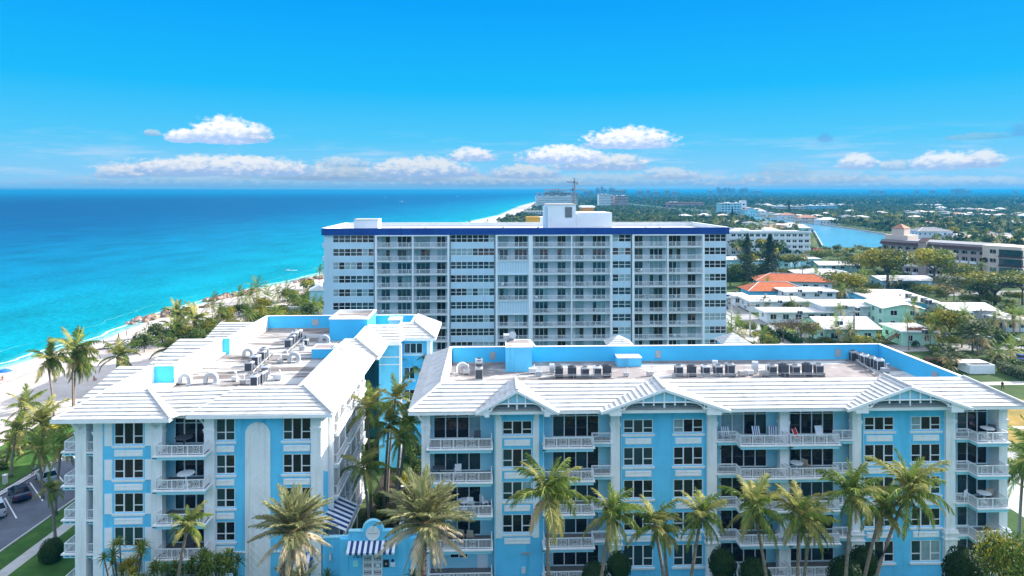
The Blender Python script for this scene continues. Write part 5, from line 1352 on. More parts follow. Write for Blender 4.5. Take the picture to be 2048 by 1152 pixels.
# one-mesh crowns for palms too small to show single fronds
def joined_crown(seed, nf=18, L=3.0, nl=13, wid=.16, wind=.3, mats=('frond_green', 'frond_olive', 'frond_dry')):
    r = random.Random(seed); b = MB()
    for i in range(nf):
        e, dr = [(80, 40), (62, 70), (40, 85), (20, 85), (0, 70), (-30, 50)][min(5, int(i / nf * 6))]; mi = 0 if i < nf * .4 else 1 if i < nf * .8 else 2
        a = i * 2.399 + r.uniform(-.3, .3); a -= wind * math.sin(a); ca, sa = math.cos(a), math.sin(a)
        n = 6; p = Vector((0, 0, 0)); P = [p]; T = []; l_ = L * r.uniform(.85, 1.1)
        for q in range(n):
            t = (q + .5) / n; ee = R(e) - R(dr) * t ** 1.25; d = Vector((math.cos(ee), 0, math.sin(ee))); T.append(d); p = p + d * l_ / n; P.append(p)
        rot = lambda v: (v.x * ca - v.y * sa, v.x * sa + v.y * ca, v.z)
        for q in range(nl):
            t = .08 + .92 * (q + .5) / nl; f = t * n; k = min(int(f), n - 1); o = P[k].lerp(P[k + 1], f - k); d = T[k]
            ln = l_ * .26 * (math.sin(math.pi * (.16 + .78 * t)) ** .7)
            for s in (-1, 1):
                dr_ = (Vector((0, s * .8, 0)) + d * .7 + Vector((0, 0, -.35 * r.uniform(.3, 1.5)))).normalized(); w = d * wid * .5; tip = o + dr_ * ln
                i0 = len(b.v); b.v += [rot(o - w), rot(o + w), rot(tip)]; b.f.append((i0, i0 + 1, i0 + 2)); b.m.append(mi)
    return b.mesh('crown', list(mats))
JC = [joined_crown(s) for s in range(5)]; JW = [joined_crown(50 + s, wind=.85, mats=('frond_green', 'frond_green', 'frond_olive')) for s in range(3)]
TR = [trunk_mesh(1, (.06 * q, .03 * q, 0), .022, .016, q, 'trunk', 0, 6) for q in range(-1, 2)]
def small_palm(base, h, cs, label, group, wind=False, seed=0, cat='palm tree'):
    r = random.Random(seed * 13 + 5); t = thing('palm_tree', label, cat, base, r.uniform(-.5, .5) if wind else r.uniform(0, 6.28), group)
    tm_ = r.choice(TR); obj('trunk', tm_, t, sc=(max(h, 5) * .9, max(h, 5) * .9, h)); tip = tm_.vertices[-1].co
    i_ = TR.index(tm_) - 1; k = max(h, 5) * .9
    obj('crown', r.choice(JW if wind else JC), t, (.06 * i_ * k, .03 * i_ * k, h), sc=cs, rz=0 if wind else r.uniform(0, 6.28)); return t
# fan palm (sabal): ball of stiff fans
def fan_crown(seed):
    r = random.Random(seed); b = MB()
    for i in range(70):
        a = r.uniform(0, 6.28); e = math.asin(r.uniform(-.75, 1)); d = Vector((math.cos(e) * math.cos(a), math.cos(e) * math.sin(a), math.sin(e))); c = d * r.uniform(.55, .8)
        s1 = d.cross(Vector((0, 0, 1))).normalized(); 
        for k in range(7):
            w = (k - 3) * .26; q = (d * math.cos(w) + s1 * math.sin(w)).normalized(); tip = c + q * .55 + Vector((0, 0, -.12)); sd = q.cross(d if abs(w) > .1 else Vector((0, 0, 1))).normalized() * .03 + s1 * .03
            i0 = len(b.v); b.v += [tuple(c - sd), tuple(c + sd), tuple(tip)]; b.f.append((i0, i0 + 1, i0 + 2)); b.m.append(0 if e > -.3 else 1)
    return b.mesh('crown', ['leaf_grey', 'frond_dry'])
FC = [fan_crown(s) for s in range(2)]
# leafy crowns: lobes of leaf-sized faces
def leaf_crown(seed, n, size, lobes=9, flat=.7, mats=('leaf_mid', 'leaf_yellow'), mix=.25, rad=1.0, spread=.55):
    r = np.random.default_rng(seed); L = []
    for k in range(lobes):
        a = r.uniform(0, 2 * np.pi); rr = spread * np.sqrt(r.uniform(0, 1)); L.append((rr * np.cos(a), rr * np.sin(a), r.uniform(-.25, .42) * flat * (1 - .3 * rr), r.uniform(.26, .46)))
    L = np.array(L); which = r.integers(0, lobes, n); d = r.normal(size=(n, 3)); d /= np.linalg.norm(d, axis=1)[:, None]
    c = L[which, :3] + d * (L[which, 3] * r.uniform(.72, 1.05, n))[:, None] * np.array([1, 1, .75])
    nr = d + r.normal(size=(n, 3)) * .55; nr /= np.linalg.norm(nr, axis=1)[:, None]
    t1 = np.cross(nr, r.normal(size=(n, 3))); t1 /= np.linalg.norm(t1, axis=1)[:, None]; t2 = np.cross(nr, t1); s = size * r.uniform(.6, 1.3, n)[:, None]
    v = np.stack([c - t1 * s, c - t2 * s * .55, c + t1 * s, c + t2 * s * .55], 1).reshape(-1, 3) * rad
    me = bpy.data.meshes.new('crown'); f = np.arange(4 * n).reshape(-1, 4); me.from_pydata(v.tolist(), [], f.tolist())
    for m_ in mats: me.materials.append(M[m_])
    me.polygons.foreach_set('material_index', ((which % lobes) / lobes < mix).astype(int).tolist() if len(mats) > 1 else [0] * n); me.update(); return me
def limb_mesh(seed, lobes=6):
    r = random.Random(seed); b = MB(); b.tube([(0, 0, 0), (.01, 0, .3), (.0, .02, .62)], [.055, .04, .032], 6)
    for k in range(lobes): a = k * 6.28 / lobes + r.uniform(-.4, .4); rr = r.uniform(.25, .5); b.tube([(0, .01, r.uniform(.35, .6)), (math.cos(a) * rr * .5, math.sin(a) * rr * .5, .72), (math.cos(a) * rr, math.sin(a) * rr, r.uniform(.85, 1.05))], [.025, .017, .007], 5)
    return b.mesh('trunk', 'bark')
LIMB = [limb_mesh(s) for s in range(3)]
BIG = {'green': [leaf_crown(s, 2600, .045, 14, .7, ('leaf_mid', 'leaf_yellow'), .35) for s in (1, 2)], 'yellow': [leaf_crown(s, 2600, .045, 14, .6, ('leaf_yellow', 'leaf_mid'), .4) for s in (3, 4)],
       'dark': [leaf_crown(s, 2200, .05, 12, .8, ('leaf_dark', 'leaf_mid'), .35) for s in (5, 6)], 'grey': [leaf_crown(s, 2000, .05, 12, .7, ('leaf_grey', 'leaf_mid'), .35) for s in (7, 8)], 'rust': [leaf_crown(9, 1100, .04, 14, .5, ('leaf_rust', 'bark'), .3)]}
SMALL = {'green': [leaf_crown(20 + s, 260, .13, 7, .75, ('leaf_mid', 'leaf_dark'), .4) for s in range(3)], 'dark': [leaf_crown(30 + s, 260, .13, 7, .8, ('leaf_dark', 'leaf_mid'), .3) for s in range(3)], 'yellow': [leaf_crown(40 + s, 260, .13, 7, .7, ('leaf_yellow', 'leaf_mid'), .5) for s in range(2)], 'grey': [leaf_crown(45 + s, 260, .13, 7, .75, ('leaf_grey', 'leaf_mid'), .4) for s in range(2)]}
def tree(base, h, w, kind, label, group=None, seed=0, big=True, cat='tree', name='tree', low=.0):
    r = random.Random(seed * 31 + 7); t = thing(name, label, cat, base, r.uniform(0, 6.28), group)
    obj('trunk', r.choice(LIMB), t, sc=(w * .5, w * .5, h * .72))
    hh = h * (.62 if low == 0 else low)
    obj('crown', r.choice((BIG if big else SMALL)[kind]), t, (0, 0, h - hh * .56), sc=(w * .54, w * .54, hh * .92), rz=r.uniform(0, 6.28)); return t
def bush(base, w, h, kind, label, group=None, seed=0, big=False, name='shrub', d=None):
    r = random.Random(seed * 17 + 3); t = thing(name, label, 'shrub', base, r.uniform(0, 6.28) if d is None else 0, group)
    obj('foliage', r.choice((BIG if big else SMALL)[kind]), t, (0, 0, h * .42), sc=(w * .58, (d or w) * .58, h * .72)); obj('stem', LIMB[0], t, sc=(w * .3, w * .3, h * .4)); return t
def clipped_mesh(seed, n=2600, size=.055):
    r = np.random.default_rng(seed); d = r.normal(size=(n, 3)); d[:, 2] = np.abs(d[:, 2]) * 1.2 - .5; d /= np.linalg.norm(d, axis=1)[:, None]
    bump = 1 + .05 * np.sin(d[:, 0] * 7 + seed) * np.cos(d[:, 1] * 6) + .03 * np.sin(d[:, 2] * 11)
    c = d * bump[:, None] * r.uniform(.93, 1.03, n)[:, None]
    nr = d + r.normal(size=(n, 3)) * .5; nr /= np.linalg.norm(nr, axis=1)[:, None]; t1 = np.cross(nr, r.normal(size=(n, 3))); t1 /= np.linalg.norm(t1, axis=1)[:, None]; t2 = np.cross(nr, t1); s = size * r.uniform(.6, 1.3, n)[:, None]
    v = np.stack([c - t1 * s, c - t2 * s * .6, c + t1 * s, c + t2 * s * .6], 1).reshape(-1, 3)
    me = bpy.data.meshes.new('foliage'); me.from_pydata(v.tolist(), [], np.arange(4 * n).reshape(-1, 4).tolist()); me.materials.append(M['clip_green']); me.update(); return me
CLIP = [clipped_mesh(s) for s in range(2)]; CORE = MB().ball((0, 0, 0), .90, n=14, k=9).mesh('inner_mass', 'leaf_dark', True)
def clipped(px, py_top, rad_px, Y, label, seed=0, hf=1.25):
    w = rad_px * Y / F_PX; x = (px - 1024) / F_PX * Y; zt_ = CAM_H - (py_top - HOR) * Y / F_PX; rz_ = w * hf
    t = thing('clipped_shrub', label, 'shrub', (x, Y, 0), seed, 'clipped shrubs along the front of the inland condominium')
    o = obj('foliage', CLIP[seed % 2], t, (0, 0, zt_ - rz_), sc=(w, w, rz_)); obj('inner_mass', CORE, o)
    obj('stem', MB().tube([(0, 0, 0), (0, 0, max(.3, zt_ - rz_))], [.12, .08], 6).mesh('stem', 'bark'), t); return t
# ---- the row of coconut palms before the inland condominium: crown centre pixel, trunk foot pixel at the picture's edge, distance, crown size
GP = 'coconut palms along the front of the blue condominiums'
def front_palm(px, py, px_foot, Y, size_px, label, nf=22, seed=0, wind=.3):
    z = CAM_H - (py - HOR) * Y / F_PX; x = (px - 1024) / F_PX * Y
    zf = CAM_H - (1152 - HOR) * Y / F_PX; xf = (px_foot - 1024) / F_PX * Y
    xb = x + (xf - x) * (z - 0) / max(1, z - zf)
    L = size_px * Y / F_PX / 3.5 * (.41 + .08 * ((seed * 7) % 5) / 4)
    return coconut_palm((xb, Y, 0), z, (x - xb, 0), L, label, GP, nf + 3, wind, seed)
front_palm(375, 1052, 362, 55, 110, 'pale-fronded small coconut palm before the balcony recess of the seaward condominium', 18, 1, .2)
front_palm(1094, 990, 1096, 52, 185, 'tall straight coconut palm before the narrow gable bay of the inland condominium', 21, 2, .3)
front_palm(1222, 1032, 1208, 54, 160, 'coconut palm leaning slightly beside the column, next inland from the tall straight one', 19, 3, .4)
front_palm(1309, 1050, 1322, 55, 140, 'front coconut palm of the close pair before the middle gable', 17, 4, .3)
front_palm(1326, 1066, 1332, 57.5, 110, 'rear thin-trunked coconut palm of the close pair before the middle gable', 14, 5, .4)
front_palm(1402, 1036, 1388, 54, 150, 'coconut palm before the column between middle gable and striped lounger balconies', 19, 6, .2)
front_palm(1508, 1020, 1526, 54, 165, 'coconut palm with trunk leaning towards the sea, before the striped lounger balconies', 19, 7, .3)
front_palm(1598, 1035, 1596, 54, 170, 'dense coconut palm before the middle column of the double balcony bay', 22, 8, .3)
front_palm(1622, 1052, 1612, 56.5, 120, 'thin dark-trunked coconut palm just behind the dense one at the double balcony bay', 14, 9, .5)
front_palm(1705, 990, 1695, 53, 190, 'tall coconut palm before the column beside the street-end gable', 22, 10, .3)
front_palm(1764, 1022, 1738, 55, 150, 'coconut palm with slanting trunk before the street-end gable', 18, 11, .3)
front_palm(1815, 985, 1768, 54, 185, 'most strongly slanting coconut palm, its crown before the street-end gable', 21, 12, .4)
GD = 'date palms flanking the entrance gate'
for px_, py_, pf, Y, s, lab, sd in ((583, 1068, 560, 51, 1.13, 'large silvery date palm before the arched panel of the seaward condominium', 21), (846, 1052, 846, 51, 1.28, 'large silvery date palm beside the entrance gate on its inland side', 22)):
    z = CAM_H - (py_ - HOR) * Y / F_PX; x = (px_ - 1024) / F_PX * Y; xf = (pf - 1024) / F_PX * Y
    date_palm((xf - .3, Y, 0), z, (x - xf + .3, 0), s, lab, GD, 74, sd)
date_palm(((592 - 1024) / F_PX * 53.5, 53.5, 0), 4.6, (-.1, 0), .8, 'short date palm with hanging dead fronds close behind the seaward date palm', GD, 26, 23)
# clipped shrubs
for i, a in enumerate([(1445, 1097, 27, 58.5, 'tall clipped shrub before the striped lounger balcony bay'), (1510, 1117, 31, 57.0, 'low broad clipped shrub just inland of the tall one'), (1692, 1115, 34, 57.0, 'broad clipped shrub at the foot of the tall palm by the street-end gable'), (1728, 1092, 27, 59.0, 'dark clipped shrub behind the slanting palm trunks'), (1932, 1097, 40, 57.5, 'sunlit clipped shrub at the street corner of the inland condominium'), (1238, 1103, 24, 58.5, 'dark clipped shrub by the column at the middle gable'), (1190, 1124, 27, 57.5, 'clipped shrub at the picture edge before the second balcony bay'), (103, 1077, 22, 66.5, 'clipped shrub by the path at the seaward corner')]): clipped(*a, seed=i)
o = thing('hedge', 'low clipped hedge along the foot of the street-end gable', 'hedge', ((1800 - 1024) / F_PX * 57, 57.5, 0)); obj('foliage', leaf_crown(77, 2600, .02, 40, .3, ('clip_green', 'leaf_mid'), .3), o, (1.2, 0, 1.5), sc=(6.8, 1.1, 1.6))
o = thing('hedge', 'low clipped hedge along the foot of the middle gable', 'hedge', ((1330 - 1024) / F_PX * 57, 57.5, 0)); obj('foliage', leaf_crown(78, 2600, .02, 40, .3, ('clip_green', 'leaf_mid'), .3), o, (0, 0, 1.2), sc=(6.5, 1.1, 1.6))
# sea grape at the street corner
t = thing('sea_grape_tree', 'large round-leaved sea grape tree at the street corner of the inland condominium', 'tree', (37.6, 52.5, 0)); obj('trunk', LIMB[1], t, sc=(3, 3, 6.2))
obj('crown', leaf_crown(61, 6500, .035, 22, .8, ('leaf_mid', 'leaf_yellow'), .3), t, (1.0, 0, 6.8), sc=(2.7, 2.6, 5.0))
# screw pines and the pandanus bush in front of the seaward condominium
def rosette(seed, n=34, L=1.0):
    r = random.Random(seed); b = MB()
    for i in range(n):
        a = i * 2.4; e = R(85 - 120 * i / n); d = Vector((math.cos(e) * math.cos(a), math.cos(e) * math.sin(a), math.sin(e))); s = d.cross(Vector((0, 0, 1))).normalized() * .045
        m1 = d * L * .55; tip = d * L + Vector((0, 0, -.18 - .15 * r.random())); i0 = len(b.v)
        b.v += [tuple(-s), tuple(s), tuple(m1 + s * .9), tuple(m1 - s * .9), tuple(tip)]; b.f += [(i0, i0 + 1, i0 + 2, i0 + 3), (i0 + 3, i0 + 2, i0 + 4)]; b.m += [0, 0]
    return b
RS = [rosette(s).mesh('leaf_rosette', 'frond_green') for s in range(2)] + [rosette(5).mesh('leaf_rosette', 'leaf_yellow'), rosette(6).mesh('leaf_rosette', 'leaf_mid')]
def screw_pine(px, py, Y, w_px, n, label, seed, mixk=(0, 1, 2, 3), h_px=None):
    r = random.Random(seed); x = (px - 1024) / F_PX * Y; z = CAM_H - (py - HOR) * Y / F_PX; w = w_px * Y / F_PX; hh = (h_px or w_px) * Y / F_PX
    t = thing('screw_pine', label, 'shrub', (x, Y, 0)); b = MB(); b.tube([(0, 0, 0), (0, 0, z * .6)], [.2, .14], 6)
    for k in range(n):
        p = Vector((r.uniform(-1, 1) * w * .5, r.uniform(-1, 1) * w * .35, z + r.uniform(-.5, .5) * hh - abs(r.gauss(0, .1)))); b.tube([(0, 0, z * .35), (p.x * .6, p.y * .6, z * .5), tuple(p - Vector((0, 0, .1)))], [.08, .06, .05], 5)
        obj('leaf_rosette', RS[r.choice(mixk)], t, p, sc=r.uniform(.7, 1.05), rot=(r.uniform(-.4, .4), r.uniform(-.4, .4), r.uniform(0, 6)))
    obj('stem', b.mesh('stem', 'bark'), t)
screw_pine(250, 1118, 57, 105, 20, 'branching screw pine with pale sunlit rosettes before the shuttered windows', 3, (0, 2, 2, 3), 70)
screw_pine(432, 1132, 57, 90, 34, 'dense dark screw pine bush before the narrow windows of the seaward condominium', 4, (0, 1, 3), 60)
screw_pine(330, 1150, 58, 60, 10, 'low screw pine beside the awning stripes at the picture edge', 6, (0, 3), 40)
for i, (px_, Y, lab) in enumerate(((655, 60.2, 'spiky agave at the seaward foot of the entrance gate'), (826, 60.2, 'spiky agave at the inland foot of the entrance gate'))):
    t = thing('agave', lab, 'shrub', ((px_ - 1024) / F_PX * Y, Y, 0)); obj('leaf_rosette', RS[3], t, (0, 0, 2.0), sc=1.1); obj('stem', MB().tube([(0, 0, 0), (0, 0, 2.0)], .15, 6).mesh('stem', 'bark'), t)
# ---- courtyard planting
GC = 'slender palms in the courtyard'
for i, (px_, py_, pf, pyf, Y, s, lab) in enumerate([(735, 820, 742, 1000, 73, 95, 'slender palm nearest the courtyard columns, with yellowing fronds'), (790, 800, 775, 960, 80, 90, 'tallest dark slender palm in the middle of the courtyard'), (778, 850, 768, 980, 75, 95, 'dark slender palm before the tallest one in the courtyard'), (815, 850, 796, 950, 76, 80, 'slender palm beside the inland courtyard wall'), (800, 880, 790, 960, 70, 75, 'low-crowned slender palm with pale slanting trunk in the courtyard'), (832, 735, 832, 800, 93, 75, 'palm standing before the rear wing of the seaward condominium'), (726, 938, 742, 1060, 67, 100, 'young palm with one bright green frond behind the striped awning'), (905, 950, 905, 1000, 66, 30, '')]):
    if not lab: continue
    z = CAM_H - (py_ - HOR) * Y / F_PX; x = (px_ - 1024) / F_PX * Y; xf = (pf - 1024) / F_PX * Y
    coconut_palm((xf, Y, 0), z, (x - xf, 0), s * Y / F_PX / 3.5 * .62, lab, GC, 15, .3, 40 + i, 'slender_palm')
for i, (x, y, w, h, k, lab) in enumerate([(-13.6, 74, 3.2, 2.4, 'yellow', 'golden croton bush in the middle of the courtyard'), (-12.8, 90, 4.5, 4.5, 'dark', 'tall dark bush at the back of the courtyard'), (-9.4, 93, 4.5, 4.0, 'green', 'leafy bush below the rear balcony of the seaward wing'), (-11.6, 86.5, 3.2, 2.6, 'dark', 'dark bush behind the planter wall'), (-14.8, 76.5, 2.6, 3.0, 'dark', 'dark bush against the courtyard columns'), (-15.0, 71.5, 2.4, 3.2, 'dark', 'dark bush at the foot of the courtyard columns'), (-9.8, 73.5, 3.2, 3.0, 'dark', 'dark bush along the inland courtyard wall'), (-11.2, 78, 3.4, 3.0, 'yellow', 'golden croton bush by the planter wall'), (-14.2, 69.5, 3.0, 2.6, 'dark', 'dark shade bush behind the gate'), (-10.6, 69, 3.2, 2.8, 'dark', 'dark shade bush by the inland condominium'), (-12.4, 66, 3.4, 2.2, 'dark', 'dark shade bush directly behind the round sign'), (-9.6, 84, 2.6, 3.0, 'yellow', 'yellow-leaved bush at the rear of the courtyard'), (-13.4, 83, 3.0, 2.6, 'green', 'green bush beneath the rear wing')]): bush((x, y, 0), w, h, k, lab, None, i, True)
t = thing('planter', 'pale planter wall with yellow flowers at the rear of the courtyard', 'planter', (-10.8, 80.5, 0)); obj('wall', MB().box(-2.4, 2.2, 0, .3, 0, 1.1).box(-2.5, 2.3, -.05, .35, 1.1, 1.2).mesh('wall', 'concrete'), t)
# ------------------------------------------------------------------ beach planting, rocks, people, cars
GB = 'wind-blown coconut palms on the beach'
def bz(x, y): 
    d = x - coast_x(y); 
    for (a, za), (b_, zb) in zip(SAND_D, SAND_D[1:]):
        if a <= d <= b_: return za + (zb - za) * (d - a) / (b_ - a)
    return 0.0
def bpalm(px, py, Y, size, lab, seed, foot=None, big=True, wind=.9):
    z = CAM_H - (py - HOR) * Y / F_PX; x = (px - 1024) / F_PX * Y; xf = x if foot is None else (foot - 1024) / F_PX * Y; zb = bz(xf, Y) - .1
    if big: return coconut_palm((xf, Y, zb), z - zb, (x - xf, .6), size * Y / F_PX / 3.5 * .6, lab, GB, 20, wind, seed)
    return small_palm((xf, Y, zb), z - zb, size * Y / F_PX / 6.0 * 1.15, lab, GB, True, seed)
bpalm(88, 722, 110, 85, 'dark wind-blown palm with slanting trunk on the open sand', 1, 108)
bpalm(140, 705, 113, 95, 'tallest wind-blown palm on the open sand', 2, 146); bpalm(146, 733, 116, 70, 'lower palm sharing the foot of the tallest wind-blown palm', 3, 148)
bpalm(232, 715, 124, 80, 'palm on the sand just behind the front roof slope of the seaward condominium', 4, 230, True, .5); bpalm(338, 700, 128, 80, 'upright-fronded palm between the stepped roofs', 5, 336, True, .3)
bpalm(348, 628, 178, 60, 'highest palm of the clump by the rock groyne', 6, 350); bpalm(345, 660, 168, 75, 'front palm of the clump by the rock groyne', 7, 348); bpalm(384, 640, 172, 65, 'dark palm inland of the clump by the rock groyne', 8, 386)
for i, (px_, py_, Y, s) in enumerate([(425, 612, 200, 55), (440, 622, 190, 45), (478, 595, 215, 50), (514, 578, 232, 55), (500, 594, 226, 50), (532, 592, 222, 48), (555, 590, 225, 45), (570, 585, 228, 48), (582, 603, 205, 42), (600, 608, 200, 45), (611, 605, 204, 42), (625, 610, 198, 42), (636, 612, 200, 40), (498, 628, 170, 40), (555, 626, 172, 40)]):
    bpalm(px_, py_, Y, s, 'wind-blown palm in the grove between the seaward condominium and the tower', 60 + i, None, False)
for i, (px_, py_, Y, s, lab) in enumerate([(45, 818, 93, 80, 'sunlit palm at the edge of the beach car park lawn'), (78, 850, 88, 95, 'broad sunlit palm before the seaward corner balconies'), (30, 862, 86, 70, 'palm at the picture edge beside the sandy path'), (72, 905, 80, 85, 'dark-fronded palm leaning over the parked cars'), (120, 895, 76, 70, 'dark palm close to the seaward corner column'), (95, 985, 70, 60, 'low drooping palm by the bay markings'), (20, 900, 90, 60, 'shaded palm on the lawn behind the paved walk')]):
    z = CAM_H - (py_ - HOR) * Y / F_PX; x = (px_ - 1024) / F_PX * Y
    coconut_palm((x + (.8 if i % 2 else -.5), Y, 0), max(2.5, z), (-.8 if i % 2 else .5, .3), s * Y / F_PX / 3.5 * .62, lab, 'palms round the beach car park', 17, .5, 80 + i)
# dune scrub
gs = 'sea grape bushes on the dune'
for i in range(46):
    Y = 150 + i * 2.0 + rnd.uniform(-2, 2); x = coast_x(Y) + rnd.uniform(27, 56); bush((x, Y, bz(x, Y) - .1), rnd.uniform(5.5, 9), rnd.uniform(4, 7), rnd.choice(['yellow', 'yellow', 'green', 'dark']), 'yellow-green sea grape bush on the dune beyond the seaward condominium', gs, i, True)
for i in range(34):
    Y = 84 + i * 2.2; x = -66 + rnd.uniform(-7, 10); 
    if -62 < x and Y < 100: x = -66 - rnd.uniform(0, 8)
    bush((x, Y, bz(x, Y) - .1), rnd.uniform(2.5, 5), rnd.uniform(1.2, 2.6), rnd.choice(['yellow', 'green', 'grey', 'grey']), 'low dune shrub between the beach and the car park', 'low dune shrubs', i)
for i in range(70):
    Y = 250 + i * i * .09 + rnd.uniform(0, 8); x = coast_x(Y) + rnd.uniform(26, 60)
    if -40 < x < 48 and 140 < Y < 172: continue
    if i % 3: small_palm((x, Y, bz(x, Y)), rnd.uniform(5, 9), rnd.uniform(.8, 1.1), 'palm among the beach-side trees beyond the tower', 'beach-side palms beyond the tower', True, i)
    else: bush((x, Y, bz(x, Y) - .1), rnd.uniform(5, 9), rnd.uniform(3, 6), rnd.choice(['green', 'dark', 'yellow']), 'bush among the beach-side trees beyond the tower', 'beach-side bushes beyond the tower', i)
# rock groynes
M['rock'] = mk('beach_rock', (.27, .20, .15), .95, .35, 1.2, spec=.15, bump=.5, bscale=4, rand=.35)
def rock_mesh(s):
    r = random.Random(s); b = MB().ball((0, 0, 0), 1, n=7, k=5)
    b.v = [tuple(Vector(v) * r.uniform(.72, 1.2)) for v in b.v]; return b.mesh('rock', 'rock')
RK = [rock_mesh(s) for s in range(5)]
for gi, (x0, y0, x1, y1, n, lab) in enumerate([(-112, 200, -101, 222, 52, 'brown boulder in the rock groyne by the palm clump'), (-107, 238, -96, 262, 40, 'brown boulder in the second rock groyne'), (-90, 283, -80, 300, 34, 'brown boulder in the rock groyne near the tower'), (-78, 320, -68, 334, 18, 'boulder in the far rocks beside the tower')]):
    for i in range(n):
        t_ = rnd.random(); x = x0 + (x1 - x0) * t_ + rnd.gauss(0, 1.5); y = y0 + (y1 - y0) * t_ + rnd.gauss(0, 2.0); s = rnd.uniform(.6, 1.5)
        o = obj('boulder', rnd.choice(RK), None, (x, y, bz(x, y) + s * .25), rnd.uniform(0, 6), sc=(s * 1.2, s, s * .8)); tag(o, lab, 'rock', 'boulders of groyne ' + 'abcd'[gi])
# people: one continuous skinned body per pose, dressed by material
M['skin'] = mk('skin', (.45, .26, .17), .6, 0); M['hair'] = mk('hair', (.03, .02, .015), .7, 0); M['shirt_b'] = mk('pale_blue_shirt', (.50, .68, .80), .8, .05); M['shorts'] = mk('dark_shorts', (.04, .05, .08), .8, 0); M['swim_r'] = mk('red_swimwear', (.5, .05, .05), .7, 0); M['black_cl'] = mk('dark_clothes', (.02, .02, .022), .8, 0)
def person_mesh(pose, shirt, legs):
    J = {'pelvis': ((0, 0, .95), .15), 'chest': ((0, .0, 1.32), .17), 'neck': ((0, 0, 1.50), .06), 'head': ((0, -.02, 1.66), .105), 'crown': ((0, -.02, 1.74), .08)}
    for s, k in ((-1, 'l'), (1, 'r')):
        J['sh' + k] = ((s * .17, 0, 1.42), .075); J['el' + k] = ((s * .25, .03, 1.15), .05); J['ha' + k] = ((s * .26, -.08, .92), .038)
        J['hip' + k] = ((s * .09, 0, .88), .10); J['kn' + k] = ((s * .10, -.02, .50), .065); J['an' + k] = ((s * .10, .02, .08), .045); J['to' + k] = ((s * .11, -.13, .04), .04)
    if pose == 'lean':
        for n_ in ('chest', 'neck', 'head', 'crown', 'shl', 'shr', 'ell', 'elr', 'hal', 'har'):
            (x, y, z), r_ = J[n_]; a = R(50); dz = z - .95; J[n_] = ((x, y - dz * math.sin(a), .95 + dz * math.cos(a)), r_)
        for k in 'lr': (x, y, z), r_ = J['ha' + k]; J['ha' + k] = ((x, y - .25, z + .05), r_)
    if pose == 'walk':
        for k, s in (('l', 1), ('r', -1)):
            for n_, d_ in (('kn', .14), ('an', .26), ('to', .26)): (x, y, z), r_ = J[n_ + k]; J[n_ + k] = ((x, y - s * d_ + (.10 if s < 0 else 0), z + (.05 if s < 0 else 0)), r_)
            (x, y, z), r_ = J['ha' + k]; J['ha' + k] = ((x, y + s * .22, z + .04), r_)
    if pose == 'sit':
        for n_ in J: (x, y, z), r_ = J[n_]; J[n_] = ((x, y, z - .72), r_)
        for k, s in (('l', -1), ('r', 1)): J['kn' + k] = ((s * .13, -.42, .38), .065); J['an' + k] = ((s * .13, -.60, .06), .045); J['to' + k] = ((s * .13, -.76, .05), .04); J['ha' + k] = ((s * .20, -.34, .40), .038); J['el' + k] = ((s * .26, -.06, .55), .05); J['hip' + k] = ((s * .09, -.04, .18), .10)
    names = list(J); idx = {n_: i for i, n_ in enumerate(names)}
    E_ = [('pelvis', 'chest'), ('chest', 'neck'), ('neck', 'head'), ('head', 'crown')] + [e for k in 'lr' for e in (('chest', 'sh' + k), ('sh' + k, 'el' + k), ('el' + k, 'ha' + k), ('pelvis', 'hip' + k), ('hip' + k, 'kn' + k), ('kn' + k, 'an' + k), ('an' + k, 'to' + k))]
    me = bpy.data.meshes.new('person'); me.from_pydata([J[n_][0] for n_ in names], [(idx[a], idx[b_]) for a, b_ in E_], [])
    o = bpy.data.objects.new('person', me); COL.objects.link(o); md = o.modifiers.new('skin', 'SKIN')
    for i, n_ in enumerate(names): me.skin_vertices[0].data[i].radius = (J[n_][1], J[n_][1])
    me.skin_vertices[0].data[idx['pelvis']].use_root = True
    s2 = o.modifiers.new('sub', 'SUBSURF'); s2.levels = 1; s2.render_levels = 1
    bpy.context.view_layer.update(); out = bpy.data.meshes.new_from_object(o.evaluated_get(bpy.context.evaluated_depsgraph_get())); bpy.data.objects.remove(o)
    out.materials.clear()
    for m_ in ('skin', shirt, legs, 'hair'): out.materials.append(M[m_])
    hd = Vector(J['head'][0]); pv = Vector(J['pelvis'][0]); nk = Vector(J['neck'][0]); mi = []
    for p in out.polygons:
        c = p.center; dh = (c - hd).length; ax = (nk - pv); h_ = (c - pv).dot(ax) / ax.length_squared
        legd = min((c - Vector(J['kn' + k][0])).length for k in 'lr')
        if dh < .17: mi.append(3 if (c.y > hd.y + .01 or c.z > hd.z + .07) else 0)
        elif h_ > .02 and (c - pv - ax * min(1, max(0, h_))).length < .235: mi.append(1 if h_ < .98 else 0)
        elif legd < .28 and c.z < pv.z + .1 or (c - pv).length < .3: mi.append(2 if legd > .12 or legs == 'black_cl' else 0)
        else: mi.append(0)
    out.polygons.foreach_set('material_index', mi); out.polygons.foreach_set('use_smooth', [True] * len(mi)); out.update(); return out
PM = {('lean', 'b'): person_mesh('lean', 'shirt_b', 'shorts'), ('walk', 'd'): person_mesh('walk', 'black_cl', 'black_cl'), ('stand', 's'): person_mesh('stand', 'skin', 'shorts'), ('walk', 'r'): person_mesh('walk', 'skin', 'swim_r'), ('sit', 's'): person_mesh('sit', 'skin', 'swim_r'), ('stand', 'b'): person_mesh('stand', 'shirt_b', 'shorts')}
def person(key, p, rz, lab, group=None): o = obj('person', PM[key], None, p, rz); tag(o, lab, 'person', group)
person(('lean', 'b'), tuple(ground(65, 952)), R(70), 'person in pale blue shirt bending over behind the parked cars')
person(('walk', 'd'), tuple(ground(2005, 781)), R(-60), 'person in dark clothes walking on the dry grass beyond the inland condominium')
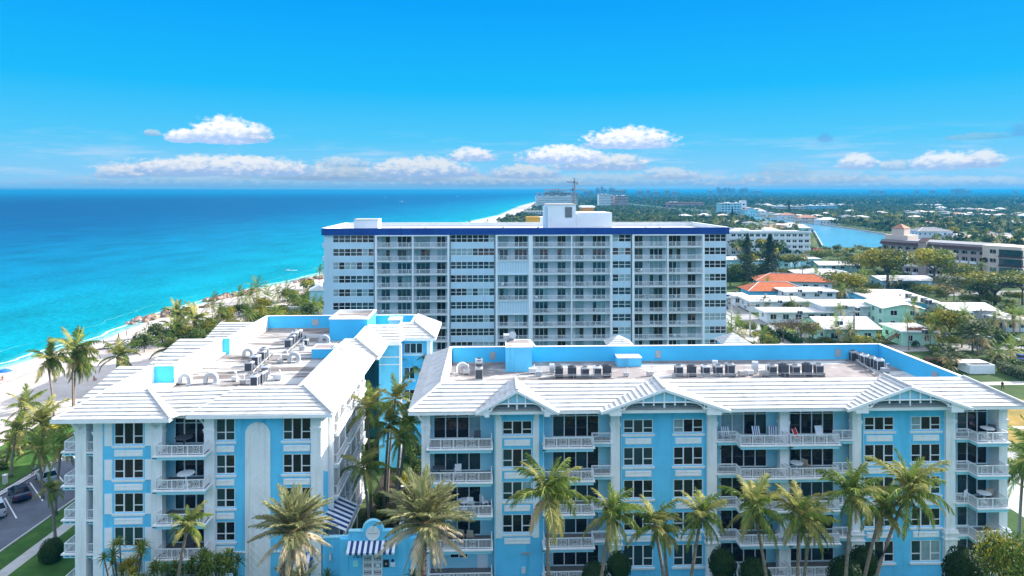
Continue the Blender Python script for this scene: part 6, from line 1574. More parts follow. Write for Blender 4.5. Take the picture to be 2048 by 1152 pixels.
def bpt(px, py): 
    p = ground(px, py, -1.4); return (p.x, p.y, bz(p.x, p.y))
for px_, py_, k, lab in ((237, 676, ('walk', 'r'), 'person walking along the wet sand towards the groyne'), (253, 669, ('stand', 's'), 'person standing at the water line before the groyne'), (207, 685, ('stand', 'b'), 'person in pale shirt by the driftwood on the sand'), (226, 704, ('sit', 's'), 'person sitting on the sand beside the driftwood'), (219, 705, ('sit', 's'), 'second person sitting on the sand, seaward of the other'), (188, 768, ('sit', 's'), 'person sitting on the sand near the roof edge'), (5, 757, ('sit', 's'), 'person sitting under the blue beach umbrella'), (600, 562, ('stand', 's'), 'bather standing in the shallows beyond the palm grove'), (596, 562, ('stand', 'b'), 'second bather in the shallows beyond the palm grove'), (610, 582, ('walk', 'r'), 'person walking on the far sand by the tower'), (591, 579, ('sit', 's'), 'person sitting on the far sand before the tower')): person(k, bpt(px_, py_), rnd.uniform(0, 6), lab)
# beach umbrella, driftwood
M['umb'] = mk('blue_umbrella_cloth', (.02, .14, .55), .7, .05)
p = bpt(9, 757); t = thing('beach_umbrella', 'blue beach umbrella at the water edge', 'umbrella', p)
b = MB(); n = 10
for k in range(n):
    a, c = 2 * math.pi * k / n, 2 * math.pi * (k + 1) / n
    b.face([(0, 0, 2.3), (math.cos(a) * .8, math.sin(a) * .8, 2.1), (math.cos(c) * .8, math.sin(c) * .8, 2.1)]); b.face([(math.cos(a) * .8, math.sin(a) * .8, 2.1), (math.cos(a) * 1.35, math.sin(a) * 1.35, 1.75), (math.cos(c) * 1.35, math.sin(c) * 1.35, 1.75), (math.cos(c) * .8, math.sin(c) * .8, 2.1)])
obj('canopy', b.mesh('canopy', 'umb'), t); obj('pole', MB().tube([(0, 0, -.2), (0, 0, 2.35)], .025, 6).mesh('pole', 'rail'), t)
for px_, py_, ln, a, lab in ((205, 700, 6.5, .5, 'long weathered driftwood log on the sand'), (222, 690, 3.5, 1.2, 'short driftwood pile near the standing people'), (300, 678, 8.0, .35, 'pale driftwood log before the groyne')):
    x, y, z = bpt(px_, py_); o = obj('driftwood', MB().tube([(-ln / 2, 0, .15), (0, .3, .3), (ln / 2, -.1, .2)], [.16, .2, .1], 6).tube([(0, .3, .3), (.6, 1.2, .6)], [.1, .04], 5).tube([(ln * .25, 0, .25), (ln * .4, -.9, .5)], [.08, .03], 5).mesh('driftwood', 'bark'), None, (x, y, z), a); tag(o, lab, 'driftwood')
# beach house and shore buildings by the tower
t = thing('beach_house', 'small gabled beach house beside the seaward end of the tower', 'house', (-60.4, 215, 0), .2)
obj('wall', MB().box(-3, 3, -3, 3, 0, 5.2).mesh('wall', 'blue_pale'), t); b = MB(); upright(b, [(-3.4, 5.2), (3.4, 5.2), (0, 7.0)], -3.4, 3.4); obj('roof', b.mesh('roof', 'twhite'), t); window(t, -2.4, 3.2, 1.8, 1.4, (1, 1), (None, None), y=-3.02, sill=False); window(t, .5, 3.2, 1.8, 1.4, (1, 1), (None, None), y=-3.02, sill=False); window(t, -2.4, .4, 4.6, 2.2, (1, 1, 1), (None,) * 3, y=-3.02, name='sliding_door', sill=False, weights=(0, 1, 0))
t = thing('garden_wall', 'pale garden wall below the palm grove by the tower', 'wall', (-58, 200, 0), .05); obj('wall', MB().box(-14, 12, 0, .4, -.5, 2.2).box(-14.1, 12.1, -.06, .46, 2.2, 2.35).mesh('wall', 'white'), t)
# cars
M['car_navy'] = mk('dark_blue_car_paint', (.012, .022, .06), .22, 0, spec=.6); M['car_silver'] = mk('silver_car_paint', (.50, .53, .57), .25, 0, spec=.6, metal=.4); M['car_white'] = mk('white_car_paint', (.72, .74, .76), .25, 0, spec=.6); M['car_blue'] = mk('blue_car_paint', (.01, .04, .28), .25, 0, spec=.6)
def car_body(suv):
    """lofted body: stations along x (front at +x) of half width, sill, belt; plus the greenhouse above"""
    h = .18 if suv else 0
    ST = [(-2.20, .55, .45, .72), (-2.12, .78, .32, .92 + h), (-1.75, .88, .26, 1.0 + h), (-.9, .91, .24, .98 + h), (.2, .91, .24, .95 + h), (1.05, .89, .24, .92 + h), (1.75, .84, .27, .80 + h), (2.12, .72, .34, .68 + h), (2.22, .5, .42, .58)]
    b = MB(); rings = []
    for x, w, zs_, zb in ST:
        i = len(b.v); b.v += [(x, -w * .92, zs_), (x, -w, zs_ + .18), (x, -w, zb - .12), (x, -w * .93, zb), (x, 0, zb + .03), (x, w * .93, zb), (x, w, zb - .12), (x, w, zs_ + .18), (x, w * .92, zs_)]; rings.append(i)
    for a, c in zip(rings, rings[1:]):
        for k in range(8): b.f.append((a + k, c + k, c + k + 1, a + k + 1)); b.m.append(0)
        b.f.append((a + 8, c + 8, c, a)); b.m.append(0)
    for r_ in (rings[0], rings[-1]): b.f.append(tuple(r_ + k for k in range(9))); b.m.append(0)
    zr_ = 1.48 + h * 1.4; rb = -2.0 if suv else -1.45
    b.box(rb + .25, .10, -.62, .62, zr_ - .05, zr_)
    P_ = [[(-.55 if suv else -.35, s * .615, zr_ - .02), (-.5 if suv else -.3, s * .80, .97 + h)] for s in (-1, 1)]
    for s in (-1, 1):
        for (x0, x1) in ((.12, .95), (rb + .24, rb), (-.5, -.5)): b.bar((x0, s * .60, zr_ - .03), (x1, s * .80, .96 + h), .07)
    g = MB(); f0, f1, r0_, r1_ = (.95, .96 + h), (.10, zr_ - .04), (rb, .98 + h), (rb + .25, zr_ - .04)
    A_ = [(f0[0], -.78, f0[1]), (f0[0], .78, f0[1]), (f1[0], .59, f1[1]), (f1[0], -.59, f1[1])]; B_ = [(r0_[0], .78, r0_[1]), (r0_[0], -.78, r0_[1]), (r1_[0], -.59, r1_[1]), (r1_[0], .59, r1_[1])]
    g.face(A_); g.face(B_); g.face([A_[0], A_[3], B_[2], B_[1]]); g.face([A_[1], B_[0], B_[3], A_[2]])
    return b, g
def car(p, rz, mat, label, suv=False):
    t = thing('parked_car', label, 'car', p, rz, 'parked cars'); b, g = car_body(suv)
    obj('body', b.mesh('body', mat, False), t); obj('window', g.mesh('window', 'glass'), t)
    for x in (-1.35, 1.35):
        for s in (-1, 1):
            w = obj('wheel', MB().tube([(0, -.11, 0), (0, .11, 0)], .33, 14).mesh('wheel', 'rubber'), t, (x, s * .82, .33)); obj('rim', MB().tube([(0, s * .10, 0), (0, s * .125, 0)], .21, 10).mesh('rim', 'chrome'), w)
    for s in (-1, 1):
        obj('headlight', MB().box(2.05, 2.19, s * .62 - .16, s * .62 + .16, .55, .68).mesh('headlight', 'lamp_w'), t); obj('tail_light', MB().box(-2.19, -2.08, s * .66 - .12, s * .66 + .12, .70, .84).mesh('tail_light', 'lamp_r'), t)
        obj('mirror', MB().box(.62, .80, s * .98 - .09, s * .98 + .09, .95, 1.07).mesh('mirror', mat), t)
car((-58.0, 80.4, .02), R(134), 'car_navy', 'dark blue saloon car in the bay between the silver ones at the beach car park')
car((-57.7, 76.1, .02), R(134), 'car_silver', 'silver car at the picture edge of the beach car park', True); car((-57.8, 84.8, .02), R(134), 'car_silver', 'silver car half hidden by the drooping palm', True)
for px_, py_, rz, mt, lab, sv in ((1985, 686, .1, 'car_white', 'white saloon car on the cross street beyond the inland condominium', False), (2018, 684, .1, 'car_white', 'second white car just beyond the first on the cross street', True), (1972, 695, 1.3, 'car_navy', 'dark van-like car parked by the round fan palm', True), (1885, 676, .2, 'car_blue', 'bright blue car half hidden by trees beside the mint house', False), (1452, 598, 1.5, 'car_white', 'white car parked by the blue house near the tower', True), (1462, 606, 1.4, 'car_silver', 'silver car parked before the blue house', False), (1448, 617, 1.45, 'car_navy', 'dark car at the kerb beyond the tower', False), (2040, 722, .9, 'car_blue', 'blue car at the picture edge by the street palms', False)): car(tuple(ground(px_, py_) + Vector((0, 0, .03))), rz, mt, lab, sv)
t = thing('bollard', 'pale marker post on the lawn behind the paved walk', 'post', tuple(ground(10, 968))); obj('post', MB().box(-.2, .2, -.2, .2, 0, 1.1).mesh('post', 'concrete'), t); obj('cap', MB().box(-.23, .23, -.23, .23, 1.1, 1.17).mesh('cap', 'trim'), t)
# boats far out
M['boat'] = mk('white_boat_hull', (.8, .8, .8), .4, 0)
for px_, py_, s, lab in ((803, 404, 2.0, 'white motor boat with wake, the nearer one'), (915, 393, 2.6, 'white motor boat trailing a long wake near the horizon'), (575, 541, .28, 'tiny white boat in the turquoise shallows'), (770, 395, 1.4, 'small white boat far out at sea')):
    p = ground(px_, py_, SEA_Z); t = thing('motor_boat', lab, 'boat', tuple(p), R(-170)); b = MB(); b.prism([(-3, -1.1), (1.5, -1.1), (3.6, 0), (1.5, 1.1), (-3, 1.1)], .0, 1.0); obj('hull', b.mesh('hull', 'boat'), t, sc=s); b = MB(); b.box(-1.2, .9, -.8, .8, 1, 1.9); b.box(-1.4, 1.1, -.9, .9, 1.9, 2.0); obj('cabin', b.mesh('cabin', 'boat'), t, sc=s)
    b = MB(); b.face([(-2.5 * s, -.8 * s, .04), (-16 * s, -2.2 * s, .04), (-16 * s, 2.2 * s, .04), (-2.5 * s, .8 * s, .04)]); obj('wake', b.mesh('wake', 'boat'), t)
p = ground(985, 384.8, SEA_Z); p = Vector((-560, 19000, SEA_Z)); t = thing('ship', 'long low ship on the horizon', 'ship', tuple(p)); obj('hull', MB().box(-70, 60, -10, 10, 0, 12).mesh('hull', 'ac_dark'), t); obj('superstructure', MB().box(-55, -35, -8, 8, 12, 32).box(10, 18, -6, 6, 12, 24).mesh('superstructure', 'ac'), t)
# ------------------------------------------------------------------ villas inland
for n_, c in (('mint', (.42, .72, .58)), ('wwall', (.66, .72, .76)), ('bwall', (.10, .48, .72)), ('aqua', (.35, .66, .74)), ('peach', (.62, .50, .42)), ('beige', (.40, .31, .28)), ('greywall', (.45, .46, .46)), ('brick', (.40, .20, .15))): M[n_] = mk('house_render_' + n_, c, .8, .06, .6)
M['roofw'] = mk('white_villa_roof', (.62, .60, .59), .75, .08, .7, rand=.12, stain=((.40, .38, .37), .35, .52, .75)); M['rooft'] = mk('orange_roof_tile', (.52, .135, .045), .7, .15, 1.0, stain=((.34, .09, .04), .8, .5, .7)); M['roofg'] = mk('grey_shingle', (.22, .22, .23), .85, .12, 1); M['roofd'] = mk('dark_brown_tile', (.075, .04, .04), .8, .15, 1); M['roofp'] = mk('pale_tan_roof', (.62, .52, .44), .8, .1, 1); M['roofr'] = mk('terracotta_roof', (.42, .19, .12), .8, .12, 1)
def win_unit(w, h, gl='glass'):
    b = MB(); b.box(-.07, w + .07, -.05, .01, -.07, 0); b.box(-.07, w + .07, -.05, .01, h, h + .07); b.box(-.07, 0, -.05, .01, 0, h); b.box(w, w + .07, -.05, .01, 0, h); b.box(w * .5 - .03, w * .5 + .03, -.04, -.015, 0, h); b.box(0, w, -.015, .005, 0, h, 1); return b.mesh('window', ['rail', gl])
def wu(w, h): return shared(CW_, ('wu', w, h, rnd.randint(0, 1)), lambda: win_unit(w, h, rnd.choice(['glass', 'glass', 'glass_teal'])))
def side_windows(t, L, z0, y, specs, rot=0, off=(0, 0)):
    for x, w, h, dz in specs: obj('window', wu(w, h), t, (x, y, z0 + dz))
FOOT = []
def in_foot(x, y, m=2.0):
    for p, th, w, d in FOOT:
        dx, dy = x - p.x, y - p.y; u, v = dx * math.cos(th) + dy * math.sin(th), -dx * math.sin(th) + dy * math.cos(th)
        if -m < u < w + m and -m < v < d + m: return True
    return False
def villa(label, pxl, pxr, py_base, z_eave, depth, wall, roof, kind='flat', rz=0.0, over=.6, rise=1.2, wins=None, side=None, courses=0, name='villa', cat='house', storeys=1):
    p0, p1 = ground(pxl, py_base), ground(pxr, py_base); w = (p1 - p0).length; th = math.atan2(p1.y - p0.y, p1.x - p0.x) + rz
    t = thing(name, label, cat, tuple(p0), th); FOOT.append((p0, th, w, depth))
    obj('wall', MB().box(0, w, 0, depth, 0, z_eave).mesh('wall', wall), t)
    e = over; z = z_eave
    if kind == 'flat':
        b = MB(); b.box(-e, w + e, -e, depth + e, z, z + .28); obj('roof', b.mesh('roof', roof), t)
        b = MB(); b.box(-e - .03, w + e + .03, -e - .03, -e, z - .03, z + .30); b.box(-e - .03, -e, -e, depth + e, z - .03, z + .30); obj('fascia', b.mesh('fascia', 'trim'), t)
        for k in range(3): x, y = rnd.uniform(1, w - 1), rnd.uniform(1, depth - 1); obj('roof_vent', shared(CW_, 'rv', lambda: MB().box(-.25, .25, -.25, .25, 0, .4).mesh('roof_vent', 'ac_light')), t, (x, y, z + .28))
    elif kind == 'hip':
        h_ = min(depth, w) / 2 + e; zr_ = z + rise; o_ = min(depth / 2 + e, w / 2 + e)
        if w >= depth:
            R0, R1 = (o_ - e, depth / 2, zr_), (w - (o_ - e), depth / 2, zr_)
            n = courses or 6
            slope(t, (-e, -e, z), (w + e, -e, z), R0, R1, n, roof, .08); slope(t, (-e, depth + e, z), (w + e, depth + e, z), R0, R1, n, roof, .08)
            slope(t, (-e, -e, z), (-e, depth + e, z), R0, R0[:2] + (zr_ + .001,), n, roof, .08); slope(t, (w + e, -e, z), (w + e, depth + e, z), R1, R1[:2] + (zr_ + .001,), n, roof, .08)
        else:
            R0, R1 = (w / 2, o_ - e, zr_), (w / 2, depth - (o_ - e), zr_); n = courses or 6
            slope(t, (-e, -e, z), (-e, depth + e, z), R0, R1, n, roof, .08); slope(t, (w + e, -e, z), (w + e, depth + e, z), R0, R1, n, roof, .08)
            slope(t, (-e, -e, z), (w + e, -e, z), R0, R0[:2] + (zr_ + .001,), n, roof, .08); slope(t, (-e, depth + e, z), (w + e, depth + e, z), R1, R1[:2] + (zr_ + .001,), n, roof, .08)
        rm = 'roofw'
        pts = ([(-e, -e, z), R0], [(w + e, -e, z), R1], [R0, R1]) if w >= depth else ([(-e, -e, z), R0], [(w + e, -e, z), R0], [R0, R1])
        for a in pts: obj('ridge_cap', MB().tube([(q[0], q[1], q[2] + .12) for q in a], .13, 5).mesh('ridge_cap', rm), t)
    elif kind == 'gable':                                    # ridge along the depth
        n = courses or 5
        slope(t, (-e, -e, z), (-e, depth + e, z), (w / 2, -e, z + rise), (w / 2, depth + e, z + rise), n, roof, .07); slope(t, (w + e, -e, z), (w + e, depth + e, z), (w / 2, -e, z + rise), (w / 2, depth + e, z + rise), n, roof, .07)
        b = MB(); upright(b, [(0, z), (w, z), (w / 2, z + rise - .1)], .0, depth); obj('gable_end', b.mesh('gable_end', wall), t)
    elif kind == 'gablex':                                   # ridge along the front
        n = courses or 6
        slope(t, (-e, -e, z), (w + e, -e, z), (-e, depth / 2, z + rise), (w + e, depth / 2, z + rise), n, roof, .07); slope(t, (-e, depth + e, z), (w + e, depth + e, z), (-e, depth / 2, z + rise), (w + e, depth / 2, z + rise), n, roof, .07)
        b = MB(); b.face([(0, 0, z), (0, depth / 2, z + rise - .1), (0, depth, z)]); b.face([(w, 0, z), (w, depth, z), (w, depth / 2, z + rise - .1)]); obj('gable_end', b.mesh('gable_end', wall), t)
    if wins is None:
        n_ = max(2, int(w / 3.4))
        for s_ in range(storeys):
            zz = z_eave / storeys * s_ + z_eave / storeys * .36; hh = min(1.3, z_eave / storeys * .44)
            for k in range(n_):
                x = (k + .5) * w / n_ - .8; r_ = rnd.random()
                if r_ < .2: obj('door', shared(CW_, ('dr', round(z_eave / storeys * .8, 1)), lambda: MB().box(0, .95, -.05, .01, 0, z_eave / storeys * .78).mesh('door', 'trim')), t, (x, 0, z_eave / storeys * s_ + .02))
                else: obj('window', wu(1.6 if r_ < .7 else 1.1, round(hh, 1)), t, (x, 0, zz))
    for k in range(max(1, int(depth / 4))):
        for xs_, r_ in ((0, -90), (w, 90)):
            for s_ in range(storeys): obj('window', wu(1.4, 1.1), t, (xs_ + (.0 if xs_ else 0), (k + .5) * depth / max(1, int(depth / 4)) + (.7 if r_ < 0 else -.7), z_eave / storeys * s_ + z_eave / storeys * .4), R(r_))
    return t
villa('blue-walled house wing with orange tile hip roof and white ridge', 1500, 1612, 606, 3.9, 9, 'bwall', 'rooft', 'hip', over=.9, rise=2.3, courses=9)
villa('rear wing of the orange tiled villa, half behind its front wing', 1516, 1655, 581, 3.6, 10, 'wwall', 'rooft', 'hip', rz=-.18, over=.9, rise=2.2, courses=9)
villa('two-storey white house with flat white roof before the orange tiled roofs', 1571, 1672, 613, 4.6, 9, 'wwall', 'roofw', 'flat', over=.8, storeys=2)
villa('low white house with white roof beside the round red-brown palm', 1503, 1612, 625, 3.2, 10, 'wwall', 'roofw', 'flat', over=.8)
villa('low white house with overhanging roof across the street from the tower', 1534, 1660, 646, 2.9, 6, 'wwall', 'roofw', 'flat', over=.9)
villa('pale blue house with recessed porch in the middle of the villas', 1650, 1756, 645, 4.4, 10, 'wwall', 'roofw', 'flat', over=.9)
villa('mint green house with broad pale roof behind two round palms', 1652, 1752, 688, 3.6, 13, 'mint', 'roofw', 'gablex', over=1.1, rise=1.7)
villa('mint two-storey house with gable and roof deck', 1768, 1842, 658, 5.4, 13, 'mint', 'roofw', 'gable', rz=-.10, over=.6, rise=1.2, storeys=2)
villa('lower mint house with white roof below the timber stairs', 1806, 1872, 692, 3.3, 9, 'mint', 'roofw', 'flat', over=.5)
villa('long blue house whose white flat roof carries four grey boxes', 1752, 1868, 632, 4.2, 24, 'bwall', 'roofw', 'flat', rz=-.12, over=.5)
villa('long low house with white roof before the bright lawn', 1905, 1992, 652, 4.2, 11, 'greywall', 'roofw', 'gablex', over=.8, rise=1.2)
villa('white-roofed house before the spreading trees', 1765, 1872, 579, 3.2, 14, 'aqua', 'roofw', 'gablex', over=.7, rise=1.1)
villa('long white-roofed aqua house at the rear of the villas', 1640, 1730, 552, 4.6, 10, 'aqua', 'roofw', 'gablex', over=.8, rise=1.3, storeys=2)
villa('white house with long sloping white roof before the aqua one', 1600, 1704, 566, 3.4, 14, 'wwall', 'roofw', 'hip', rz=-.12, over=.9, rise=1.6)
villa('long white-roofed block beyond the dark hedge and casuarinas', 1455, 1580, 540, 4.5, 14, 'aqua', 'roofw', 'flat', over=.6)
villa('low grey-roofed shed block beside the casuarinas', 1560, 1640, 535, 4.0, 12, 'aqua', 'roofw', 'flat', over=.6)
villa('white-roofed house at the picture edge by the street palms', 2012, 2060, 664, 3.0, 12, 'wwall', 'roofw', 'flat', over=.6)
for i, (px_, py_, k) in enumerate([(1600, 585, 'pale'), (1640, 588, 'grey'), (1560, 607, 'pale'), (1600, 629, 'grey'), (1690, 618, 'grey'), (1715, 622, 'pale'), (1850, 668, 'grey'), (1940, 632, 'pale'), (1800, 565, 'grey'), (1680, 650, 'pale')]):
    z_ = (4.9, 4.9, 3.5, 3.2, 4.7, 4.7, 3.6, 5.0, 4.0, 4.9)[i]; p = ground(px_, py_, z_); o = thing('air_conditioner', ['pale box on the two-storey white house roof', 'grey box on the two-storey white house roof', 'pale box on the low white house roof by the red-brown palm', 'grey box on the overhanging white roof', 'grey box on the pale blue house roof', 'pale box on the pale blue house roof', 'grey box on the lower mint house roof', 'pale box on the long low house roof', 'grey box on the white roof before the spreading trees', 'pale box at the front of the pale blue house roof'][i], 'air conditioner', tuple(p), .2, 'boxes on the villa roofs'); obj('casing', ACM[k][0], o); obj('coil', ACM[k][1], o)
villa('small white house near the blue cars by the tower', 1470, 1496, 612, 3.0, 6, 'wwall', 'roofw', 'flat', over=.5)
# roof boxes of the blue house, timber stairs with roof deck, garden wall, shuttle box
for k, (px_, py_) in enumerate(((1817, 596), (1828, 601), (1848, 605), (1857, 609))):
    p = ground(px_, py_, 4.5); o = thing('air_conditioner', ['rearmost', 'second', 'third', 'front'][k] + ' grey box of the four on the blue house roof', 'air conditioner', tuple(p), .2, 'boxes on the blue house roof'); obj('casing', ACM['grey'][0], o, sc=1.3); obj('coil', ACM['grey'][1], o, sc=1.3)
t = thing('timber_stairs', 'brown timber outside stairs with landing at the mint houses', 'stairs', tuple(ground(1766, 689)), -.1)
b = MB(); n = 12
for k in range(n): b.box(k * .42, k * .42 + .45, 0, 1.2, k * .28, k * .28 + .06)
obj('tread', b.mesh('tread', 'wood'), t); b = MB()
for y in (0, 1.2): b.bar((0, y, -.05), (n * .42, y, n * .28), .25); b.bar((0, y, .95), (n * .42, y, n * .28 + .95), .10); [b.bar((k * .84, y, k * .56), (k * .84, y, k * .56 + .95), .07) for k in range(n // 2 + 1)]
obj('stringer', b.mesh('stringer', 'wood'), t); b = MB(); b.box(n * .42, n * .42 + 6.5, -.6, 2.0, n * .28 - .15, n * .28); [b.box(n * .42 + k * .9, n * .42 + k * .9 + .12, -.6, -.48, n * .28, n * .28 + 1.0) for k in range(8)]; b.box(n * .42, n * .42 + 6.5, -.62, -.5, n * .28 + 1.0, n * .28 + 1.1); b.box(n * .42, n * .42 + 6.5, -.6, -.55, n * .28 + .1, n * .28 + .9)
[b.box(n * .42 + k * 2.1, n * .42 + k * 2.1 + .12, 0, .12, 0, n * .28) for k in range(4)]; obj('landing', b.mesh('landing', 'wood'), t)
t = thing('block_wall', 'white block enclosure on the dry lot beyond the inland condominium', 'wall', tuple(ground(1940, 748)), .02); w = 51 * ground(1940, 748).y / F_PX
b = MB(); b.box(0, w, 0, .2, 0, 1.75); b.box(w - .2, w, .2, 4, 0, 1.75); b.box(0, .2, .2, 4, 0, 1.75); b.box(.2, w - .2, 3.8, 4, 0, 1.75); obj('wall', b.mesh('wall', 'trim'), t); obj('lid', MB().box(-1.2, w * .95, 1.2, 4.2, 1.75, 1.9).mesh('lid', 'concrete'), t)
# power poles with wires and a street sign
M['polew'] = mk('grey_timber_pole', (.30, .26, .22), .9, .15, 1)
POL = [(1463, 665, 592, 'grey concrete power pole nearest the tower'), (1472, 660, 635, 'short cut-off pole beside the nearest power pole'), (1500, 672, 606, 'pale lamp pole on the pavement before the low white houses'), (1708, 690, 620, 'tall leaning wood pole before the mint house'), (1962, 668, 617, 'wood pole with transformer by the long low house'), (1800, 622, 588, 'wood pole with transformer box before the blue house'), (1605, 566, 536, 'wood pole before the long sloping white roof'), (1680, 505, 487, 'pole with crossarm by the waterway')]
PT = {}
for px_, pb, pt, lab in POL:
    g = ground(px_, pb); h = (pb - pt) * g.y / F_PX; t = thing('power_pole', lab, 'power pole', tuple(g)); obj('shaft', MB().tube([(0, 0, 0), (0, 0, h)], [.24, .16], 8).mesh('shaft', 'concrete' if px_ < 1510 else 'polew'), t)
    if 'short' not in lab: obj('crossarm', MB().box(-1.3, 1.3, -.07, .07, h - .7, h - .5).mesh('crossarm', 'polew'), t); obj('insulator', MB().tube([(-1.1, 0, h - .5), (-1.1, 0, h - .2)], .06, 5).tube([(1.1, 0, h - .5), (1.1, 0, h - .2)], .06, 5).mesh('insulator', 'rail'), t)
    if 'transformer' in lab: obj('transformer', MB().tube([(.35, 0, h * .6), (.35, 0, h * .6 + 1.1)], .28, 8).mesh('transformer', 'ac'), t)
    PT[px_] = g + Vector((0, 0, h - .3))
def wire(a, b_, sag, lab):
    pts = [a.lerp(b_, k / 12) - Vector((0, 0, sag * 4 * (k / 12) * (1 - k / 12))) for k in range(13)]; o = obj('power_line', MB().tube([p - a for p in pts], .022, 3).mesh('power_line', 'dark'), None, a); tag(o, lab, 'cable', 'power lines')
far_end = Vector((64, 112, 10)); near_pole = PT[1463]
wire(near_pole, far_end, 1.2, 'power line crossing the street from the pole by the tower'); wire(near_pole + Vector((1, 0, 0)), far_end + Vector((1.5, 0, 0)), 1.4, 'second power line alongside the one crossing the street'); wire(PT[1708], PT[1962], 1.5, 'power line between the wood poles of the villas'); wire(PT[1962], PT[1962] + Vector((60, -14, 1)), 1.6, 'power line leaving the transformer pole to the picture edge')
t = thing('street_sign', 'small white notice board on a post by the street corner', 'sign', tuple(ground(1608, 690))); obj('board', MB().box(-1.1, 1.1, -.05, .05, 1.8, 2.7).mesh('board', 'trim'), t); obj('post', MB().tube([(-.9, .06, 0), (-.9, .06, 2.7)], .05, 5).tube([(.9, .06, 0), (.9, .06, 2.7)], .05, 5).mesh('post', 'polew'), t)
for i, (px_, py_) in enumerate(((1548, 664), (1562, 668))):
    g = ground(px_, py_); o = obj('bin', MB().box(-.3, .3, -.35, .35, 0, 1.0).box(-.34, .34, -.4, .38, 1.0, 1.08).mesh('bin', 'ac_light'), None, g + Vector((6, 0, 0))); tag(o, ['pale wheeled bin at the hedge corner', 'second wheeled bin a little nearer the tower'][i], 'bin')

# ------------------------------------------------------------------ apartment blocks in the middle distance
def slabblock(label, pxl, pxr, py_base, py_top, depth, wall, floors, bands, name='apartment_block', rz=0.0, roof='roofw', wmat='glass', balc=False, nwin=None):
    p0, p1 = ground(pxl, py_base), ground(pxr, py_base); w = (p1 - p0).length; th = math.atan2(p1.y - p0.y, p1.x - p0.x) + rz; h = CAM_H - (py_top - HOR) * p0.y / F_PX
    t = thing(name, label, 'apartment building', tuple(p0), th); fh = h / floors
    holes = []; n = nwin or max(3, int(w / 4.2))
    for f_ in range(floors):
        for k in range(n): holes.append(((k + .16) * w / n, (k + .84) * w / n, f_ * fh + fh * .38, f_ * fh + fh * .80))
    b = MB(); wall_holes(b, 0, w, 0, h, 0, holes, .35); b.box(0, w, .5, depth, 0, h, faces='xXY'); b.face([(0, 0, 0), (0, 0, h), (0, .5, h), (0, .5, 0)]); b.face([(w, 0, 0), (w, .5, 0), (w, .5, h), (w, 0, h)]); obj('wall', b.mesh('wall', wall), t)
    for hh in holes:
        ww, wh = hh[1] - hh[0], hh[3] - hh[2]; g = rnd.choice(['glass', 'glass', 'glass_teal', 'glass_curt'])
        def f():
            b = MB(); b.box(0, ww, .0, .03, 0, wh, 1); m_ = max(2, int(ww / 1.1)); [b.box(ww * q / m_ - .05, ww * q / m_ + .05, -.08, -.001, 0, wh) for q in range(m_ + 1)]; return b.mesh('window', ['rail', g])
        obj('window', shared(CW_, ('sb', round(ww, 1), round(wh, 1), g), f), t, (hh[0], .22, hh[2]))
    if bands:
        for f_ in range(floors + 1): obj('floor_band', MB().box(-.4, w + .4, -.7 if balc else -.25, .0, f_ * fh - .1, f_ * fh + (fh * .36 if bands == 2 else .25)).mesh('floor_band', 'twhite'), t)
    b = MB(); b.box(-.5, w + .5, -.5, depth + .5, h, h + .35); obj('roof', b.mesh('roof', roof), t)
    for k in range(3): x = w * rnd.uniform(.1, .85); obj('roof_housing', MB().box(x, x + w * .07, depth * .3, depth * .6, h + .35, h + 1.8).mesh('roof_housing', 'twhite'), t)
    return t, w, h, depth
slabblock('white four-storey apartment block with long balcony bands beside the waterway', 1461, 1620, 512, 466, 22, 'twhite', 4, 2, nwin=13)
# beige arcaded building
p0, p1 = ground(1764, 545), ground(1992, 568); w = (p1 - p0).length; th = math.atan2(p1.y - p0.y, p1.x - p0.x)
t = thing('apartment_block', 'beige building with arched top-floor windows and dark tile eaves behind the spreading trees', 'apartment building', tuple(p0), th); h = 14.5
holes = []; arches = []; n = 14
for k in range(n):
    x = (k + .18) * w / n; x2 = (k + .82) * w / n
    for f_ in range(4): holes.append((x, x2, f_ * 3.3 + 1.0, f_ * 3.3 + 3.0 if f_ < 3 else 12.2))
b = MB(); wall_holes(b, 0, w, 0, h, 0, holes, .8); b.box(0, w, 1.0, 16, 0, h, faces='xXY'); obj('wall', b.mesh('wall', 'beige'), t)
for k, hh in enumerate(holes):
    ww, wh = hh[1] - hh[0], hh[3] - hh[2]
    obj('window', shared(CW_, ('bw', round(ww, 1), round(wh, 1)), lambda: MB().box(0, ww, 0, .03, 0, wh, 1).box(ww * .48, ww * .52, -.06, -.001, 0, wh).mesh('window', ['rail', 'glass'])), t, (hh[0], .7, hh[2]))
    if k % 4 == 3:                                            # arch heads close the square openings
        b = MB(); r_ = ww / 2
        for sg in (-1, 1):
            for q in range(5):
                a0_, a1_ = math.pi / 2 * q / 5, math.pi / 2 * (q + 1) / 5; xm = hh[0] + r_
                b.face([(xm + sg * r_ * math.cos(a0_), -.02, hh[3] - r_ * .75 + r_ * .75 * math.sin(a0_)), (xm + sg * r_ * math.cos(a1_), -.02, hh[3] - r_ * .75 + r_ * .75 * math.sin(a1_)), (xm + sg * r_, -.02, hh[3])])
        obj('arch_head', b.mesh('arch_head', 'beige'), t)
    else: obj('balcony', shared(CW_, ('bb', round(ww, 1)), lambda: MB().box(-.2, ww + .2, -.5, 0, -.5, .5).mesh('balcony', 'twhite')), t, (hh[0], 0, hh[2]))
slope(t, (-.6, -1.0, h - 1.6), (w * .36, -1.0, h - 1.6), (-.6, .6, h), (w * .36, .6, h), 4, 'roofd', .08); slope(t, (w * .44, -1.0, h - 1.6), (w * .9, -1.0, h - 1.6), (w * .44, .6, h), (w * .9, .6, h), 4, 'roofd', .08)
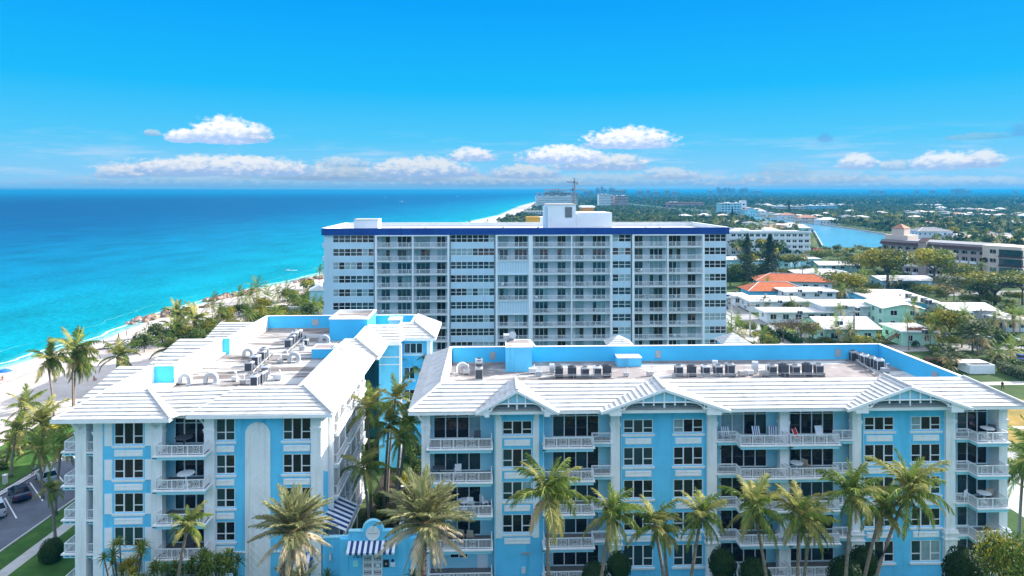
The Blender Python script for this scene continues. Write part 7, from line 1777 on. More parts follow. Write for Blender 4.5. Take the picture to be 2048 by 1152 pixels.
obj('roof', MB().box(-.3, w + .3, .5, 16.3, h, h + .3).mesh('roof', 'roofg'), t); obj('stair_tower', MB().box(w * .365, w * .435, -1.6, 5, 0, h + .2).mesh('stair_tower', 'beige'), t); slope(t, (w * .36, -1.9, h + .2), (w * .44, -1.9, h + .2), (w * .36, 3, h + 1.9), (w * .44, 3, h + 1.9), 4, 'roofd', .08)
obj('belfry', MB().box(-1, 9, 4, 13, h + .3, h + 2.3).box(1.5, 7, 5, 10, h + 2.3, h + 5.2).mesh('belfry', 'peach'), t)
for k in range(4): a = math.pi / 2 * k; q0, q1 = (4.25 + 4.1 * math.cos(a - .785), 7.5 + 4.1 * math.sin(a - .785)), (4.25 + 4.1 * math.cos(a + .785), 7.5 + 4.1 * math.sin(a + .785)); slope(t, q0 + (h + 5.2,), q1 + (h + 5.2,), (4.25, 7.5, h + 7.2), (4.25, 7.5, h + 7.201), 3, 'roofr', .06)
obj('end_block', MB().box(w * .905, w + 9, -1.2, 12, 0, h + .4).mesh('end_block', 'peach'), t); obj('round_window', MB().tube([(w * .925, -1.3, h - 5.4), (w * .925, -1.19, h - 5.4)], 1.1, 16).mesh('round_window', 'glass'), t)
for f_ in range(4): obj('balcony_glazing', MB().box(w + 1.6, w + 9.2, -1.5, -.2, f_ * 3.5 + .8, f_ * 3.5 + 3.2).mesh('balcony_glazing', 'glass_teal'), t); obj('floor_band', MB().box(w + 1.4, w + 9.4, -1.7, -.1, f_ * 3.5 + .2, f_ * 3.5 + .8).mesh('floor_band', 'roofd'), t); obj('window', wu(2.2, 1.6), t, (w * .963, -1.21, f_ * 3.5 + 1.4))
slabblock('pale blue six-storey block with white stair tower across the waterway', 1443, 1486, 432, 407, 26, 'aqua', 5, 1)[0]
p = ground(1487, 432); t = thing('stair_tower', 'white stair tower at the end of the pale blue block across the waterway', 'tower', tuple(p)); obj('shaft', MB().box(-3.5, 4, -1, 8, 0, 22.5).mesh('shaft', 'twhite'), t); obj('window', MB().box(-1.5, 1.5, -1.05, -1.0, 4, 6).box(-1.5, 1.5, -1.05, -1.0, 10, 12).box(-1.5, 1.5, -1.05, -1.0, 16, 18).mesh('window', 'glass'), t)
villa('teal gabled waterside house across the waterway', 1490, 1516, 433, 8.5, 18, 'aqua', 'roofg', 'gable', rise=4, storeys=2); villa('white end of the teal waterside house', 1517, 1534, 433, 7.5, 16, 'wwall', 'roofw', 'hip', rise=3, storeys=2)
slabblock('long low white and bright blue apartment block across the waterway', 1550, 1612, 424, 413, 16, 'greywall', 3, 1); slabblock('bright blue wing of the long apartment block across the waterway', 1613, 1674, 424, 412, 16, 'bwall', 3, 1)
villa('pale two-storey mansion across the trees by the beige building', 1836, 1905, 484, 7.5, 16, 'wwall', 'roofg', 'hip', rise=2.6, storeys=2); villa('house with dark grey hip roof beside the mansion', 1903, 1932, 492, 4.6, 14, 'wwall', 'roofg', 'hip', rise=3.2); villa('white house with terracotta roof on the waterway bank', 1563, 1592, 440, 6.0, 14, 'wwall', 'roofr', 'hip', rise=3); villa('pale house with tan roof on the waterway bank', 1598, 1636, 446, 6, 14, 'peach', 'roofr', 'hip', rise=3, storeys=2); villa('white waterside house beside the big trees across the waterway', 1640, 1680, 450, 5.5, 14, 'wwall', 'roofw', 'hip', rise=2.5)
slabblock('long reddish-brown building across the far reach of the waterway', 1334, 1408, 416, 405, 22, 'brick', 3, 1, roof='roofr'); slabblock('tan tower block with dark roof housing, further along the coast', 1230, 1256, 416, 392, 26, 'brick', 8, 1); slabblock('white tower block with tan sides beside the dark-topped one', 1198, 1222, 416, 389, 28, 'twhite', 8, 1); slabblock('pale tower block half hidden behind the white one', 1212, 1228, 412, 391, 26, 'beige', 7, 1)
slabblock('big white hotel under construction at the shore with open top storeys', 1072, 1152, 416, 393, 40, 'twhite', 7, 2)
p = ground(1110, 414); t = thing('building_frame', 'bare concrete frame storeys rising behind the white hotel at the shore', 'building', (p.x - 40, p.y + 60, 0))
b = MB(); [b.box(i * 9, i * 9 + 1.4, 0, 30, 22, 33 + (7 if 3 < i < 7 else 0)) for i in range(12)]; [b.box(-1, 102, -1, 31, 24.5 + k * 4.2, 25.6 + k * 4.2) for k in range(3)]; b.box(30, 66, -1, 31, 37, 38); b.box(34, 60, -1, 31, 41, 42); b.box(0, 100, 6, 28, 0, 24); b.box(20, 80, 8, 24, 24, 36); obj('frame', b.mesh('frame', 'ac'), t); b = MB(); [b.box(i * 18 + 3, i * 18 + 8, -.4, 0, 27, 30) for i in range(5)]; obj('hoarding', b.mesh('hoarding', 'wood'), t)
villa('long low white beach hotel wing on the shore before the construction site', 1050, 1092, 434, 8, 14, 'wwall', 'roofw', 'flat', storeys=2)
# tower cranes
M['cr'] = mk('orange_crane_steel', (.30, .14, .08), .6, 0); M['cw'] = mk('pale_crane_steel', (.45, .33, .28), .6, 0)
def crane(px, py_b, py_top, Y, jl, cl, rz, zj_py, lab, tilt=.0):
    x = (px - 1024) / F_PX * Y; zt_ = CAM_H - (py_top - HOR) * Y / F_PX; zj = CAM_H - (zj_py - HOR) * Y / F_PX; t = thing('tower_crane', lab, 'crane', (x, Y, 0), rz)
    def lattice(a, c, w, mat, name, n):
        b = MB(); a, c = Vector(a), Vector(c); d = (c - a).normalized(); s = d.cross(Vector((0, 1, 0)) if abs(d.y) < .9 else Vector((1, 0, 0))).normalized() * w; u = d.cross(s).normalized() * w
        for k in range(n): p, q = a.lerp(c, k / n), a.lerp(c, (k + 1) / n); [b.bar(p + o1, q + o1, .42) for o1 in (s, -s, u, -u)]; b.bar(p + s, q + u, .3); b.bar(p - s, q - u, .3); b.bar(p + u, q - s, .3); b.bar(p - u, q + s, .3)
        obj(name, b.mesh(name, mat), t)
    lattice((0, 0, 0), (0, 0, zj), 1.5, 'cr', 'mast', 14); lattice((0, 0, zj), (-jl, 0, zj + jl * tilt), 1.0, 'cw', 'jib', 12); lattice((0, 0, zj), (cl, 0, zj), 1.0, 'cw', 'counter_jib', 5)
    obj('counterweight', MB().box(cl - 5, cl, -1.2, 1.2, zj - 4.5, zj).mesh('counterweight', 'concrete'), t); obj('cab', MB().box(-2, 2, -2, 2, zj, zj + 3.5).mesh('cab', 'cr'), t)
    obj('apex', MB().bar((0, 0, zj), (0, 0, zt_), 1.4).bar((0, 0, zt_), (-jl * .7, 0, zj + 1 + jl * .7 * tilt), .25).bar((0, 0, zt_), (cl * .85, 0, zj + .5), .25).mesh('apex', 'cr'), t)
crane(1149, 408, 356, 1400, 17, 9, R(-15), 365, 'taller tower crane with raised short jib at the shore construction site', .10)
crane(1146, 408, 370, 1450, 62, 27, R(0), 379.5, 'lower tower crane with long level jib at the shore construction site')

# ------------------------------------------------------------------ trees among the villas
V = lambda px, py: tuple(ground(px, py))
def vt(px, py, w_px, h_px, kind, lab, seed, group=None, big=True, low=0): 
    g = ground(px, py); k = g.y / F_PX; return tree(tuple(g), h_px * k, w_px * k, kind, lab, group, seed, big, low=low)
vt(1775, 582, 130, 95, 'yellow', 'broad spreading yellow-green tree before the arched building', 1); vt(1868, 578, 110, 92, 'yellow', 'round yellow-green tree before the middle of the arched building', 2); vt(1716, 556, 80, 50, 'green', 'round tree where the spreading trees meet the waterway', 3)
vt(1915, 580, 80, 60, 'green', 'dark green round tree inland of the white-roofed house', 4); vt(1990, 612, 150, 72, 'yellow', 'umbrella-shaped tree over the bright lawn', 5, low=.45); vt(2045, 610, 90, 75, 'green', 'umbrella-shaped tree at the picture edge over the bright lawn', 6, low=.5); vt(1960, 606, 60, 45, 'dark', 'small dark tree beneath the umbrella-shaped trees', 7)
vt(1690, 602, 100, 66, 'yellow', 'yellow-green round tree behind the flat-roofed white house', 8); vt(1722, 612, 60, 42, 'green', 'round dark green bush-like tree beside the pale blue house', 9); vt(1602, 690, 76, 58, 'rust', 'leafless reddish tree at the street corner', 10); vt(1566, 684, 60, 48, 'rust', 'second leafless reddish tree behind the hedge', 11)
vt(1625, 690, 60, 50, 'yellow', 'yellow-green tree behind the leafless trees', 12); vt(1900, 690, 100, 80, 'yellow', 'bright yellow-green tree beside the lower mint house', 13); vt(1945, 706, 75, 76, 'grey', 'big grey-green round tree beside the dark van', 14); vt(1850, 660, 60, 40, 'green', 'leafy tree behind the mint gable', 15)
vt(1590, 548, 60, 45, 'yellow', 'tree with orange-yellow top behind the white roofs', 16); vt(1640, 530, 70, 34, 'green', 'tree row end beside the grey shed roofs', 17); vt(1460, 575, 60, 45, 'dark', 'dark tree by the tower corner', 18); vt(1930, 640, 90, 34, 'grey', 'low tree row before the bright lawn', 19); vt(1560, 590, 50, 30, 'grey', 'small tree by the rear orange roof', 20)
# casuarinas: tall feathery cones
def casuarina(px, py, h_px, w_px, lab, seed):
    g = ground(px, py); k = g.y / F_PX; h, w = h_px * k, w_px * k; r = np.random.default_rng(seed); n = 2600; t_ = r.uniform(.08, 1, n) ** .85; a = r.uniform(0, 6.28, n); lobes = np.sin(a * 5 + t_ * 30) * .25 + .8
    rad = (1 - t_) ** .75 * lobes * np.sqrt(r.uniform(.1, 1, n)) * .5; c = np.stack([np.cos(a) * rad, np.sin(a) * rad, t_ + rad * .12], 1); nr = r.normal(size=(n, 3)); nr /= np.linalg.norm(nr, axis=1)[:, None]; t1 = np.cross(nr, [0, 0, 1.0]); t2 = np.cross(nr, t1)
    s1, s2 = .05, .012; sc_ = np.array([w, w, h]); v = np.stack([c * sc_ - t1 * s1 * w, c * sc_ - t2 * s2 * h * .6, c * sc_ + t1 * s1 * w, c * sc_ + t2 * s2 * h * .9], 1).reshape(-1, 3)
    me = bpy.data.meshes.new('crown'); me.from_pydata(v.tolist(), [], np.arange(4 * n).reshape(-1, 4).tolist()); me.materials.append(M['casuarina']); me.update(); t = thing('casuarina_tree', lab, 'tree', tuple(g)); obj('crown', me, t); obj('trunk', MB().tube([(0, 0, 0), (0, 0, h * .9)], [w * .04, w * .008], 6).mesh('trunk', 'bark'), t)
casuarina(1495, 575, 108, 46, 'dark feathery casuarina nearest the tower', 1); casuarina(1540, 570, 102, 62, 'broad dark casuarina before the four-storey block', 2); casuarina(1465, 458, 42, 14, 'slim dark columnar casuarina by the waterway bend', 3); casuarina(1578, 434, 34, 12, 'slim dark columnar casuarina before the white apartment block', 4)
# palms of the villa quarter
gv = 'palms among the villas'
for i, (px_, py_, h, s, lab) in enumerate([(1531, 624, 22, 24, 'round red-brown fan palm before the low white house'), (1955, 712, 44, 60, 'large round fan palm by the dark van'), (1900, 742, 34, 44, 'fan palm behind the street-end parapet'), (1893, 600, 36, 34, 'fan palm in the row before the umbrella trees'), (1908, 605, 34, 36, 'second fan palm in the row before the umbrella trees'), (1880, 596, 34, 30, 'third fan palm at the house end of the row')]):
    g = ground(px_, py_); k = g.y / F_PX; t = thing('fan_palm', lab, 'palm tree', tuple(g)); obj('trunk', TR[1], t, sc=(h * k * 1.6, h * k * 1.6, h * k)); obj('crown', FC[i % 2], t, (0, 0, h * k), sc=s * k * .45)
for i, (px_, py_, h, s) in enumerate([(1480, 692, 36, 62), (1525, 700, 30, 45), (1676, 690, 34, 52), (1696, 692, 30, 46), (1610, 690, 30, 36), (1585, 626, 20, 34), (1614, 626, 16, 24), (1630, 566, 18, 30), (1640, 572, 14, 26), (1731, 575, 22, 40), (1748, 668, 12, 20), (1740, 680, 12, 18), (1955, 560, 30, 44), (1872, 690, 38, 52), (1860, 700, 32, 40), (1885, 664, 20, 30), (2000, 668, 34, 40), (2028, 672, 32, 44), (2040, 668, 36, 40), (1990, 668, 30, 30), (2022, 722, 20, 62), (1996, 728, 22, 46), (1900, 745, 14, 30), (1615, 496, 22, 20), (1604, 500, 18, 18), (1624, 500, 22, 20), (1520, 470, 18, 24), (1548, 472, 16, 22), (1500, 472, 14, 22), (1714, 512, 14, 12), (1850, 545, 34, 40), (2030, 545, 26, 36), (1460, 692, 30, 40), (2035, 870, 0, 0)]):
    if not h: continue
    g = ground(px_, py_); k = g.y / F_PX; small_palm(tuple(g), h * k, s * k / 6.0 * 1.25, f'palm tree standing among the villas inland of the condominiums', gv, False, 200 + i)
coconut_palm((48.8, 64, 0), 11.0, (.6, .4), 1.15, 'bright palm just beyond the street corner of the inland condominium', 'palms at the street corner', 20, .2, 91); coconut_palm((50.5, 68, 0), 8.0, (.4, 0), 1.1, 'lower palm beyond the street corner of the inland condominium', 'palms at the street corner', 18, .2, 92)
# hedges and shrubs
for i, (pa, pb, lab) in enumerate((((1526, 660), (1556, 686), 'long clipped hedge along the street edge'), ((1556, 668), (1600, 692), 'second clipped hedge parallel to the street one'), ((1455, 563), (1540, 560), 'tall dark hedge before the long white-roofed block'), ((1848, 732), (1930, 738), 'dry brown hedge beyond the street-end parapet'), ((2000, 742), (2060, 764), 'grey-green hedge row beside the dry lot'))):
    a, c = ground(*pa), ground(*pb); d = c - a; t = thing('hedge', lab, 'hedge', tuple(a), math.atan2(d.y, d.x)); hh = (1.6, 1.4, 6.5, 1.8, 2.0)[i]; n = 2200
    r = np.random.default_rng(i); cc = np.stack([r.uniform(0, d.length, n), r.uniform(-1, 1, n) * (.8 if i != 2 else 2.5), r.uniform(.1, 1, n) * hh], 1); q = r.normal(size=(n, 3)); q /= np.linalg.norm(q, axis=1)[:, None]; t1 = np.cross(q, [0, 0, 1.]); t2 = np.cross(q, t1); s = r.uniform(.10, .24, n)[:, None] * (2.0 if i == 2 else 1)
    me = bpy.data.meshes.new('foliage'); me.from_pydata(np.stack([cc - t1 * s, cc - t2 * s, cc + t1 * s, cc + t2 * s], 1).reshape(-1, 3).tolist(), [], np.arange(4 * n).reshape(-1, 4).tolist()); me.materials.append(M[('clip_green', 'clip_green', 'leaf_dark', 'leaf_rust', 'leaf_grey')[i]]); me.update(); obj('foliage', me, t)
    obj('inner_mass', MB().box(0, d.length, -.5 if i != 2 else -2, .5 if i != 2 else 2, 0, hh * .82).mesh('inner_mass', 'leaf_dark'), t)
gsb = 'garden shrubs among the villas'
for i in range(150):
    px_, py_ = rnd.uniform(1470, 2046), rnd.uniform(535, 700); g = ground(px_, py_)
    if 61 < g.x < 73 and py_ > 590: continue
    if in_foot(g.x, g.y, .8): continue
    bush(tuple(g), rnd.uniform(2, 4.5), rnd.uniform(1.2, 3), rnd.choice(['green', 'green', 'yellow', 'dark', 'grey']), 'garden shrub between the villas', gsb, i)
for i, (px_, py_, w, h, k) in enumerate([(1880, 724, 30, 24, 'grey'), (1925, 728, 46, 26, 'dark'), (1985, 720, 70, 24, 'grey'), (2030, 735, 60, 26, 'dark'), (1960, 652, 60, 22, 'dark'), (2010, 690, 50, 22, 'green'), (1880, 710, 60, 30, 'dark'), (1915, 720, 40, 24, 'rust')]):
    g = ground(px_, py_); q = g.y / F_PX; bush(tuple(g), w * q, h * q, k if k != 'rust' else 'grey', 'shrub along the cross street beyond the inland condominium', 'shrubs along the cross street', 300 + i, True)

# ------------------------------------------------------------------ suburbs to the horizon
def in_canal(x, y):
    if not 430 < y < 2400: return False
    def at(L):
        for (xa, ya), (xb, yb) in zip(L, L[1:]):
            lo, hi = min(ya, yb), max(ya, yb)
            if lo <= y <= hi: return xa + (xb - xa) * (y - ya) / (yb - ya if yb != ya else 1)
        return None
    a, c = at(CL), at(CR[::-1])
    return a is not None and c is not None and a - 8 < x < c + 8
houses = []
def hmesh(wall, roof, s):
    r = random.Random(s); w, d, h, rs = r.uniform(11, 18), r.uniform(9, 13), r.uniform(3, 5.5), r.uniform(1.4, 2.6); b = MB(); b.box(-w / 2, w / 2, -d / 2, d / 2, 0, h); o = d / 2 * .9; e = .6
    P = [(-w / 2 - e, -d / 2 - e, h), (w / 2 + e, -d / 2 - e, h), (w / 2 + e, d / 2 + e, h), (-w / 2 - e, d / 2 + e, h)]; Q = [(-w / 2 + o, 0, h + rs), (w / 2 - o, 0, h + rs)]
    b.face([P[0], P[1], Q[1], Q[0]], 1); b.face([P[2], P[3], Q[0], Q[1]], 1); b.face([P[1], P[2], Q[1]], 1); b.face([P[3], P[0], Q[0]], 1)
    for k in range(4): x = -w / 2 + (k + .3) * w / 4; b.box(x, x + 1.5, -d / 2 - .03, -d / 2 - .001, 1, 2.4, 2)
    return b.mesh('suburban_house', [wall, roof, 'glass'])
HM = [hmesh(w_, r_, i) for i, (w_, r_) in enumerate([('wwall', 'roofw'), ('wwall', 'roofg'), ('peach', 'roofr'), ('wwall', 'roofg'), ('wwall', 'roofp'), ('aqua', 'roofw'), ('peach', 'roofp')])]
HN = ['white-roofed', 'grey-roofed', 'terracotta-roofed', 'grey-roofed', 'tan-roofed', 'white-roofed', 'tan-roofed']
rr = random.Random(99)
def clear_of(x, y, r_): return all((x - a) ** 2 + (y - b_) ** 2 > r_ * r_ for a, b_ in houses)
nh = 0
cl = []
for px_, py_ in [(1940, 478), (1975, 492), (2010, 482), (2040, 496), (1985, 508), (1960, 455), (2020, 452), (1900, 442), (1850, 452), (1800, 441), (1940, 432), (2000, 424), (1760, 431), (1720, 441), (1880, 425), (1980, 440), (2035, 436), (1835, 432), (1700, 428), (1650, 432)]:
    g = ground(px_, py_); houses.append((g.x, g.y)); k = len(houses) % 7; o = obj('suburban_house', HM[k], None, (g.x, g.y, 0), rr.uniform(-.3, .3), sc=rr.uniform(.85, 1.15)); tag(o, f'distant {HN[k]} house among the trees of the suburbs', 'house', f'distant {HN[k]} houses'); tree((g.x + rr.uniform(-7, 7), g.y - 11, 0), 6.5, 7, rr.choice(['green', 'dark', 'yellow']), 'green round tree among the trees beyond the villas', 'suburban green trees', 2000 + len(houses), False); small_palm((g.x + rr.uniform(-9, 9), g.y - 13, 0), 8, 1.0, 'palm among the trees beyond the villas', 'suburban palms', False, 2100 + len(houses))
while nh < 230:
    if not cl:
        y = 330 + 3000 * rr.random() ** 1.7; u = rr.uniform(.20, .78); a_ = rr.choice([0, 1.57]) + rr.uniform(-.15, .15); cl = [(u * y + k * 26 * math.cos(a_), y + k * 26 * math.sin(a_)) for k in range(rr.randint(3, 8))]
    x, y = cl.pop(); u = x / y
    if in_canal(x, y) or (y < 520 and .40 < u < .62) or x < coast_x(y) + 70 or (y < 480 and x < 170) or (150 < x < 235 and 270 < y < 370) or (190 < x < 300 and y < 460): continue
    if not clear_of(x, y, 17): continue
    houses.append((x, y)); k = rr.randrange(7); o = obj('suburban_house', HM[k], None, (x, y, 0), rr.choice([0, 1.57]) + rr.uniform(-.3, .3), sc=rr.uniform(.85, 1.25)); tag(o, f'distant {HN[k]} house among the trees of the suburbs', 'house', f'distant {HN[k]} houses'); nh += 1
for k, (u, y, w, h, lab) in enumerate([(.41, 2600, 60, 7, 'long pale warehouse roof near the horizon'), (.55, 3100, 90, 8, 'very long pale roof far inland'), (.66, 2500, 50, 6, 'pale flat-roofed block far inland'), (.50, 1900, 40, 6, 'flat pale store roof among far trees')]): o = obj('warehouse', MB().box(-w / 2, w / 2, -15, 15, 0, h).box(-w / 2 - 1, w / 2 + 1, -16, 16, h, h + .8).mesh('warehouse', 'roofw'), None, (u * y, y, 0)); tag(o, lab, 'building')
# individual trees of the middle distance
nt_ = 0; gt = 'suburban trees'
tries = 0
while nt_ < 295 and tries < 6000:
    tries += 1; y = 240 + 560 * rr.random() ** 1.3; u = rr.uniform(.17, .80); x = u * y
    if in_canal(x, y) or (y < 300 and (x < 190)) or x < 80 or (y < 330 and .33 < x / y < .45 and False): continue
    if (150 < x < 232 and 268 < y < 345) or (135 < x < 200 and 340 < y < 400) or not clear_of(x, y, 8): continue
    if y < 262 and x < 200: continue
    if .42 < u < .575 and 300 < y < 470: continue
    kind = rr.choice(['green', 'dark', 'dark', 'yellow', 'grey']); nt_ += 1
    if rr.random() < .3: small_palm((x, y, 0), rr.uniform(7, 12), rr.uniform(.9, 1.3), 'palm among the trees beyond the villas', 'suburban palms', False, 500 + nt_)
    else: tree((x, y, 0), rr.uniform(7, 13), rr.uniform(7, 13), kind, f'{ {"green": "mid green", "dark": "dark green", "yellow": "yellow-green", "grey": "grey-green"}[kind]} round tree among the trees beyond the villas', f'suburban {kind} trees', nt_, False)
# the rest reads as one wood to the horizon
leafmat('wood_a', (.048, .088, .028), .25, .12, .8, .03); leafmat('wood_b', (.085, .13, .04), .25, .12, .8, .03); leafmat('wood_c', (.17, .18, .055), .25, .12, .8, .03); leafmat('wood_d', (.12, .15, .09), .25, .12, .8, .03)
def forest(name, n, y0, y1, size, cards, powr, mats, seed, hrange, umin=-.02):
    r = np.random.default_rng(seed); y = y0 + (y1 - y0) * r.random(n) ** powr; u = r.uniform(umin, .82, n); x = u * y
    cxs = np.interp(y, [b_ for _, b_ in COAST], [a for a, _ in COAST]); ok = x > cxs + 38 + r.uniform(0, 20, n)
    ok &= ~np.array([in_canal(a, b_) for a, b_ in zip(x, y)]); ok &= ~((y < 420) & (x < 130) & (y < 330)) & ~((x > 60) & (x < 215) & (y < 380))
    ok &= ~((u > .42) & (u < .575) & (y > 280) & (y < 500))
    if y0 < 1500:
        H_ = np.array(houses); keep = np.ones(n, bool)
        for hx, hy in H_: keep &= ~((np.abs(x - hx) < 11) & (y - hy > -14 - hy * .030) & (y - hy < 9))
        ok &= keep
    x, y = x[ok], y[ok]; n = len(x); h = r.uniform(*hrange, n); w = h * r.uniform(.5, .75, n)
    d = r.normal(size=(n, cards, 3)); d /= np.linalg.norm(d, axis=2)[:, :, None]; d[:, :, 2] = np.abs(d[:, :, 2]) * 1.1 - .25
    c = np.stack([x, y, h * .55], 1)[:, None, :] + d * np.stack([w * .75, w * .75, h * .42], 1)[:, None, :] * r.uniform(.5, 1.05, (n, cards))[:, :, None]
    q = d + r.normal(size=d.shape) * .5; q /= np.linalg.norm(q, axis=2)[:, :, None]; t1 = np.cross(q, r.normal(size=q.shape)); t1 /= np.linalg.norm(t1, axis=2)[:, :, None]; t2 = np.cross(q, t1); s = (w[:, None] * size * r.uniform(.6, 1.3, (n, cards)))[:, :, None]
    v = np.stack([c - t1 * s, c - t2 * s * .65, c + t1 * s, c + t2 * s * .65], 2).reshape(-1, 3).astype(np.float32); nf_ = n * cards
    me = bpy.data.meshes.new(name); me.vertices.add(len(v)); me.vertices.foreach_set('co', v.ravel()); me.loops.add(nf_ * 4); me.loops.foreach_set('vertex_index', np.arange(nf_ * 4, dtype=np.int32)); me.polygons.add(nf_); me.polygons.foreach_set('loop_start', np.arange(0, nf_ * 4, 4, dtype=np.int32)); me.polygons.foreach_set('loop_total', np.full(nf_, 4, dtype=np.int32))
    for m_ in mats: me.materials.append(M[m_])
    me.polygons.foreach_set('material_index', np.repeat(r.choice(len(mats), n, p=[.34, .34, .16, .16][:len(mats)]), cards).astype(np.int32)); me.update(); me.validate()
    return obj(name, me)
tag(forest('suburban_wood', 20000, 330, 1700, .36, 13, 1.05, ['wood_a', 'wood_b', 'wood_c', 'wood_d'], 5, (3.5, 8)), 'broken tree cover of the suburbs between the houses', 'wood', kind='stuff')
tag(forest('far_wood', 26000, 1700, 7000, .62, 6, 1.15, ['wood_a', 'wood_b', 'wood_c', 'wood_d'], 6, (7, 14)), 'blue hazy tree cover reaching to the horizon', 'wood', kind='stuff')
tag(forest('horizon_wood', 9000, 7000, 17000, 1.2, 4, 1.0, ['wood_a', 'wood_b', 'wood_c', 'wood_d'], 8, (12, 22)), 'line of faint blue woods along the horizon', 'wood', kind='stuff')
leafmat('bloom', (.42, .07, .20), .3, .2)
for i in range(110):
    px_, py_ = rnd.uniform(1470, 2046), rnd.uniform(540, 705); g = ground(px_, py_)
    if (61 < g.x < 73) or in_foot(g.x, g.y, 1.5): continue
    if i % 4 == 0: small_palm(tuple(g), rnd.uniform(4.5, 8), rnd.uniform(.8, 1.15), 'palm tree standing among the villas inland of the condominiums', gv, False, 1200 + i)
    else: bush(tuple(g), rnd.uniform(3.5, 7.5), rnd.uniform(3, 5.5), rnd.choice(['green', 'green', 'yellow', 'dark', 'grey']), 'leafy shrub filling the gap between villas', 'garden shrubs among the villas', 1300 + i, True)
# low growth on the near bank of the waterway and between the villas
for i in range(34):
    y = rr.uniform(318, 425); u = rr.uniform(.43, .57)
    bush((u * y, y, 0), rr.uniform(5, 9), rr.uniform(2.5, 5.0), rr.choice(['green', 'dark', 'yellow', 'grey']), 'low shrub on the near bank of the waterway', 'shrubs on the near bank of the waterway', 700 + i)
for i, (px_, py_, lab) in enumerate(((1640, 508, 'pink bougainvillea at the near bank of the waterway'), (1655, 513, 'second pink bougainvillea further along the near bank'), (1547, 474, 'pink flowering bush behind the four-storey block'))):
    g = ground(px_, py_); t = thing('bougainvillea', lab, 'shrub', tuple(g)); obj('foliage', leaf_crown(150 + i, 260, .12, 7, .6, ('bloom', 'leaf_mid'), .35), t, (0, 0, 2.0), sc=(5, 4, 3)); obj('stem', LIMB[0], t, sc=2)
for i, (px_, py_, w, h, k) in enumerate([(1500, 620, 22, 14, 'rust'), (1640, 600, 40, 30, 'green'), (1668, 628, 36, 26, 'yellow'), (1700, 655, 40, 24, 'grey'), (1742, 640, 46, 30, 'green'), (1880, 640, 60, 34, 'green'), (1850, 590, 60, 30, 'yellow'), (1810, 583, 70, 26, 'dark'), (1700, 572, 60, 30, 'green'), (1745, 590, 50, 32, 'green'), (1590, 575, 30, 24, 'grey'), (1480, 548, 50, 28, 'yellow'), (1515, 550, 50, 26, 'dark'), (1570, 556, 40, 28, 'yellow'), (1620, 552, 40, 28, 'dark'), (1925, 668, 70, 34, 'yellow'), (1860, 676, 50, 40, 'yellow'), (1975, 660, 50, 30, 'grey'), (2020, 645, 50, 34, 'green'), (1540, 690, 40, 22, 'dark'), (1650, 690, 36, 22, 'yellow'), (1760, 690, 40, 18, 'rust'), (1730, 566, 40, 34, 'green'), (1758, 612, 26, 18, 'dark'), (1905, 626, 60, 24, 'grey'), (1790, 560, 60, 34, 'dark')]):
    g = ground(px_, py_); q = g.y / F_PX; bush(tuple(g), w * q, h * q, k if k != 'rust' else 'grey', 'leafy shrub filling the gap between villas', 'garden shrubs among the villas', 900 + i, True)
# skyline towers in the haze
M['sky_tower'] = mk('distant_tower_render', (.42, .46, .50), .7, .1, .02)
def skyline(px, py_top, w_px, Y, lab, grp):
    x = (px - 1024) / F_PX * Y; h = CAM_H - (py_top - HOR) * Y / F_PX; w = w_px * Y / F_PX; t = thing('high_rise', lab, 'high-rise', (x, Y, 0), rnd.uniform(-.2, .2), grp)
    obj('shaft', MB().box(-w / 2, w / 2, -w / 2, w / 2, 0, h * .94).mesh('shaft', 'sky_tower'), t); obj('top', MB().box(-w * .3, w * .3, -w * .3, w * .3, h * .94, h).mesh('top', 'sky_tower'), t)
    b = MB(); n = 6
    for k in range(n): z = h * (.15 + .75 * k / n); b.box(-w / 2 - .3, w / 2 + .3, -w / 2 - .3, w / 2 + .3, z, z + h * .05)
    obj('glass_band', b.mesh('glass_band', 'glass_teal'), t)
for a in [(1172, 381, 7), (1182, 380, 9), (1195, 375, 7), (1204, 372, 5), (1210, 376, 6), (1223, 375, 10), (1232, 379, 8), (1240, 379, 9), (1248, 377.5, 6), (1280, 380.5, 10), (1296, 379, 6), (1334, 379, 8), (1312, 382, 10), (1350, 382, 12)]: skyline(a[0], a[1], a[2], 3000, 'pale hazy high-rise of the beach city down the coast', 'high-rises down the coast')
for a in [(1420, 380, 8), (1436, 374, 5), (1443, 377, 6), (1450, 375, 6), (1458, 374.5, 5), (1466, 376, 7), (1480, 377, 6), (1487, 375.5, 7), (1493, 375, 4), (1506, 381, 8), (1518, 380.5, 10)]: skyline(a[0], a[1], a[2], 4500, 'faint blue high-rise of the far downtown on the horizon', 'high-rises of the far downtown')
for a in [(1745, 379.5, 8), (1762, 380, 10), (1833, 379, 6), (1865, 379.5, 9), (1918, 376.5, 14), (1908, 378, 8), (1934, 379.5, 10), (2030, 380, 6)]: skyline(a[0], a[1], a[2], 4200, 'broad low office block on the inland horizon', 'office blocks on the inland horizon')

# ------------------------------------------------------------------ balcony furniture of the blue condominiums
def lounger(p, rz, a, c, lab, grp=None):
    t = thing('deck_chair', lab, 'deck chair', p, rz, grp); n = 7
    for k in range(n):
        x0, x1 = -.32 + .64 * k / n, -.32 + .64 * (k + 1) / n; b = MB(); b.face([(x0, -.45, .38), (x1, -.45, .38), (x1, .15, .34), (x0, .15, .34)]); b.face([(x0, .15, .34), (x1, .15, .34), (x1, .45, 1.05), (x0, .45, 1.05)]); obj('stripe', b.mesh('stripe', a if k % 2 else c), t)
    b = MB(); [b.bar((s * .33, -.45, .37), (s * .33, .15, .33), .05).bar((s * .33, .15, .33), (s * .33, .46, 1.06), .05).bar((s * .33, -.4, 0), (s * .33, .1, .34), .05).bar((s * .33, .35, 0), (s * .33, -.1, .35), .05) for s in (-1, 1)]; obj('frame', b.mesh('frame', 'rail'), t)
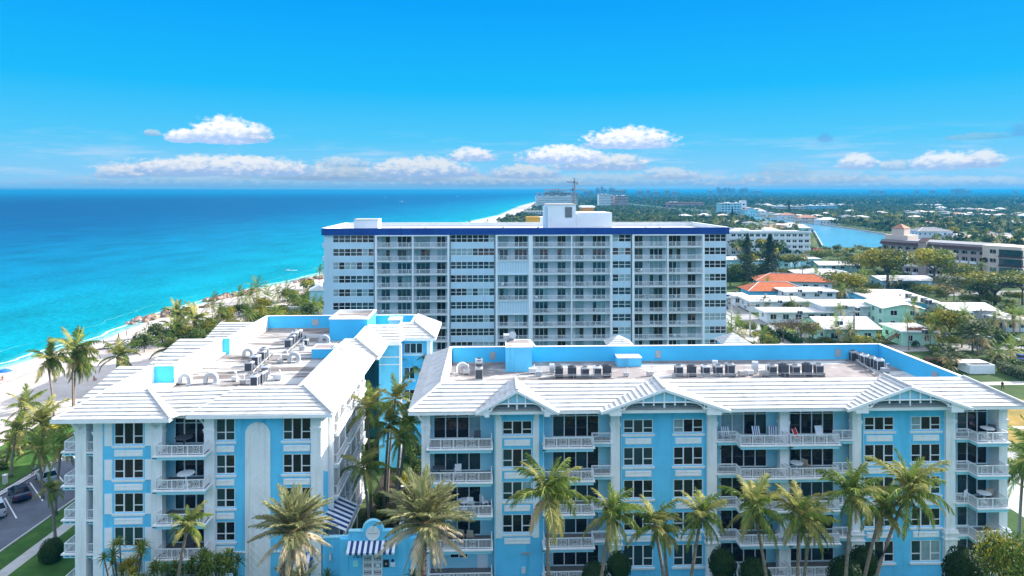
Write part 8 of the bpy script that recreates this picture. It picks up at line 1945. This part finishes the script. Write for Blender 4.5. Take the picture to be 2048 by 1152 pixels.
for px_, lab in ((1452, 'navy striped deck chair at the set-back end of the top balcony'), (1514, 'navy striped deck chair in the middle of the top balcony'), (1546, 'navy striped deck chair by the middle column of the top balcony')): lounger(FR.world(FR.x(px_, .1), .05, FLOORS[0]), FR.th + rnd.uniform(-.5, .1), 'navy', 'canvas', lab, 'striped deck chairs')
lounger(FR.world(FR.x(1597, -.6), -.55, FLOORS[0]), .7, 'red', 'red', 'red deck chair at the top balcony beside the middle column'); lounger(FR.world(FR.x(1640, .1), .0, FLOORS[0]), .1, 'canvas', 'canvas', 'white deck chair on the top balcony inland of the red one')
def furn(fr, px, yl, F, kind, mat, lab, s=1.2, rz=0.0): o = obj(kind, (cm_ if kind == 'chair' else tm_)[mat], None, fr.world(fr.x(px, yl), yl, F), rz, sc=s); tag(o, lab, kind)
for a in ((915, .1, 1, 'chair', 'canvas', 'white chair on the fourth-floor balcony nearest the gate'), (878, -.2, 1, 'table', 'ac_dark', 'dark table on the fourth-floor balcony nearest the gate'), (928, -.3, 2, 'table', 'canvas', 'white table on the third-floor balcony nearest the gate'), (942, .0, 2, 'chair', 'canvas', 'white chair by the table on the third-floor balcony'), (968, .2, 2, 'chair', 'canvas', 'white rocking chair at the inner end of the third-floor balcony'), (925, .1, 3, 'chair', 'wicker', 'tan high-back chair on the second-floor balcony nearest the gate'), (942, .0, 3, 'chair', 'wicker', 'second tan high-back chair on the second-floor balcony'), (895, -.3, 3, 'table', 'ac_dark', 'dark table on the second-floor balcony nearest the gate'), (955, .2, 0, 'chair', 'ac_dark', 'dark armchair on the top balcony nearest the gate'), (1593, -.2, 1, 'table', 'canvas', 'white table on the fourth-floor balcony below the red chair'), (1612, .1, 1, 'chair', 'wicker', 'tan chair on the fourth-floor balcony below the red chair'), (1975, -.2, 0, 'table', 'canvas', 'pale table on the top corner balcony'), (1985, .2, 0, 'chair', 'ac_dark', 'dark round chair on the top corner balcony'), (1968, -.3, 2, 'table', 'canvas', 'white table on the outlined third-floor corner balcony'), (1978, .2, 2, 'chair', 'wicker', 'tan armchair on the third-floor corner balcony'), (1925, -.05, 2, 'chair', 'canvas', 'white chair on the set-back part of the third-floor corner balcony'), (1535, .1, 3, 'chair', 'ac_dark', 'dark chair on the second-floor double balcony')): furn(FR, a[0], a[1], FLOORS[a[2]], a[3], a[4], a[5], rz=rnd.uniform(-1, 1) + math.pi)
for a in ((372, -.1, 1, 'table', 'canvas', 'white table on the fourth-floor recessed balcony of the seaward condominium'), (368, .4, 0, 'table', 'ac_dark', 'dark table on the top recessed balcony of the seaward condominium'), (378, .4, 3, 'chair', 'ac_dark', 'dark chair on the second-floor recessed balcony of the seaward condominium')): furn(FL, a[0], a[1], FLOORS[a[2]], a[3], a[4], a[5], s=1.5)

# ------------------------------------------------------------------ air
hm = bpy.data.materials.new('haze'); hm.use_nodes = True; hn = hm.node_tree; hn.nodes.clear()
ho = hn.nodes.new('ShaderNodeOutputMaterial'); hv = hn.nodes.new('ShaderNodeVolumePrincipled'); hv.inputs['Color'].default_value = (.020, .28, .54, 1); hv.inputs['Density'].default_value = .00018; hv.inputs['Anisotropy'].default_value = .1
hn.links.new(hv.outputs[0], ho.inputs['Volume']); hm.cycles.homogeneous_volume = True if hasattr(hm.cycles, 'homogeneous_volume') else False
hz = obj('haze', MB().box(-19500, 19500, -600, 21500, -4.6, 66).mesh('haze', hm)); tag(hz, kind='stuff')
# ------------------------------------------------------------------ labels that single the repeats out by what stands next to them
LM = [(1555, 590, 'the orange tiled roofs'), (1620, 600, 'the two-storey white house'), (1550, 620, 'the low white house by the round red-brown palm'), (1595, 640, 'the house with overhanging roof'), (1700, 635, 'the pale blue porch house'), (1700, 670, 'the broad mint house'), (1805, 640, 'the mint gable'), (1838, 675, 'the lower mint house'), (1815, 605, 'the long blue house'), (1940, 640, 'the long low house by the lawn'), (1815, 568, 'the house before the spreading trees'), (1660, 548, 'the long sloping white roof'), (1515, 530, 'the tall dark hedge'), (1540, 490, 'the four-storey waterside block'), (1890, 540, 'the arched beige building'), (1465, 660, 'the street by the tower'), (1935, 700, 'the round fan palm'), (2015, 700, 'the cross street cars'), (1980, 600, 'the bright lawn'), (1700, 490, 'the open waterway'), (1470, 430, 'the pale blue waterside block'), (1590, 440, 'the tiled houses on the far bank'), (1870, 480, 'the pale mansion'), (1730, 455, 'the palm-lined far bank'), (1980, 470, 'the inland gardens'), (350, 655, 'the rock groyne palms'), (450, 620, 'the grove nearest the groyne'), (520, 595, 'the tall grove palms'), (600, 610, 'the garden wall below the tower'), (40, 880, 'the car park lawn'), (150, 800, 'the open-sand palms'), (250, 730, 'the stepped seaward roofs')]
ORD = ['first', 'second', 'third', 'fourth', 'fifth', 'sixth']
def pixel(o):
    p = o.location; return 1024 + F_PX * p.x / p.y, HOR + F_PX * (CAM_H - p.z) / p.y
def relabel(groups, noun):
    sets = {}
    for o in list(COL.objects):
        if o.parent is None and o.get('group') in groups:
            x, y = pixel(o); l = min(LM, key=lambda q: (q[0] - x) ** 2 + 5 * (q[1] - y) ** 2); dx, dy = x - l[0], (y - l[1]) * 2.2
            rel = ('seaward of' if dx < 0 else 'inland of') if abs(dx) > abs(dy) else ('in front of' if dy > 0 else 'behind')
            sets.setdefault((noun(o), rel, l[2]), []).append((x, o))
    for (n_, rel, ph), lst in sets.items():
        lst.sort(key=lambda q: q[0])
        for k, (_, o) in enumerate(lst):
            if len(lst) == 1: o['label'] = f'{n_} {rel} {ph}'
            elif len(lst) <= 6: o['label'] = f'{ORD[k]} {n_} {rel} {ph}' + (', counting inland' if len(f'{n_} {rel} {ph}'.split()) < 14 else '')
            else: o['label'] = f'{n_} {rel} {ph}'; o['group'] = f'{n_} group {rel} {ph}'
def hgt(o): return max((c.location.z for c in o.children), default=5)
relabel({'palms among the villas', 'suburban palms'}, lambda o: ('tall' if hgt(o) > 8.5 else 'short') + ' palm')
relabel({'garden shrubs among the villas'}, lambda o: {'leaf_yellow': 'yellow-green', 'leaf_dark': 'dark', 'leaf_grey': 'grey-green'}.get(o.children[0].data.materials[0].name, 'green') + ' shrub')
relabel({'low dune shrubs', 'sea grape bushes on the dune'}, lambda o: {'leaf_yellow': 'yellow-green', 'leaf_dark': 'dark', 'leaf_grey': 'grey-green'}.get(o.children[0].data.materials[0].name, 'green') + ' dune bush')
relabel({'suburban green trees', 'suburban dark trees', 'suburban yellow trees', 'suburban grey trees'}, lambda o: o['label'].split(' round')[0] + ' round tree')
relabel({'shrubs on the near bank of the waterway', 'shrubs along the cross street'}, lambda o: 'low bank shrub' if o.location.y > 300 else 'street shrub')
k = 0
for o in list(COL.objects):
    if o.parent is None and str(o.get('label', '')).startswith('wind-blown palm in the grove'):
        k += 1; o['group'] = 'palms of the beach grove'
relabel({'palms of the beach grove'}, lambda o: 'wind-blown palm')
for g_, px_n in (('duct boxes on the inland roof', 'long roof'), ('duct boxes on the seaward roof', 'seaward roof')):
    lst = sorted([(pixel(o)[0], o) for o in COL.objects if o.parent is None and o.get('group') == g_], key=lambda q: q[0])
    for k, (x, o) in enumerate(lst): o['label'] = f'{(ORD + ["seventh", "eighth", "ninth", "tenth"])[k]} small pale duct box from the sea on the {px_n}'
BAYN = ['in the seaward wide bay', 'in the narrow bay', 'in the middle wide bay', 'in the inland wide bay']
seen_ = {}
for o in list(COL.objects):
    if o.parent is None and 'apartment block balconies' in str(o.get('group', '')):
        p = o.location - Vector((0, 141.75, 0)); x = p.x * FT.c + p.y * FT.s; bay = next((i for i, b_ in enumerate(BT) if tx(b_[0]) - .5 <= x <= tx(b_[1]) + .5), 0); fl = min(range(10), key=lambda q: abs(floors_t[q] - p.z))
        seen_.setdefault((fl, bay, o['label'].split(' on a ')[0].replace('small ', '')), []).append((x, o))
for (fl, bay, n_), lst in seen_.items():
    lst.sort(key=lambda q: q[0])
    for k, (_, o) in enumerate(lst): o['label'] = (f'{ORD[min(k, 5)]} ' if len(lst) > 1 else '') + f'{n_} on the {(ORD + ["seventh", "eighth"])[fl]} tower balcony row down, {BAYN[bay]}'
for o in list(COL.objects):
    if o.parent is None and str(o.get('group', '')).startswith('distant '):
        x, y = pixel(o); z_ = 'beyond the beige building' if x > 1750 and y > 430 else 'just past the waterway' if y > 415 else 'far inland' if x > 1600 else 'in the far woods towards the coast'
        b_ = o['label'].split(' house')[0]; o['label'] = f'{b_} house among trees {z_}'; o['group'] = f'{b_} houses {z_}'
